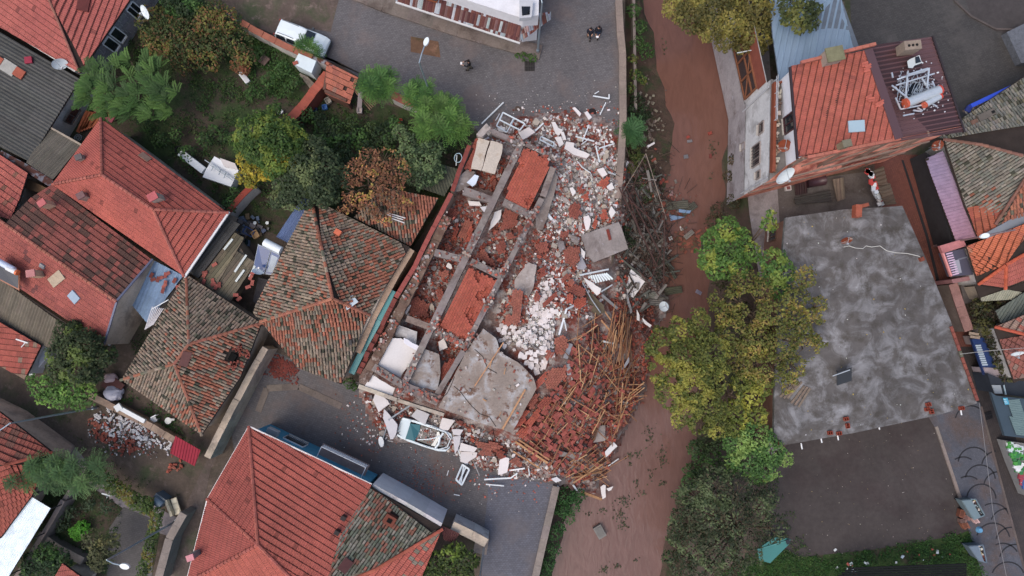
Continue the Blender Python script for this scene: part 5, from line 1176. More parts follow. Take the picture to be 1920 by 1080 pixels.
# white tilted slabs in the south-west bays
m_white2 = mat("clean_plaster",S(214,210,208),rough=.85,var=.05,scale=1,bump=.2,bscale=8,fine=.05)
polyth('white_slab',[(737,634),(752,634),(787,655),(778,668),(754,700),(750,708),(703,684)],BT-.6,.15,m_white2,'large white tilted slab in the south-west bay','wall panel',tilt=(-30,-.22))
polyth('white_slab',[(757,633),(789,651),(784,660),(757,643)],BT-.15,.15,m_white2,'narrow white wall strip with brick edge above the large tilted slab','wall panel',(.92,.95,1.05),tilt=(60,.2))
polyth('grey_slab',[(742,607),(782,622),(780,648),(758,632),(741,632)],BT-.7,.12,m_plastd,'pale grey plaster slab below the stained cross beam','wall panel',(.9,.9,.92))
polyth('white_slab',[(697,702),(740,728),(735,742),(684,724)],BT-.35,.12,m_white2,'white slab at the very south-west corner of the ruin','wall panel',tilt=(-30,-.1))
polyth('grey_slab',[(797,655),(823,664),(826,700),(820,732),(764,722)],BT-.5,.15,m_slab,'smooth grey floor slab between long beam and rubble, south bay','floor slab',(1.0,1.03,1.06))
panel([(826,688),(846,672),(866,668),(856,700),(828,740)],BT-.9,60,'dark red broken block floor beside the smooth grey slab',BRD,drop=.2,missing=.1)
# big sloping grey slab
polyth('roof_slab',[(906,616),(930,634),(938,660),(972,680),(1000,708),(1006,728),(960,812),(893,790),(822,764),(836,735),(872,662)],BT-.15,.18,m_slab,'big grey concrete slab with pale wet stains and cracks, south part of the ruin','floor slab')
for k,(pts,lb) in enumerate([([(851,724),(862,733),(875,750),(885,762),(900,776)],'long crack in the big grey slab'),([(822,752),(838,738),(846,722),(852,706)],'short dark crack at the left edge of the big grey slab'),([(890,655),(905,668),(914,690),(932,700)],'thin crack in the upper part of the big grey slab'),([(900,776),(918,782),(930,800)],'thin crack near the lower edge of the big grey slab')]):
    g = MB()
    for a,b in zip(pts,pts[1:]): g.bar(W(*a,BT-.14),W(*b,BT-.14),.05,.012,S(44,38,36))
    tag(g.build('crack',m_any),lb,'crack')
# cracked concrete strip beside the upper floor bay
polyth('broken_slab',[(1036,315),(1046,330),(1040,360),(1030,395),(1018,430),(1006,432),(1004,408),(1018,372)],BT-.75,.3,m_conc,'long broken grey slab leaning right of the upper red floor','floor slab',(1.05,1,.95),tilt=(0,-.25))
polyth('broken_slab',[(965,525),(990,492),(1006,498),(1000,540),(990,560),(965,562)],2.3,.2,m_conc,'pale broken slab between the two brick-strewn bays in the middle','floor slab',(1.2,1.2,1.2),tilt=(20,.15))
t = thing('fallen_slab','large square grey concrete roof slab lying tilted at the canal wall','floor slab',tuple(W(1132,455,.4)))
P = PZ([(1089,441,1.5),(1160,416,1.1),(1166,429,1.0),(1178,466,.6),(1113,492,1.0),(1100,475,1.2)])
g = MB(); g.prism(P,.45,(1,1,1.02),(1.2,1.2,1.25)); part(g,'slab',m_conc,t)  # side faces tinted lighter, painting in the lit edge
g = MB(); A,B = W(1139,430,1.28),W(1144,450,1.1); g.bar(A,B,.22,.1,S(112,52,44)); part(g,'hole',m_red,t)
# ---- slabs and shards seen one by one
def sh(name,pts,label,m=m_white2,tint=(1,1,1),th=.12,dz=.2,cat='slab',side=None,tilt=None):
    cx = sum(p[0] for p in pts)/len(pts); cy = sum(p[1] for p in pts)/len(pts); z = hz_(cx,cy)+th+dz+.2
    return polyth(name,pts,z,th,m,label,cat,tint,None,side,tilt or (R.uniform(0,360),R.uniform(.02,.12)))
rs = (.75,.42,.36)
for pts,lb,m,tn,th in [
 ([(1183,505),(1210,527),(1188,558),(1181,555),(1175,557),(1167,537),(1174,527)],'large clean white slab near the canal edge with a bitten corner',m_white2,(1,1,1.02),.1),
 ([(1093,519),(1127,541),(1125,550),(1119,554),(1106,540)],'long white triangular shard above the curved brown sheet',m_white2,(1,1,1),.1),
 ([(703,738),(714,737),(731,757),(721,764),(710,773),(699,750)],'white slab nearest the south-west corner in the street rubble',m_white2,(.92,.93,.97),.2),
 ([(720,767),(745,796),(742,815),(737,823),(732,824),(718,784)],'tall white slab leaning under the fallen lamp post',m_white2,(.84,.86,.92),.25),
 ([(782,767),(805,777),(797,797),(771,780)],'grey-white square slab above the crushed car',m_white2,(.74,.76,.8),.25),
 ([(829,783),(853,788),(840,807),(823,805)],'white slab strewn with brick dust right above the crushed car bonnet',m_white2,(.9,.88,.88),.15),
 ([(847,805),(869,806),(862,817),(850,815)],'small pale slab just right of the crushed car',m_white2,(.85,.85,.88),.2),
 ([(849,819),(864,817),(862,832),(853,852)],'narrow grey-white shard pointing down beside the crushed car',m_white2,(.75,.76,.8),.2),
 ([(864,830),(895,840),(889,848),(861,845)],'upper of two white slabs side by side in the southern rubble',m_white2,(.95,.93,.93),.15),
 ([(864,847),(895,849),(893,857),(874,869),(863,865)],'lower of two white slabs side by side in the southern rubble',m_white2,(.95,.93,.93),.15),
 ([(941,855),(955,859),(951,886),(934,891),(936,865)],'upright white slab at the southern end of the brick rubble',m_white2,(1,.98,1),.12),
 ([(1034,229),(1041,229),(1047,240),(1056,243),(1048,254),(1042,251)],'zigzag white wall fragment in the northern rubble',m_white2,(1,1,1),.2),
 ([(1051,247),(1057,247),(1062,262),(1055,263)],'narrow white block right of the zigzag fragment',m_white2,(1,1,1),.2),
 ([(1040,257),(1052,256),(1057,270),(1049,276)],'white block below the zigzag fragment',m_white2,(1,1,1),.2),
 ([(1058,278),(1062,265),(1077,268),(1076,276),(1106,290),(1100,297),(1075,290)],'long L-shaped white wall piece in the northern rubble',m_white2,(.95,.93,.93),.35),
 ([(1073,202),(1078,201),(1090,213),(1087,218)],'long white block lying on the street north of the rubble',m_white2,(.95,.95,.98),.15),
 ([(1096,211),(1101,208),(1110,220),(1104,225)],'short white block beside the round manhole cover',m_white2,(.95,.95,.98),.15),
 ([(1213,273),(1227,266),(1228,269),(1215,277)],'white strip lying on the muddy canal bank',m_white2,(.95,.95,.98),.1),
 ([(1169,312),(1177,301),(1179,305),(1172,315)],'white strip just over the quay wall in the weeds',m_white2,(.95,.98,1),.08),
 ([(972,249),(992,238),(1004,248),(980,262)],'thick pinkish-white wall block at the north rim of the ruin',m_white2,(.97,.93,.93),.35),
 ([(932,237),(947,238),(948,248),(935,246)],'white shard below the northern window frame',m_white2,(1,1,1),.1),
 ([(1119,318),(1131,314),(1139,327),(1130,332)],'white block with red edge close to the quay wall',m_white2,(1,.98,.98),.25),
 ([(1137,350),(1147,342),(1152,353),(1143,357)],'small white triangular piece below the brick block at the quay',m_white2,(1,1,1),.12),
 ([(1068,352),(1074,351),(1080,360),(1074,368)],'white shard in the upper grey rubble',m_white2,(1,1,1),.12),
 ([(1141,398),(1146,386),(1155,398),(1146,410)],'white rounded piece above the big square roof slab',m_white2,(1,1,1),.1),
 ([(1094,406),(1104,404),(1108,412),(1104,430),(1099,433),(1095,417)],'tall white piece with red holes left of the rounded white one',m_white2,(1,.96,.96),.12),
 ([(1110,409),(1125,416),(1123,421),(1112,417)],'thin white piece between two red block chunks',m_white2,(1,1,1),.1),
 ([(1089,464),(1097,473),(1096,485),(1090,482)],'white flake left of the big square roof slab',m_white2,(1,1,1),.1),
 ([(1069,440),(1082,444),(1086,452),(1083,458),(1071,452)],'rounded grey concrete lump in the middle rubble',m_conc,(1,1,1),.3),
 ([(1081,504),(1090,478),(1100,500),(1094,506)],'blue-grey triangular plaster piece beside a block chunk',m_conc,(1.0,1.1,1.3),.1),
 ([(1045,450),(1056,452),(1060,465),(1050,474)],'dark grey slab shard left of the rounded concrete lump',m_conc,(.8,.8,.85),.2),
 ([(1134,847),(1151,829),(1158,837),(1136,857)],'clean white board at the waterside below the timbers',m_white2,(1,1.03,1.06),.08),
 ([(1121,799),(1135,797),(1135,826),(1113,830)],'grey concrete block piece with hollow bricks on its left edge',m_conc,(1,1,1),.35),
 ([(1040,842),(1063,849),(1092,849),(1084,866),(1065,855),(1048,856)],'flat grey shard under the crossing timbers',m_conc,(.9,.9,.9),.1),
 ([(1033,898),(1044,894),(1053,901),(1042,905)],'pale square panel at the end of the quay wall',m_white2,(.8,.83,.88),.08),
 ([(1126,913),(1132,909),(1136,910),(1136,932),(1130,936)],'white upright piece at the southern tip of the rubble',m_white2,(1,.98,.98),.2),
 ([(1137,916),(1150,912),(1146,919),(1141,921)],'small white flake floating at the southern tip',m_white2,(1,1,1),.05),
 ([(1165,693),(1179,669),(1182,674),(1168,696)],'pale blue-grey plank near the waterside under the cable',m_white2,(.62,.68,.8),.08),
 ([(1194,580),(1199,590),(1199,602),(1194,600)],'upper white fragment left of the fallen dish',m_white2,(1,1,1),.1),
 ([(1205,596),(1222,610),(1219,614),(1203,602)],'lower white fragment below the fallen dish',m_white2,(1,1,1),.1),
 ([(840,492),(846,496),(848,503),(844,505),(836,500)],'oval white plaster piece below the cross beam in the left bay',m_white2,(1,1,1),.12),
 ([(877,376),(899,378),(903,386),(880,385)],'bright white block in the upper left bay',m_white2,(1,1,1),.3),
 ([(900,388),(916,386),(914,400),(907,397)],'pale blue-white rubble block at the upper left bay corner',m_white2,(.9,.95,1.05),.25),
 ([(927,398),(940,393),(938,410),(925,425),(916,432)],'white plaster strip along the broken right-hand bay',m_white2,(1,1,1),.15),
 ([(822,641),(832,634),(839,652),(824,658)],'white cube-like block in the lower middle bay',m_white2,(1,.98,.96),.4),
 ([(755,583),(764,567),(771,573),(762,590)],'white block on the west ledge of the middle bay',m_white2,(1,.97,.95),.3),
 ([(1173,553),(1177,551),(1186,585),(1182,588)],'grey metal-like bar sticking out below the big white slab',m_conc,(.9,1,1.1),.1)]:
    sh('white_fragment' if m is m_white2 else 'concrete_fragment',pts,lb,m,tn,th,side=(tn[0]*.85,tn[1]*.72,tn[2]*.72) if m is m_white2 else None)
# chunks of hollow-block floor, by outline
ck = [([(1066,388),(1078,379),(1088,385),(1091,402),(1078,412),(1066,404)],64),([(1124,408),(1132,388),(1146,415),(1130,412)],50),([(1059,469),(1070,461),(1087,465),(1086,490),(1075,500),(1058,490)],100),([(1049,435),(1065,430),(1066,440),(1052,446)],80),([(1004,460),(1026,451),(1029,468),(1012,478)],70),([(1048,525),(1064,509),(1070,515),(1056,530)],45),
      ([(1060,540),(1080,530),(1100,545),(1092,556),(1062,548)],30),([(1064,552),(1075,549),(1074,570),(1063,568)],88),([(1075,563),(1102,556),(1098,572),(1086,580),(1074,574)],35),([(1015,571),(1041,547),(1046,552),(1020,577)],42),([(960,544),(981,544),(975,603),(948,614),(949,587),(960,589)],84),([(1040,637),(1049,629),(1064,632),(1066,649),(1055,666),(1040,660)],80),
      ([(1024,655),(1037,660),(1039,672),(1022,674)],60),([(1026,693),(1062,685),(1062,707),(1043,726),(1022,726)],55),([(987,728),(1026,697),(1022,712),(1004,733)],45),([(980,759),(1002,739),(1013,739),(1000,768)],50),([(1005,763),(1021,745),(1038,742),(1034,753),(1017,769)],50),([(958,792),(977,767),(996,770),(975,801)],50),([(986,795),(1007,767),(1017,769),(996,799)],50),([(963,813),(988,799),(1000,803),(980,822)],40),
      ([(822,408),(837,390),(863,395),(850,412),(835,427)],50),([(858,445),(866,420),(874,410),(887,415),(872,450)],66),([(846,440),(855,418),(862,421),(855,442)],66),([(937,432),(947,393),(970,400),(971,416),(962,428)],70),([(929,465),(935,454),(950,452),(947,474),(933,474)],60),([(890,480),(908,467),(936,505),(920,498)],64),([(949,482),(968,478),(968,487),(950,490)],10),([(971,425),(979,420),(984,432),(978,444),(972,438)],80),([(948,434),(962,436),(966,446),(950,447)],10),
      ([(770,562),(785,558),(804,571),(802,596),(766,590)],74),([(815,548),(827,540),(837,554),(827,571)],60),([(820,512),(836,504),(843,514),(828,524)],35),([(891,826),(930,831),(941,838),(938,846),(892,838)],-12),([(898,842),(922,846),(920,856),(897,850)],-10),([(955,862),(970,856),(980,873),(960,875)],30),([(1125,340),(1140,330),(1147,332),(1132,355),(1126,350)],50),([(1137,310),(1150,318),(1152,324),(1146,322)],-45),([(928,842),(944,846),(948,858),(932,860)],20),
      ([(905,420),(914,412),(902,440),(896,446)],64),([(1010,505),(1022,500),(1025,515),(1012,520)],30),([(1066,520),(1078,524),(1074,536),(1062,532)],60),([(1000,560),(1006,545),(1014,556),(1006,570)],70),([(880,424),(888,430),(882,450),(872,456)],64),([(838,452),(846,460),(842,474),(834,470)],64),([(1082,352),(1092,345),(1095,360),(1086,366)],60),([(1090,366),(1104,362),(1106,372),(1094,378)],30),([(1110,425),(1116,402),(1122,406),(1116,430)],70)]
for k,(pts,a_) in enumerate(ck):
    cx = sum(p[0] for p in pts)/len(pts); cy = sum(p[1] for p in pts)/len(pts)
    panel(pts,hz_(cx,cy)+.55+R.uniform(0,.12),a_,'broken chunk of red hollow-block floor lying in the rubble of the collapsed building',R.choice((BR,BRD,warm(S(146,80,70),.2),warm(S(156,90,78),.2))),'brick_chunk','brick chunk',tilt=(R.uniform(0,360),R.uniform(.05,.3)),bw=.16,bl=.24,h=.14)
# ---- piles of like pieces: a few meshes shared by many separate objects
def scatter(name,protos,n,zone,label,cat,group,ang=None,sc=(1,1),dz=(.02,.2),tiltr=.35,long=None):
    Z = zone; xs = [p[0] for p in Z]; ys = [p[1] for p in Z]; k = 0; tries = 0
    while k < n and tries < n*60:
        tries += 1; x,y = R.uniform(min(xs),max(xs)),R.uniform(min(ys),max(ys))
        if not inside((x,y),Z): continue
        o = R.choice(protos).copy(); COL.objects.link(o)
        z = hz_(x,y)+R.uniform(*dz); o.location = W(x,y,z); a_ = R.uniform(0,360) if ang is None else R.choice(ang)+R.gauss(0,7)
        o.rotation_euler = (R.gauss(0,tiltr),R.gauss(0,tiltr),rad(a_)); s_ = R.uniform(*sc)
        o.scale = (s_*(R.uniform(*long) if long else 1),s_,s_)
        tag(o,label,cat,group); k += 1
def protos(n,fn,name,m):
    out = []
    for i in range(n):
        g = MB(); fn(g,i); ob = g.build(name,m,base=(0,0,0)); out.append(ob)
    return out
def kill(ps):
    for p in ps: bpy.data.objects.remove(p)
def shard(g,i,c,r0=.16,r1=.3,h=.12):
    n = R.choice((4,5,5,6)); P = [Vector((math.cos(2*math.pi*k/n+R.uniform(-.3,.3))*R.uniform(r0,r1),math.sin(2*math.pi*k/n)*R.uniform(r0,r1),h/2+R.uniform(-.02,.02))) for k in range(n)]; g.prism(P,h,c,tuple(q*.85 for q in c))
def fbrick(g,i):
    c = jit(R.choice((BR,BRD,warm(S(148,84,72),.2),S(120,72,64),S(140,104,98))),.1); L = R.choice((.2,.24,.3)); w = R.choice((.14,.18)); h = R.choice((.09,.13)); g.box((0,0,0),(L,w,h),0,c)
    for q in (-.3,0,.3): g.box((0,q*w,h/2),(L*.96,w*.06,.014),0,tuple(k*.5 for k in c))
    if i % 2:
        g.box((L*.55,w*.2,-.01),(L*.5,w*.6,h*.9),.2,jit(c,.1))
pb = protos(10,fbrick,'brick_fragment',m_red)
pc = protos(8,lambda g,i: shard(g,i,R.choice((S(150,142,138),S(128,122,122),S(168,158,146),S(118,112,114))),.1,.24,.14),'concrete_fragment',m_any)
pw = protos(8,lambda g,i: shard(g,i,R.choice((S(216,212,210),S(206,200,198),S(220,218,220))),.1,.26,.08),'plaster_fragment',m_any)
pm = protos(6,lambda g,i: shard(g,i,R.choice((S(204,194,190),S(188,178,174),S(210,202,200))),.2,.42,.04),'marble_tile',m_any)
def ftile(g,i):
    c = jit(R.choice((S(150,82,74),S(140,76,68),S(126,68,62),S(158,88,78))),.08)
    for q in (-.08,0,.08): g.box((0,q,.0),(.42,.055,.035),0,c)
    g.box((0,0,-.012),(.42,.25,.02),0,tuple(k*.7 for k in c))
pt = protos(6,ftile,'roof_tile',m_tile)
NB = [(905,262),(935,235),(1000,222),(1060,215),(1145,240),(1160,300),(1160,420),(1100,500),(1130,560),(1110,600),(1050,590),(1030,530),(1000,480),(1030,400),(1050,330),(985,275)]
BAYS = [[(858,375),(925,385),(870,478),(818,468),(812,440)],[(812,480),(864,490),(806,608),(765,592),(790,520)],[(940,395),(1000,415),(945,510),(890,485)],[(905,300),(960,290),(925,358),(870,345)],[(826,626),(868,650),(850,690),(820,665)],[(960,520),(995,480),(1010,520),(1000,600),(960,615),(930,600)]]
SOUTH = [(680,738),(760,760),(850,785),(960,825),(1050,870),(1050,905),(960,895),(880,872),(850,850),(780,830),(715,815)]
lbk = 'small broken red brick piece among the rubble of the collapsed building'
for Z,n in ((NB,110),(BAYS[0],24),(BAYS[1],26),(BAYS[2],20),(BAYS[3],14),(BAYS[4],10),(BAYS[5],22),(SOUTH,64)): scatter('brick_fragment',pb,n,Z,lbk,'brick','loose brick pieces in the rubble',sc=(.8,1.6),dz=(.05,.22))
for Z,n in ((NB,110),(SOUTH,36),(BAYS[1],8),(BAYS[2],10),(BAYS[5],16)): scatter('concrete_fragment',pc,n,Z,'grey lump of broken concrete among the rubble of the collapsed building','concrete','grey concrete lumps in the rubble',sc=(.6,1.7),dz=(.05,.25))
for Z,n in ((NB,150),(SOUTH,50),(BAYS[2],14),(BAYS[5],16),(BAYS[0],8),(BAYS[1],10)): scatter('plaster_fragment',pw,n,Z,'small white plaster flake among the rubble of the collapsed building','plaster','white plaster flakes in the rubble',sc=(.4,1.15),dz=(.08,.28))
MZ = [(1022,520),(1040,510),(1035,560),(1050,575),(1030,600),(1040,620),(1036,675),(1012,700),(975,672),(932,640),(935,610),(985,610),(1000,560)]
scatter('marble_tile',pm,150,MZ,'broken white floor tile lying in the pale field in the middle of the ruin','floor tile','broken white floor tiles in the ruin',ang=[50,55,60,-35],sc=(.45,.9),dz=(.2,.27),tiltr=.03)
TZ1 = [(968,812),(1030,735),(1050,715),(1065,690),(1075,640),(1115,600),(1140,640),(1170,700),(1180,760),(1150,830),(1140,890),(1100,915),(1060,900),(1020,880),(965,840)]
scatter('roof_tile',pt,185,[(975,815),(1050,720),(1075,650),(1120,690),(1130,780),(1110,840),(1060,880),(1000,860)],'red roof tile tumbled among timbers on the fallen roof of the collapsed building','roof tile','roof tiles tumbled on the fallen roof',ang=[57,50,64,-33],sc=(.95,1.1),dz=(.3,.62),tiltr=.16)
scatter('roof_tile',pt,110,TZ1,'red roof tile tumbled among timbers on the fallen roof of the collapsed building','roof tile','roof tiles tumbled on the fallen roof',sc=(.8,1.1),dz=(.25,.6),tiltr=.3)
# timbers
def ftim(g,i):
    c = jit(R.choice((S(150,108,76),S(124,88,64),S(176,138,104),S(98,74,60))),.1); g.box((0,0,0),(1,.032+.014*(i % 4),.04),0,c)
pl_ = protos(8,ftim,'timber_batten',m_wood)
TL = 'splintered orange-brown roof batten on the fallen roof of the collapsed building'
def timbers(n,Z,ang,L,dz=(.25,.65),til=.07): scatter('timber_batten',pl_,n,Z,TL,'timber','roof battens strewn over the fallen roof',ang=ang,dz=dz,tiltr=til,long=L,sc=(.9,1.3))
timbers(52,[(985,800),(1040,735),(1100,720),(1130,790),(1100,860),(1040,880),(990,850)],[57,57,-33],(.5,2.6))
timbers(56,[(1060,640),(1110,600),(1150,690),(1180,770),(1140,840),(1100,780)],[60,-42,85,40,-55],(.6,3.0))
timbers(36,[(1140,590),(1180,600),(1183,670),(1150,690),(1135,640)],[80,84,88,76],(1.0,3.4),(.5,1.0))
timbers(30,[(1075,850),(1130,850),(1150,880),(1120,900),(1080,905)],[30,34,26,-40],(1.0,3.0),(.2,.6))
timbers(30,[(1140,690),(1200,690),(1195,740),(1160,800)],[65,30,75,10],(1.0,3.0),(.3,.6))
for k,(a,b,w,z0_) in enumerate([((890,724),(944,642),.09,0),((942,805),(985,730),.14,0),((966,828),(1027,868),.16,0),((972,824),(1030,862),.12,0),((962,846),(1012,878),.12,0),((1070,866),(1118,834),.12,0),((1072,896),(1128,884),.14,0),((1075,905),(1130,870),.12,0),((1090,922),(1128,936),.2,0),((1118,562),(1145,600),.1,0),((1127,600),(1160,640),.12,0),((1148,795),(1190,768),.1,0),((924,670),(918,690),.06,0),((948,690),(945,702),.06,0),((935,782),(940,772),.05,0),((905,748),(912,752),.1,0)]):
    za = (BT if a[0] < 970 and a[1] < 800 else hz_(*a)+.5); zb = (BT if b[0] < 970 and b[1] < 800 else hz_(*b)+.6)
    if a == (942,805): za = zb = BT
    g = MB(); g.bar(W(*a,za),W(*b,zb),w*.95,w*.8,jit(S(168,128,94),.12)); tag(g.build('timber_beam',m_wood),'longer orange-brown roof timber on the collapsed building','timber','long roof timbers of the collapsed building')
pd = protos(7,lambda g,i: (g.box((0,0,0),(1,.1+.05*(i % 3),.03),0,jit(R.choice((S(92,88,82),S(66,56,50),S(116,112,108),S(80,84,78))),.1)),g.box((.3,.06,.02),(.4,.04,.02),0,S(60,54,50))),'splintered_board',m_any)
scatter('splintered_board',pd,120,[(1168,320),(1225,330),(1246,400),(1262,470),(1240,560),(1200,610),(1165,540),(1175,430)],'grey splintered board in the dark tangle between quay and water','board','grey boards in the tangle at the canal',dz=(.1,.6),tiltr=.2,long=(.4,1.9),sc=(.8,1.3))
kill(pb+pc+pw+pm+pt+pl_+pd)
# crumbs: too many to count
g = MB()
def crumbs(n,Z,cols,s0,s1,dz=.05,spread=None):
    xs = [p[0] for p in Z]; ys = [p[1] for p in Z]; k = 0
    while k < n:
        x,y = R.uniform(min(xs),max(xs)),R.uniform(min(ys),max(ys))
        if not inside((x,y),Z): continue
        k += 1
        if spread and nz(x,y,.05,3) < spread: continue
        s_ = R.uniform(s0,s1); m_ = Euler((R.gauss(0,.5),R.gauss(0,.5),R.uniform(0,6))).to_matrix()
        g.box(W(x,y,hz_(x,y)+R.uniform(.02,dz+.1)),(s_*R.uniform(.8,1.6),s_,s_*.6),col=jit(R.choice(cols),.15),m=m_)
GRY = [S(150,142,138),S(122,116,114),S(172,164,158),S(140,126,118)]; RED = [BR,BRD,warm(S(140,80,68),.2),S(104,64,56),S(128,96,90)]; WH = [S(214,210,208),S(200,196,194)]
crumbs(2600,NB,GRY+RED[:3]+WH+WH,.06,.2)
crumbs(1500,[(1040,300),(1160,300),(1155,420),(1090,440),(1020,420)],GRY+GRY+WH+RED[:1],.08,.26)
crumbs(1300,[(1000,430),(1100,440),(1110,520),(1120,590),(1030,600),(960,500)],RED+RED+GRY+WH[:1],.08,.24)
for Z in BAYS: crumbs(420,Z,RED+RED+GRY,.08,.24)
crumbs(1500,SOUTH,RED+GRY+GRY+WH,.06,.2)
crumbs(1900,TZ1,RED+RED+[S(100,60,52),S(84,60,52)]+GRY[:2],.08,.22)
crumbs(900,[(1140,560),(1230,560),(1215,690),(1200,740),(1170,800),(1150,760),(1180,680)],RED+[S(96,56,50)],.08,.22)
crumbs(1000,[(1165,300),(1240,330),(1245,430),(1250,500),(1215,580),(1150,560),(1160,440)],GRY+[S(90,80,76)]*3+RED[:2],.06,.24)
for i in range(300):
    x,y = R.uniform(830,1004),R.uniform(620,808)
    if not inside((x,y),[(906,616),(960,680),(1004,720),(960,808),(830,762),(872,662)]): continue
    if dedge(x,y,[(906,616),(960,680),(1004,720),(960,808),(830,762),(872,662)]) > 6+26*R.random()**2 and R.random() < .75: continue
    s_ = R.uniform(.03,.16); g.box(W(x,y,BT-.11+.03*R.random()),(s_*R.uniform(.8,2),s_,s_*.5),R.uniform(0,3),jit(R.choice(GRY+RED+WH),.15))
for (a,b,n) in (((979,266),(746,743),260),((1016,372),(870,655),220),((869,357),(929,377),30),((944,378),(1000,406),50),((815,473),(867,486),30),((883,490),(940,518),40),((818,620),(870,648),90),((700,688),(752,720),60),((756,724),(822,752),50),((840,405),(690,690),220),((916,243),(1050,301),90)):
    for i in range(n):
        t = R.random()
        if nz(a[0]+t*9,a[1],1.1,2) < -.1: continue
        s_ = R.uniform(.04,.18); g.box(W(a[0]+(b[0]-a[0])*t+R.gauss(0,4),a[1]+(b[1]-a[1])*t+R.gauss(0,4),BT+.02+R.random()*.05),(s_*R.uniform(.8,2),s_,s_*.6),R.uniform(0,3),jit(R.choice(GRY+RED),.15))
crumbs(900,[(930,640),(1040,660),(1040,560),(1020,520),(990,560),(985,610)],WH+WH+GRY,.06,.2,.1)
tag(g.build('rubble',m_any),'countless crumbs of brick, mortar and plaster over the whole collapse','rubble',kind='stuff')
g = MB()
def bits(n,Z,cols,s0,s1,gauss=None):
    k = 0
    xs = [p[0] for p in Z]; ys = [p[1] for p in Z]
    while k < n:
        x,y = (R.uniform(min(xs),max(xs)),R.uniform(min(ys),max(ys))) if not gauss else (R.gauss(gauss[0],gauss[2]),R.gauss(gauss[1],gauss[3]))
        k += 1
        if not inside((x,y),Z): continue
        s_ = R.uniform(s0,s1); g.box(W(x,y,gz(x,y)+.03+.03*R.random()),(s_*R.uniform(.7,1.8),s_,s_*.4),R.uniform(0,3),jit(R.choice(cols),.15))
STR = [(860,160),(1160,120),(1160,250),(900,250)]; LOW = [(640,720),(1040,900),(1010,1040),(905,1000),(700,905),(580,830)]
bits(330,STR,WH+GRY,.02,.07,(1040,225,90,28)); bits(260,[(950,200),(1160,200),(1160,300),(960,290)],RED+WH,.05,.16)
bits(330,LOW,WH+GRY+RED[:1],.02,.06,(830,860,110,60)); bits(200,LOW,RED,.04,.09,(795,905,34,22)); bits(300,LOW,RED+WH,.04,.12,(720,790,40,30)); bits(90,LOW,RED+WH,.05,.12,(950,905,60,14))
bits(160,[(480,650),(560,680),(560,720),(490,700)],[S(104,48,42),S(90,44,40)],.05,.16)
bits(500,[(500,655),(565,690),(550,722),(505,705)],[S(112,50,42),S(96,44,38)],.06,.14,(532,690,18,14))
tag(g.build('litter_of_debris',m_any),'small chips of brick and plaster scattered over the paving','debris',kind='stuff')
g = MB()
for P,n,cols,sa,sb in (([(1475,840),(1740,765),(1800,940),(1830,1000),(1780,1060),(1480,1060)],170,[S(150,144,138),S(110,104,96),S(120,108,80)],.02,.05),([(880,150),(1150,20),(1150,200),(960,210)],70,[S(160,156,150),S(60,56,56)],.02,.06),([(1450,400),(1700,400),(1830,760),(1460,830)],70,[S(190,190,186),S(160,140,70)],.02,.07)):
    for i in range(n):
        x,y = R.uniform(min(p[0] for p in P),max(p[0] for p in P)),R.uniform(min(p[1] for p in P),max(p[1] for p in P))
        if inside((x,y),P): s_ = R.uniform(sa,sb); z_ = FZ+.01 if P[0] == (1450,400) else .03; z_ += .02*R.random(); g.box(W(x,y,z_),(s_*1.4,s_,.02),R.uniform(0,3),jit(R.choice(cols),.2))
tag(g.build('leaf_litter',m_any),'tiny leaves and specks scattered over parking lot, street and flat roof','litter',kind='stuff')
# ================================================================ TREES AND PLANTS
def leaf(mb,p,s,col,nrm,rng=R,long=1.5):
    a = rng.uniform(0,6.283); t = Vector((math.cos(a),math.sin(a),0)); u = nrm.cross(t)
    if u.length < 1e-3: u = Vector((1,0,0))
    u.normalize(); v = nrm.cross(u)
    mb.face([p-u*s*long*.5,p-v*s*.42,p+u*s*long*.5,p+v*s*.42],col)
def crown_leaves(mb,blobs,pal,size,dens,rng,up=.75,light=None,hol=.0):
    for (px,py,rp,z) in blobs:
        rp = rp*1.16; c = W(px,py,z); r = rp*(CH-z)/FPX; n = int(dens*1.4*3.1416*r*r); off = rng.uniform(0,50)
        base = rng.choice(pal)
        for i in range(n):
            d = Vector((rng.gauss(0,1),rng.gauss(0,1),rng.gauss(.35,.8))); d.normalize()
            k = nz(d.x*1.6+off,d.y*1.6,1.3,off); rr = r*(.55+.45*rng.random()**.5)*(1+.45*k)
            p = c+Vector((d.x*rr,d.y*rr,d.z*rr*.72))
            if hol and nz(p.x,p.y,1.1,17+off*.0) < -.5+hol: continue
            t = nz(p.x,p.y,.9,31)+nz(p.x,p.y,3.2,3)*.5
            col = base if rng.random() < .22 else rng.choice(pal)
            if light and t > .22: col = rng.choice(light)
            nn = (d*.6+Vector((rng.gauss(0,.45),rng.gauss(0,.45),up))).normalized()
            leaf(mb,p,size*rng.uniform(.6,1.3),jit(tuple(q*(1.03+.3*t) for q in col),.2,rng),nn,rng)
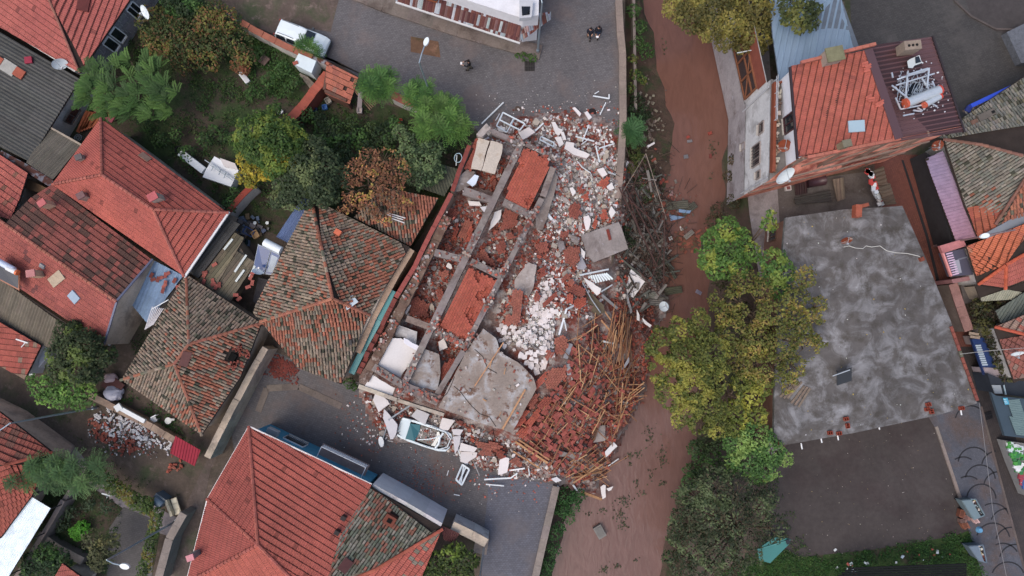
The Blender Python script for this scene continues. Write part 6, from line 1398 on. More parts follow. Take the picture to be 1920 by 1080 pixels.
def tree(name,label,cat,base,blobs,pal,size=.22,dens=60,light=None,limbs=True,seed=1,hol=0.0,th=.16,group=None,zb=0.0,bare=0):
    rng = random.Random(seed*77+5); b = W(base[0],base[1],zb); t = thing(name,label,cat,tuple(b),group)
    g = MB(); zt = max(q[3] for q in blobs); mid = b+Vector((0,0,(zt-zb)*.35))
    if limbs:
        g.tube([b,b+(mid-b)*.5+Vector((.08,.05,0)),mid],th,8,r2=th*.75)
        for (px,py,rp,z) in blobs:
            c = W(px,py,z); k = mid+(c-mid)*.5+Vector((0,0,.3)); g.tube([mid,k,c],th*.5,6,r2=th*.14)
            for q in range(3+bare):
                a = rng.uniform(0,6.28); r = rp*(CH-z)/FPX*rng.uniform(.6,1.0); e = c+Vector((math.cos(a)*r,math.sin(a)*r,rng.uniform(0,.7)*r)); g.tube([c-(c-k)*.3,c+(e-c)*.5+Vector((0,0,.1)),e],th*.16,4,r2=.012)
    else: g.tube([b,mid],th*.4,6,r2=th*.2)
    part(g,'trunk',m_bark,t)
    g = MB(); crown_leaves(g,blobs,pal,size,dens,rng,light=light,hol=hol); part(g,'crown',m_leaf,t); return t
def frond(mb,p,d,L,col,rng,w=.3,droop=.35,n=9):
    d = d.normalized(); side = Vector((-d.y,d.x,0)).normalized()
    for i in range(n):
        t = (i+.7)/n; q = p+d*(L*t)+Vector((0,0,-droop*L*t*t)); lw = w*(1-.55*abs(t-.4))*rng.uniform(.8,1.1)
        for s in (-1,1):
            a = (side*s+d*.55).normalized(); e = q+a*lw+Vector((0,0,-.1*lw)); m = (q+e)/2; wd = d*(L/n*.5)
            mb.face([q,m-wd*.8,e,m+wd*.8],jit(tuple(k*(.95+.55*t) for k in col),.12,rng))
def frondtree(name,label,cat,base,rosettes,pal,L=.9,nf=9,seed=1,zb=0.0,group=None,th=.1,w=.26):
    rng = random.Random(seed*31+2); b = W(base[0],base[1],zb); t = thing(name,label,cat,tuple(b),group); g = MB(); lf = MB()
    zt = sum(q[2] for q in rosettes)/len(rosettes); mid = b+Vector((0,0,(zt-zb)*.45)); g.tube([b,mid],th,7,r2=th*.8)
    for (px,py,z,sc) in rosettes:
        c = W(px,py,z); g.tube([mid,(mid+c)/2+Vector((0,0,.15)),c],th*.5,5,r2=.02)
        a0 = rng.uniform(0,6.28); base_ = rng.choice(pal)
        for ring,(el,ln) in enumerate(((.15,1.0),(.7,.75))):
            for k in range(nf if ring == 0 else nf-3):
                a = a0+6.283*(k+.5*ring)/(nf if ring == 0 else nf-3)+rng.uniform(-.2,.2)
                frond(lf,c+Vector((0,0,.05*ring)),Vector((math.cos(a),math.sin(a),el)),L*sc*ln*rng.uniform(.8,1.15),tuple(q*(1+.25*ring) for q in base_),rng,w=w*sc,droop=.45)
    part(g,'trunk',m_bark,t); part(lf,'crown',m_leaf,t); return t
def ring_(cx,cy,rp,n,z,rng,sc=1.0,zin=.6):
    out = []
    for i in range(n):
        r = rp*math.sqrt(rng.random()); a = rng.uniform(0,6.28); out.append((cx+r*math.cos(a),cy+r*math.sin(a),z+zin*(1-r/rp)+rng.uniform(-.2,.2),sc*rng.uniform(.8,1.1)))
    return out
rg = random.Random(11)
DG = [S(44,62,36),S(52,72,42),S(38,54,34)]; MG = [S(62,92,44),S(74,104,52),S(54,82,42)]; 
GG = [S(78,90,66),S(66,80,58),S(58,70,52)]; BN = [S(138,94,72),S(120,80,62),S(152,108,80)]; BG = [S(66,98,50),S(80,112,56),S(56,86,46)]
# plumed tree beside the dark shed: plumes fan out to the left
rs_ = []
for i in range(84):
    t = rg.random()**.8; a = rg.uniform(-.5,.5); x = 338-176*t; y = 176+(a*120*(.45+1.1*t*(1-t)*2))-10*t; rs_.append((x,y,3.0+1.2*(1-abs(a)*1.4)+rg.uniform(-.2,.2),rg.uniform(.8,1.1)))
rg2 = random.Random(5); t = thing('tree','bright green feathery tree leaning over the wall beside the dark corrugated shed','tree',tuple(W(300,190,0))); g = MB(); lf = MB(); b = W(300,190,0); mid = W(290,180,2.2); g.tube([b,mid],.12,8,r2=.1)
for (x,y,z,sc) in rs_:
    c = W(x,y,z); g.tube([mid,(mid+c)/2,c],.04,5,r2=.015); col = rg2.choice([S(64,94,46),S(78,108,52),S(54,80,42)])
    d0 = (W(x-30,y-14+(y-178)*.25,0)-W(x,y,0)).normalized()
    for k in range(7):
        a = math.atan2(d0.y,d0.x)+rg2.gauss(0,.55); frond(lf,c+Vector((0,0,rg2.uniform(0,.25))),Vector((math.cos(a),math.sin(a),.3)),rg2.uniform(.8,1.35)*sc,col,rg2,w=.24,droop=.4,n=10)
part(g,'trunk',m_bark,t); part(lf,'crown',m_leaf,t)
frondtree('tree','round light green feathery tree nearest the broken tiled shed roof','tree',(706,172),ring_(707,155,27,15,3.4,rg),BG,1.0,10,1)
frondtree('tree','small light green feathery tree in front of the bent street lamp','tree',(790,195),ring_(787,172,22,9,3.2,rg,.95),BG,.95,10,2)
frondtree('tree','largest light green feathery tree at the north-west corner of the ruin','tree',(840,245),ring_(826,226,42,26,3.4,rg),[S(70,102,50),S(84,114,56),S(74,98,52)],1.0,10,3)
frondtree('shrub','feathery green shrub overhanging the parked white car','shrub',(574,88),[(568,78,2.4,.8),(580,84,2.3,.8),(562,86,2.3,.7),(590,92,2.0,.7),(598,98,1.9,.6)],BG,.9,9,4)
frondtree('shrub','dark green star-shaped shrub growing over the quay wall by the northern rubble','shrub',(1186,246),[(1185,243,.6,1.15),(1180,252,.4,.9),(1193,236,.3,.9),(1192,258,.2,.8),(1176,240,.5,.8)],[S(58,88,54),S(66,98,60),S(50,78,48)],1.1,13,5,zb=-1.6)
tree('shrub','dense dark green shrub at the top edge right of the dish','shrub',(340,20),[(325,5,22,2),(348,18,22,2),(365,5,18,2),(350,38,12,1.6)],DG,.16,120,MG,False,6)
tree('vine','yellow-green and reddish vine covering the upper part of the garden','vine',(340,80),[(290,40,26,2),(320,60,28,2.2),(355,60,26,2.2),(390,45,26,2.2),(425,40,26,2),(300,85,24,2),(335,95,26,2.2),(370,90,26,2),(405,85,26,2),(440,75,24,1.8),(455,105,20,1.6),(390,115,20,1.6),(280,70,18,1.6),(400,22,22,2),(345,120,18,1.5)],[S(84,92,50),S(72,84,46),S(106,82,56),S(62,78,42)],.15,80,[S(112,108,56),S(124,88,58),S(98,106,52)],True,7,th=.06)
tree('shrub','small reddish bush at the lower end of the garden vine','shrub',(450,125),[(448,122,14,1.2),(458,130,10,1)],[S(134,84,62),S(118,90,58)],.14,110,None,False,8)
tree('tree','tall green garden tree with one bright yellow side','tree',(500,270),[(470,250,28,4),(500,235,26,4.2),(520,262,28,4.4),(485,285,28,4.6),(515,300,28,4.4),(548,285,22,4),(460,275,20,3.8),(530,325,22,3.6),(495,220,14,3.8),(540,240,20,3.6),(562,262,20,3.6),(562,298,20,3.8),(515,205,12,3.4),(445,262,14,3.4)],[S(74,102,48),S(62,88,44),S(86,110,50)],.16,120,[S(112,124,54),S(98,118,52)],True,9)
tree('tree','bright yellow autumn tree beside the tall green garden tree','tree',(470,330),[(462,300,17,3.6),(478,318,17,3.8),(458,330,14,3.2),(500,325,14,3.6),(470,342,12,3),(528,296,11,4.4),(545,305,12,4.2)],[S(146,138,52),S(162,146,54),S(124,126,52)],.15,120,[S(180,160,58)],True,10,th=.1)
tree('tree','large dark grey-green tree in the middle of the garden','tree',(580,330),[(545,345,26,4.2),(575,320,30,4.6),(610,310,28,4.6),(600,345,30,4.8),(565,365,26,4.2),(635,330,22,4.2),(540,370,20,3.8),(590,280,22,4),(520,375,16,3.4),(615,365,20,4)],[S(62,76,50),S(72,86,58),S(52,66,44)],.17,105,[S(98,110,72)],True,12)
tree('tree','grey-green tree between the orange tree and the ruin','tree',(790,310),[(770,290,24,3.4),(800,300,26,3.6),(790,330,24,3.4),(815,325,18,3.2),(770,265,18,3.2),(765,318,18,3.2),(750,250,14,3),(812,280,18,3.2)],[S(70,88,58),S(60,78,50),S(82,98,68)],.16,100,[S(100,118,78)],True,13)
tree('tree','half-bare tree with orange-brown leaves above the old tiled roof','tree',(700,365),[(660,325,24,4),(690,305,24,4.2),(720,300,22,4.2),(745,320,24,4.2),(700,345,28,4.6),(665,360,22,4),(735,360,26,4.2),(695,385,24,4.2),(650,385,16,3.6),(760,390,18,3.8),(720,400,18,3.8)],BN+[S(134,104,70)],.14,52,[S(186,130,90),S(170,150,80)],True,14,hol=.25,bare=6)
tree('shrub','dark undergrowth between the garden trees and the old roofs','shrub',(640,260),[(610,250,20,1.4),(640,270,22,1.6),(670,255,18,1.2),(600,225,14,1.2),(720,255,20,1.6),(740,235,16,1.6),(690,285,18,1.8),(650,300,18,2),(555,235,16,1.4),(840,270,16,1.5)],DG,.15,90,MG,False,15)
tree('tree','dense dark green tree by the white gable at left','tree',(140,680),[(125,630,24,4),(150,650,28,4.6),(115,665,24,4.2),(170,640,20,4),(185,670,20,4),(145,690,30,4.4),(110,695,20,3.8),(175,700,18,3.6),(205,665,14,3.4),(140,612,12,3.8)],[S(62,76,46),S(72,84,52),S(52,66,42)],.16,115,[S(92,108,56)],True,16)
tree('tree','light green loose tree above the brick scatter at left','tree',(130,735),[(100,718,22,3),(130,730,24,3.2),(160,740,20,3),(75,725,18,2.8),(110,745,20,3),(145,755,14,2.6),(80,745,12,2.6),(60,712,10,2.6)],[S(86,124,58),S(74,108,52),S(98,134,64)],.16,75,[S(116,152,72)],True,17,th=.1)
frondtree('tree','dark green feathery tree over the walkway at the lower left','tree',(110,880),[(70+60*math.cos(k*1.3)*(.3+.7*rg.random())+35*(k % 3),885+38*math.sin(k*1.7)*rg.random(),3.4+rg.random()*.6,1.0) for k in range(34)],[S(70,96,60),S(62,86,54),S(82,108,64)],1.0,9,18)
hb = [(176+12*k,888+7.5*k+rg.uniform(-4,4),13,1.7) for k in range(9)]+[(278+rg.uniform(-2,2),945+6*k,10,1.7) for k in range(3)]+[(296-k*3.2,962+k*13,10,1.7) for k in range(10)]
tree('hedge','yellow-green vine hedge bending around the lower left garden','hedge',(240,925),hb,[S(74,96,48),S(64,84,44),S(86,104,50)],.13,150,[S(104,112,52),S(110,98,52)],False,19)
tree('tree','olive-green small tree by the paved yard at the lower left','tree',(190,1030),[(175,1015,18,2.8),(200,1030,20,3),(185,1050,18,2.8),(212,1012,12,2.6)],[S(88,92,60),S(78,82,54)],.14,100,[S(112,110,70)],True,20,th=.08)
tree('shrub','bright lime green low bush in the lower left garden','shrub',(150,995),[(142,998,11,.6),(154,990,12,.6),(148,1004,9,.5)],[S(96,160,56),S(84,146,50)],.13,190,[S(116,176,66)],False,21)
tree('shrub','dark green bush under the white canopy edge','shrub',(85,1050),[(60,1055,18,1.6),(85,1040,20,1.8),(110,1050,18,1.6),(95,1070,18,1.6),(55,1075,14,1.4)],[S(50,76,46),S(42,64,40)],.15,100,MG,False,22)
tree('shrub','grey-green low plants beside the lime green bush','shrub',(120,965),[(120,978,12,.6),(135,960,12,.7),(165,945,12,.8),(200,948,12,.9),(110,990,8,.5)],[S(72,90,66),S(60,78,56)],.13,80,None,False,23)
tree('tree','mixed green tree in the yard behind the mossy roof, bottom centre','tree',(850,1055),[(815,1055,20,3),(845,1045,20,3.2),(870,1055,20,3.2),(835,1078,20,3),(868,1080,18,3),(805,1080,16,2.8),(858,1030,12,3),(888,1050,10,3)],[S(70,88,44),S(60,74,42),S(88,104,50)],.17,95,[S(112,132,58)],True,24)
tree('shrub','loose bushes in the middle of the garden right of the tall green tree','shrub',(600,240),[(575,215,14,1.4),(560,255,16,1.6),(625,240,16,1.4),(600,270,18,2),(660,230,14,1.2),(700,240,14,1.2),(725,270,16,1.8),(680,270,14,1.4)],[S(60,82,44),S(74,94,50),S(52,70,42)],.14,80,MG,False,61)
tree('shrub','low leafy bushes along the north-east side of the bright red hip roof','shrub',(330,270),[(270,235,12,.9),(300,262,14,1),(330,250,12,.9),(350,285,14,1),(385,262,14,1.1),(400,245,10,.8),(430,385,14,1.4),(440,360,10,1.2),(420,255,12,1)],[S(58,84,46),S(70,96,50),S(46,68,40)],.14,75,MG,False,62)
tree('shrub','bushes along the foot of the garden wall below the parked car','shrub',(520,140),[(505,150,14,.9),(530,130,14,1),(555,155,12,.9),(480,100,14,1),(490,175,10,.7),(540,170,10,.8),(470,175,12,.8)],[S(60,88,46),S(76,104,52)],.14,80,MG,False,63)
tree('shrub','dark green bushes crowding the east bank between the canal and the sombre tree','shrub',(1320,860),[(1312,840,16,.8),(1335,855,18,1.2),(1325,885,18,1),(1350,830,14,1.2),(1300,900,14,.4),(1360,880,16,1.4),(1270,975,12,-.4),(1262,1010,12,-.6),(1255,1045,12,-.8)],[S(62,82,50),S(74,92,54),S(50,66,42)],.14,90,MG,False,64)
tree('shrub','dark low growth along the east bank under the yellow-green trees','shrub',(1395,560),[(1350,525,14,.4),(1372,548,14,.4),(1392,580,14,.3),(1360,600,12,0),(1400,640,14,.3),(1380,700,14,.3),(1400,820,14,.6)],[S(66,72,44),S(58,64,40),S(80,74,50)],.14,80,None,False,65)
# canal side and right bank
tree('tree','big olive-yellow tree crown hanging over the canal at the top edge','tree',(1400,-10),[(1270,10,26,5),(1300,30,30,5.4),(1340,15,34,6),(1335,50,28,5.4),(1375,40,32,6),(1365,75,22,5),(1415,20,34,6.2),(1420,60,26,5.6),(1395,85,14,4.8),(1440,0,26,6),(1300,-10,30,5.6),(1360,-20,34,6),(1425,92,12,4.8)],[S(100,96,52),S(112,104,56),S(86,86,48)],.16,130,[S(132,122,64),S(120,116,58)],True,30,th=.25)
tree('tree','dark green tree hanging over the blue-grey metal roof at the top','tree',(1500,-5),[(1480,10,20,8.4),(1505,25,22,8.6),(1520,45,14,8.2),(1500,50,14,8.2),(1525,15,14,8.2),(1475,35,12,8)],[S(74,84,48),S(64,74,44)],.18,110,[S(100,104,56)],True,31,th=.15)
tree('tree','fresh green tree beside the canal walkway, north end of the east bank trees','tree',(1375,480),[(1340,450,22,4.6),(1365,430,22,4.8),(1335,480,24,4.6),(1368,470,26,5),(1350,505,22,4.6),(1385,500,20,4.8),(1390,445,16,4.6),(1410,475,16,4.6),(1322,492,14,4.2),(1440,420,13,4.8),(1445,400,8,4.8)],[S(88,122,58),S(76,108,52),S(102,132,62)],.18,85,[S(134,146,68)],True,32)
tree('tree','fresh green tree pressed against the flat roof corner','tree',(1462,510),[(1450,490,22,5),(1468,510,22,5.2),(1440,520,20,4.8),(1460,540,18,4.8)],[S(72,106,54),S(86,118,58)],.18,80,[S(116,136,66)],True,33)
tree('tree','large yellow-green tree overhanging the canal in the middle of the east bank','tree',(1330,700),[(1245,645,28,5),(1280,625,28,5.4),(1320,610,28,5.6),(1250,690,32,5.4),(1290,670,34,6),(1330,660,34,6.2),(1265,735,32,5.4),(1305,715,34,6),(1345,710,32,6),(1290,770,28,5.2),(1330,760,32,5.6),(1365,745,26,5.4),(1310,795,18,4.8),(1235,665,18,4.8),(1345,800,20,4.8)],[S(108,114,54),S(94,104,50),S(118,120,58),S(84,94,48)],.14,140,[S(142,138,66),S(130,130,60)],True,34,th=.28,hol=.12)
tree('tree','thin yellow-brown tree spreading over the edge of the flat roof','tree',(1430,620),[(1375,560,24,5.4),(1405,590,26,5.8),(1380,625,26,5.8),(1420,640,28,6),(1450,590,26,6.2),(1490,560,24,6.2),(1500,600,26,6.2),(1470,640,28,6.2),(1510,650,24,6),(1440,690,28,6),(1485,690,24,6),(1510,520,20,6),(1535,570,14,6),(1400,690,22,5.6),(1530,630,12,5.8),(1345,560,16,5),(1480,720,16,5.6),(1395,530,22,5.4),(1430,545,22,5.6),(1350,590,22,5.2),(1410,665,24,5.6),(1520,600,20,6),(1540,640,12,5.8),(1380,660,22,5.4)],[S(112,114,56),S(102,108,52),S(124,112,62),S(92,100,50)],.14,90,[S(142,138,66),S(140,122,70)],True,35,th=.24,hol=.2,bare=3)
tree('tree','yellow-green lower tree between the big canal tree and the parking lot','tree',(1390,760),[(1380,770,22,4.8),(1405,740,22,5),(1420,780,18,4.8),(1430,720,18,5),(1395,715,20,5.2),(1375,800,18,4.6)],[S(96,108,50),S(112,120,54)],.18,75,[S(144,144,64)],True,36)
tree('tree','soft green willow-like tree at the upper left corner of the parking lot','tree',(1425,850),[(1385,835,24,4.2),(1415,820,26,4.6),(1445,845,24,4.4),(1400,865,26,4.4),(1435,880,22,4.2),(1470,860,14,4),(1375,870,16,4),(1415,895,12,4)],[S(84,120,62),S(96,132,70),S(76,108,58)],.15,120,[S(122,148,80)],True,37)
tree('tree','large sombre grey-green tree with thin twigs at the bottom of the east bank','tree',(1370,970),[(1300,930,30,4.4),(1340,910,30,4.8),(1380,920,30,5),(1290,970,30,4.4),(1330,965,34,5),(1375,970,34,5.2),(1420,950,28,4.8),(1450,990,24,4.4),(1300,1020,30,4.6),(1345,1025,34,5),(1395,1030,30,4.8),(1280,1060,24,4.2),(1320,1075,28,4.6),(1375,1080,30,4.6),(1440,930,18,4.4),(1270,1000,18,4)],[S(62,74,50),S(72,80,56),S(52,62,44),S(80,74,56)],.14,80,[S(88,100,68)],True,38,th=.25,bare=4)
tree('hedge','dark brownish-green creeper beside the alley at the right edge','hedge',(1860,630),[(1838,575,16,1.6),(1855,590,18,1.8),(1845,610,16,1.8),(1862,630,16,1.8),(1872,655,16,1.8),(1880,680,15,1.8),(1890,705,13,1.8),(1850,560,12,1.8),(1885,565,12,2),(1898,556,8,2.1)],[S(56,58,38),S(66,56,42),S(44,54,34)],.14,120,[S(84,84,48)],False,39)
for k,(bl,lb,pal) in enumerate([
    ([(1188,20,12,-.8),(1200,50,13,-1),(1196,80,12,-1),(1212,95,14,-1.2)],'green weeds on the canal bank across from the two walking people',MG),
    ([(1186,110,9,-.6),(1192,140,10,-.8),(1184,165,8,-.5),(1205,150,8,-1.2)],'green weeds between the two canal-side walls',[S(72,98,46),S(110,112,56)]),
    ([(1195,190,13,-1),(1208,210,13,-1.4),(1200,222,12,-1.2),(1184,205,8,-.6)],'dark green bush just above the star-shaped shrub',DG),
    ([(1188,285,13,-1),(1198,300,12,-1.2),(1185,315,9,-1)],'yellowish weeds below the star-shaped shrub',[S(84,90,48),S(66,82,42)]),
    ([(1200,345,16,-1.2),(1215,330,12,-1.5),(1210,365,14,-1.4)],'green weeds tangled in the bent metal frame',[S(58,80,46),S(74,90,56)]),
    ([(1170,445,8,-.4),(1180,455,10,-.8),(1176,432,8,-.5)],'dark green tuft at the edge of the big square roof slab',DG),
    ([(1060,930,14,-.6),(1075,945,14,-1),(1055,955,13,-.8),(1085,930,12,-1.2),(1068,970,11,-1.2)],'green bank weeds directly south of the rubble',[S(62,100,52),S(52,86,46)]),
    ([(1042,1000,12,-.6),(1050,990,10,-.8),(1038,1030,12,-.8),(1030,1055,12,-.9),(1022,1080,12,-1)],'green weeds along the quay wall at the bottom edge',[S(56,88,50),S(66,102,56)]),
    ([(1300,840,12,-.6),(1308,860,10,-.4),(1295,880,12,-1),(1290,905,12,-1.2),(1280,930,14,-1.4),(1300,945,12,-.8)],'green weeds on the east bank below the big trees',[S(62,92,50),S(74,104,58)]),
    ([(1345,395,14,-.8),(1335,415,12,-1),(1375,380,12,-.6),(1365,330,10,-1),(1372,300,9,-.8)],'dark weeds and leaves at the foot of the canal building',[S(62,66,46),S(84,70,50)]),
    ([(655,718,10,.6),(665,726,7,.5)],'small green bush at the south corner of the teal sheeting',MG),([(982,106,8,.25),(998,109,8,.2),(970,104,5,.2)],'strip of grass beside the storm drain',[S(76,112,48)])]):
    tree('weeds',lb,'weeds',(bl[0][0],bl[0][1]),bl,pal,.12,110,None,False,50+k,zb=min(0,bl[0][3]-.8))
# garden ground cover and lawn: tufts too many to count
g = MB(); rr = random.Random(3)
def tufts(poly,n,pal,s,z=.05,hgt=.25,thr=-1):
    xs = [p[0] for p in poly]; ys = [p[1] for p in poly]
    for i in range(n):
        x,y = rr.uniform(min(xs),max(xs)),rr.uniform(min(ys),max(ys))
        if not inside((x,y),poly): continue
        if nz(x,y,.035,2)+nz(x,y,.12,6)*.6 < thr: continue
        c = W(x,y,z); col = rr.choice(pal)
        for k in range(5): leaf(g,c+Vector((rr.gauss(0,s),rr.gauss(0,s),rr.uniform(0,hgt))),s*rr.uniform(.5,1.1),jit(col,.25,rr),Vector((rr.gauss(0,.5),rr.gauss(0,.5),1)).normalized(),rr)
GPOLY = [(230,30),(300,0),(400,10),(480,70),(610,135),(690,200),(880,240),(830,370),(600,370),(440,400),(330,300),(240,225),(330,200),(200,110)]
tufts(GPOLY,9000,[S(56,84,42),S(68,96,46),S(48,70,40),S(78,92,52)],.13,thr=.02)
tufts([(340,100),(480,110),(560,160),(560,230),(420,260),(360,200)],900,[S(62,92,44),S(56,80,42)],.12,thr=-.05)
tufts([(430,45),(520,90),(560,150),(520,200),(440,120)],1500,[S(58,90,46),S(70,100,50)],.14,thr=-.2)
tufts([(1440,1015),(1500,1045),(1640,1030),(1790,1000),(1815,990),(1850,1080),(1330,1090)],4200,[S(52,86,38),S(62,96,42),S(44,70,36)],.11,hgt=.12,thr=-.25)
tufts([(1440,860),(1520,1040),(1440,1060),(1400,960)],700,[S(52,76,38),S(70,84,46)],.11,thr=-.1)
tufts([(220,720),(300,760),(360,800),(380,840),(300,800),(215,745)],700,[S(56,96,44),S(48,80,40)],.11,thr=-.3)
tufts([(0,700),(100,760),(180,880),(300,960),(340,930),(200,850),(160,780),(40,700)],900,[S(58,74,42),S(74,80,50)],.1,thr=.05)
tufts([(60,980),(130,890),(230,950),(200,1080),(60,1080)],700,[S(50,76,42),S(60,86,46)],.12,thr=.0)
tufts([(245,640),(300,605),(330,620),(260,690)],260,[S(48,68,42),S(58,78,44)],.12,thr=-.3)
tag(g.build('ground_cover',m_leaf),'low grass and leafy ground cover of gardens and lawn','grass',kind='stuff')
g = MB()
for (x,y,w,h_,n) in [(1217,815,8,16,60),(1241,858,9,18,80),(1180,855,5,10,25),(1198,850,6,8,25),(1222,890,4,10,25),(1193,905,4,10,25),(1168,940,14,12,90),(1160,965,14,12,60),(1134,1068,8,6,50),(1157,1062,6,5,30),(1100,965,10,6,20),(1130,958,8,6,25),(1205,925,8,6,20),(1240,910,6,6,15),(1275,800,12,10,40),(1245,905,4,4,12),(1193,1050,4,4,12),(1336,280,8,14,40),(1332,330,4,8,15),(1245,90,5,12,20),(1170,985,10,8,40),(1180,870,5,5,15)]:
    for i in range(int(n*.6)): leaf(g,W(rr.gauss(x,w*.6),rr.gauss(y,h_*.6),WZ+.03+rr.random()*.06),rr.uniform(.06,.16),jit(rr.choice([S(76,80,60),S(66,72,54),S(84,86,62)]),.2,rr),Vector((rr.gauss(0,.3),rr.gauss(0,.3),1)).normalized(),rr)
tag(g.build('water_weeds',m_leaf),'green water weeds breaking the surface of the muddy canal','weeds',kind='stuff')
# ================================================================ VEHICLES, PEOPLE, LAMPS, DISHES AND SMALL THINGS
def carbody(g,col,stn,lo=.28):
    """loft: stations (x, half width, belt z, top z, top half width)"""
    rings = []
    for (x,w,zb,zt,wt) in stn:
        rings.append([Vector((x,-w*.94,lo)),Vector((x,-w,lo+.22)),Vector((x,-w,zb-.08)),Vector((x,-w*.96,zb)),Vector((x,-wt,zt-.05)),Vector((x,-wt*.86,zt)),Vector((x,0,zt+.02)),Vector((x,wt*.86,zt)),Vector((x,wt,zt-.05)),Vector((x,w*.96,zb)),Vector((x,w,zb-.08)),Vector((x,w,lo+.22)),Vector((x,w*.94,lo))])
    for a,b in zip(rings,rings[1:]):
        for k in range(12): g.face([a[k],a[k+1],b[k+1],b[k]],col)
    g.face(rings[0],col); g.face(list(reversed(rings[-1])),col)
def xform(mb,loc,rz,tilt=(0,0)):
    m_ = Matrix.Rotation(rz,3,'Z')@Matrix.Rotation(tilt[0],3,'X')@Matrix.Rotation(tilt[1],3,'Y'); loc = Vector(loc)
    mb.v = [loc+m_@Vector(p) for p in mb.v]; return mb
def wheel(parent,x,y,loc,rz,tilt=(0,0)):
    g = MB(); g.tube([(x,y-.1,.31),(x,y+.1,.31)],.31,18,S(30,30,32)); w = part(xform(g,loc,rz,tilt),'tyre',m_matte,parent)
    g = MB(); g.tube([(x,y-.115,.31),(x,y+.115,.31)],.18,12,S(150,152,156)); part(xform(g,loc,rz,tilt),'rim',m_metal,w)
# parked estate car
p0,p1 = W(524,55,.9),W(607,88,.9); loc = (W(566,70,.9)); loc.z = .012; rz = math.atan2(p1.y-p0.y,p1.x-p0.x)
car = thing('parked_car','white estate car with roof rails parked along the garden wall','car',tuple(loc)); WC = S(216,226,230)
g = MB(); carbody(g,WC,[(-2.12,.68,.8,.86,.62),(-2.05,.76,.86,1.05,.66),(-1.85,.8,.9,1.42,.62),(-1.0,.82,.92,1.5,.62),(0,.82,.92,1.5,.62),(.35,.82,.92,1.44,.6),(1.05,.82,.92,.98,.72),(1.3,.82,.9,.97,.74),(1.8,.8,.84,.9,.7),(2.06,.74,.74,.78,.64),(2.14,.62,.6,.64,.56)]); part(xform(g,loc,rz),'body',m_paint,car)
g = MB(); q = lambda *a: g.face([Vector(t) for t in a]); q((.42,-.56,1.46),(1.0,-.66,1.05),(1.0,.66,1.05),(.42,.56,1.46)); part(xform(g,loc,rz),'windscreen',m_glass,car)
g = MB(); q((-1.92,-.56,1.40),(-2.1,-.6,1.0),(-2.1,.6,1.0),(-1.92,.56,1.40)); part(xform(g,loc,rz),'rear_window',m_glass,car)
for s in (-1,1):
    for (x0,x1) in ((-1.85,-1.05),(-.95,-.2),(-.12,.55)):
        g = MB(); q((x0,s*.815,.96),(x1,s*.815,.96),(x1-(.2 if x1 > .3 else 0),s*.665,1.40),(x0+.05,s*.665,1.40)); part(xform(g,loc,rz),'side_window',m_glass,car)
    g = MB(); g.tube([(-1.7,s*.54,1.5),(-1.6,s*.54,1.57),(-.4,s*.54,1.58),(-.3,s*.54,1.5)],.02,6,S(50,54,58)); part(xform(g,loc,rz),'roof_rail',m_paint,car)
    g = MB(); g.box((.62,s*.93,1.02),(.16,.2,.13),0,S(60,64,68)); part(xform(g,loc,rz),'mirror',m_paint,car)
    g = MB(); g.box((2.02,s*.54,.7),(.16,.3,.12),.25*-s,S(190,200,206)); part(xform(g,loc,rz),'headlight',m_glass if 0 else m_paint,car)
    g = MB(); g.box((-2.08,s*.62,.95),(.08,.14,.35),0,S(150,40,36)); part(xform(g,loc,rz),'tail_light',m_paint,car)
    for x in (-1.3,1.3): wheel(car,x,s*.74,loc,rz)
for x in (2.13,-2.12): g = MB(); g.box((x,0,.45),(.14,1.36,.2),0,S(54,60,62)); part(xform(g,loc,rz),'bumper',m_paint,car)
# crushed white car
p0,p1 = W(748,800,.7),W(846,836,.7); loc = W(797,814,.6); loc.z = .1; rz = math.atan2(p1.y-p0.y,p1.x-p0.x)+.04
cc = thing('crushed_car','crushed white car with shattered glass half buried at the southern foot of the rubble','car',tuple(loc)); WC = S(206,220,226)
g = MB()
for s in (-1,1):
    for a,b in zip([(-2.1,.5,.55),(-2.0,.74,.75),(-1.0,.84,.85),(.4,.86,.84),(1.4,.84,.8),(1.95,.7,.72),(2.15,.4,.6)],[(-2.0,.74,.75),(-1.0,.84,.85),(.4,.86,.84),(1.4,.84,.8),(1.95,.7,.72),(2.15,.4,.6),(2.18,0,.58)]):
        A,B = Vector((a[0],s*a[1],a[2])),Vector((b[0],s*b[1],b[2])); n_ = Vector((0,-s*.16,0)); dz = Vector((0,0,-1))
        g.face([A,B,B+n_,A+n_],WC); g.face([A,B,Vector((B.x,B.y*1.04,.2)),Vector((A.x,A.y*1.04,.2))],WC)
g.face([Vector(t) for t in ((-2.1,-.5,.55),(-2.1,.5,.55),(-1.3,.8,.9),(-1.25,0,.96),(-1.3,-.8,.9))],WC); part(xform(g,loc,rz,(.04,-.03)),'body',m_paint,cc)
g = MB(); g.box((.2,0,.48),(2.9,1.4,.1),0,S(26,28,32)); part(xform(g,loc,rz),'cabin_floor',m_glass,cc)
g = MB(); g.face([Vector(t) for t in ((-1.3,-.72,.92),(-1.3,.5,.95),(-.55,.6,.75),(-.45,.0,.6),(-.6,-.7,.78))],S(60,110,118)); part(xform(g,loc,rz),'windscreen',m_paint,cc,'teal shattered windscreen')
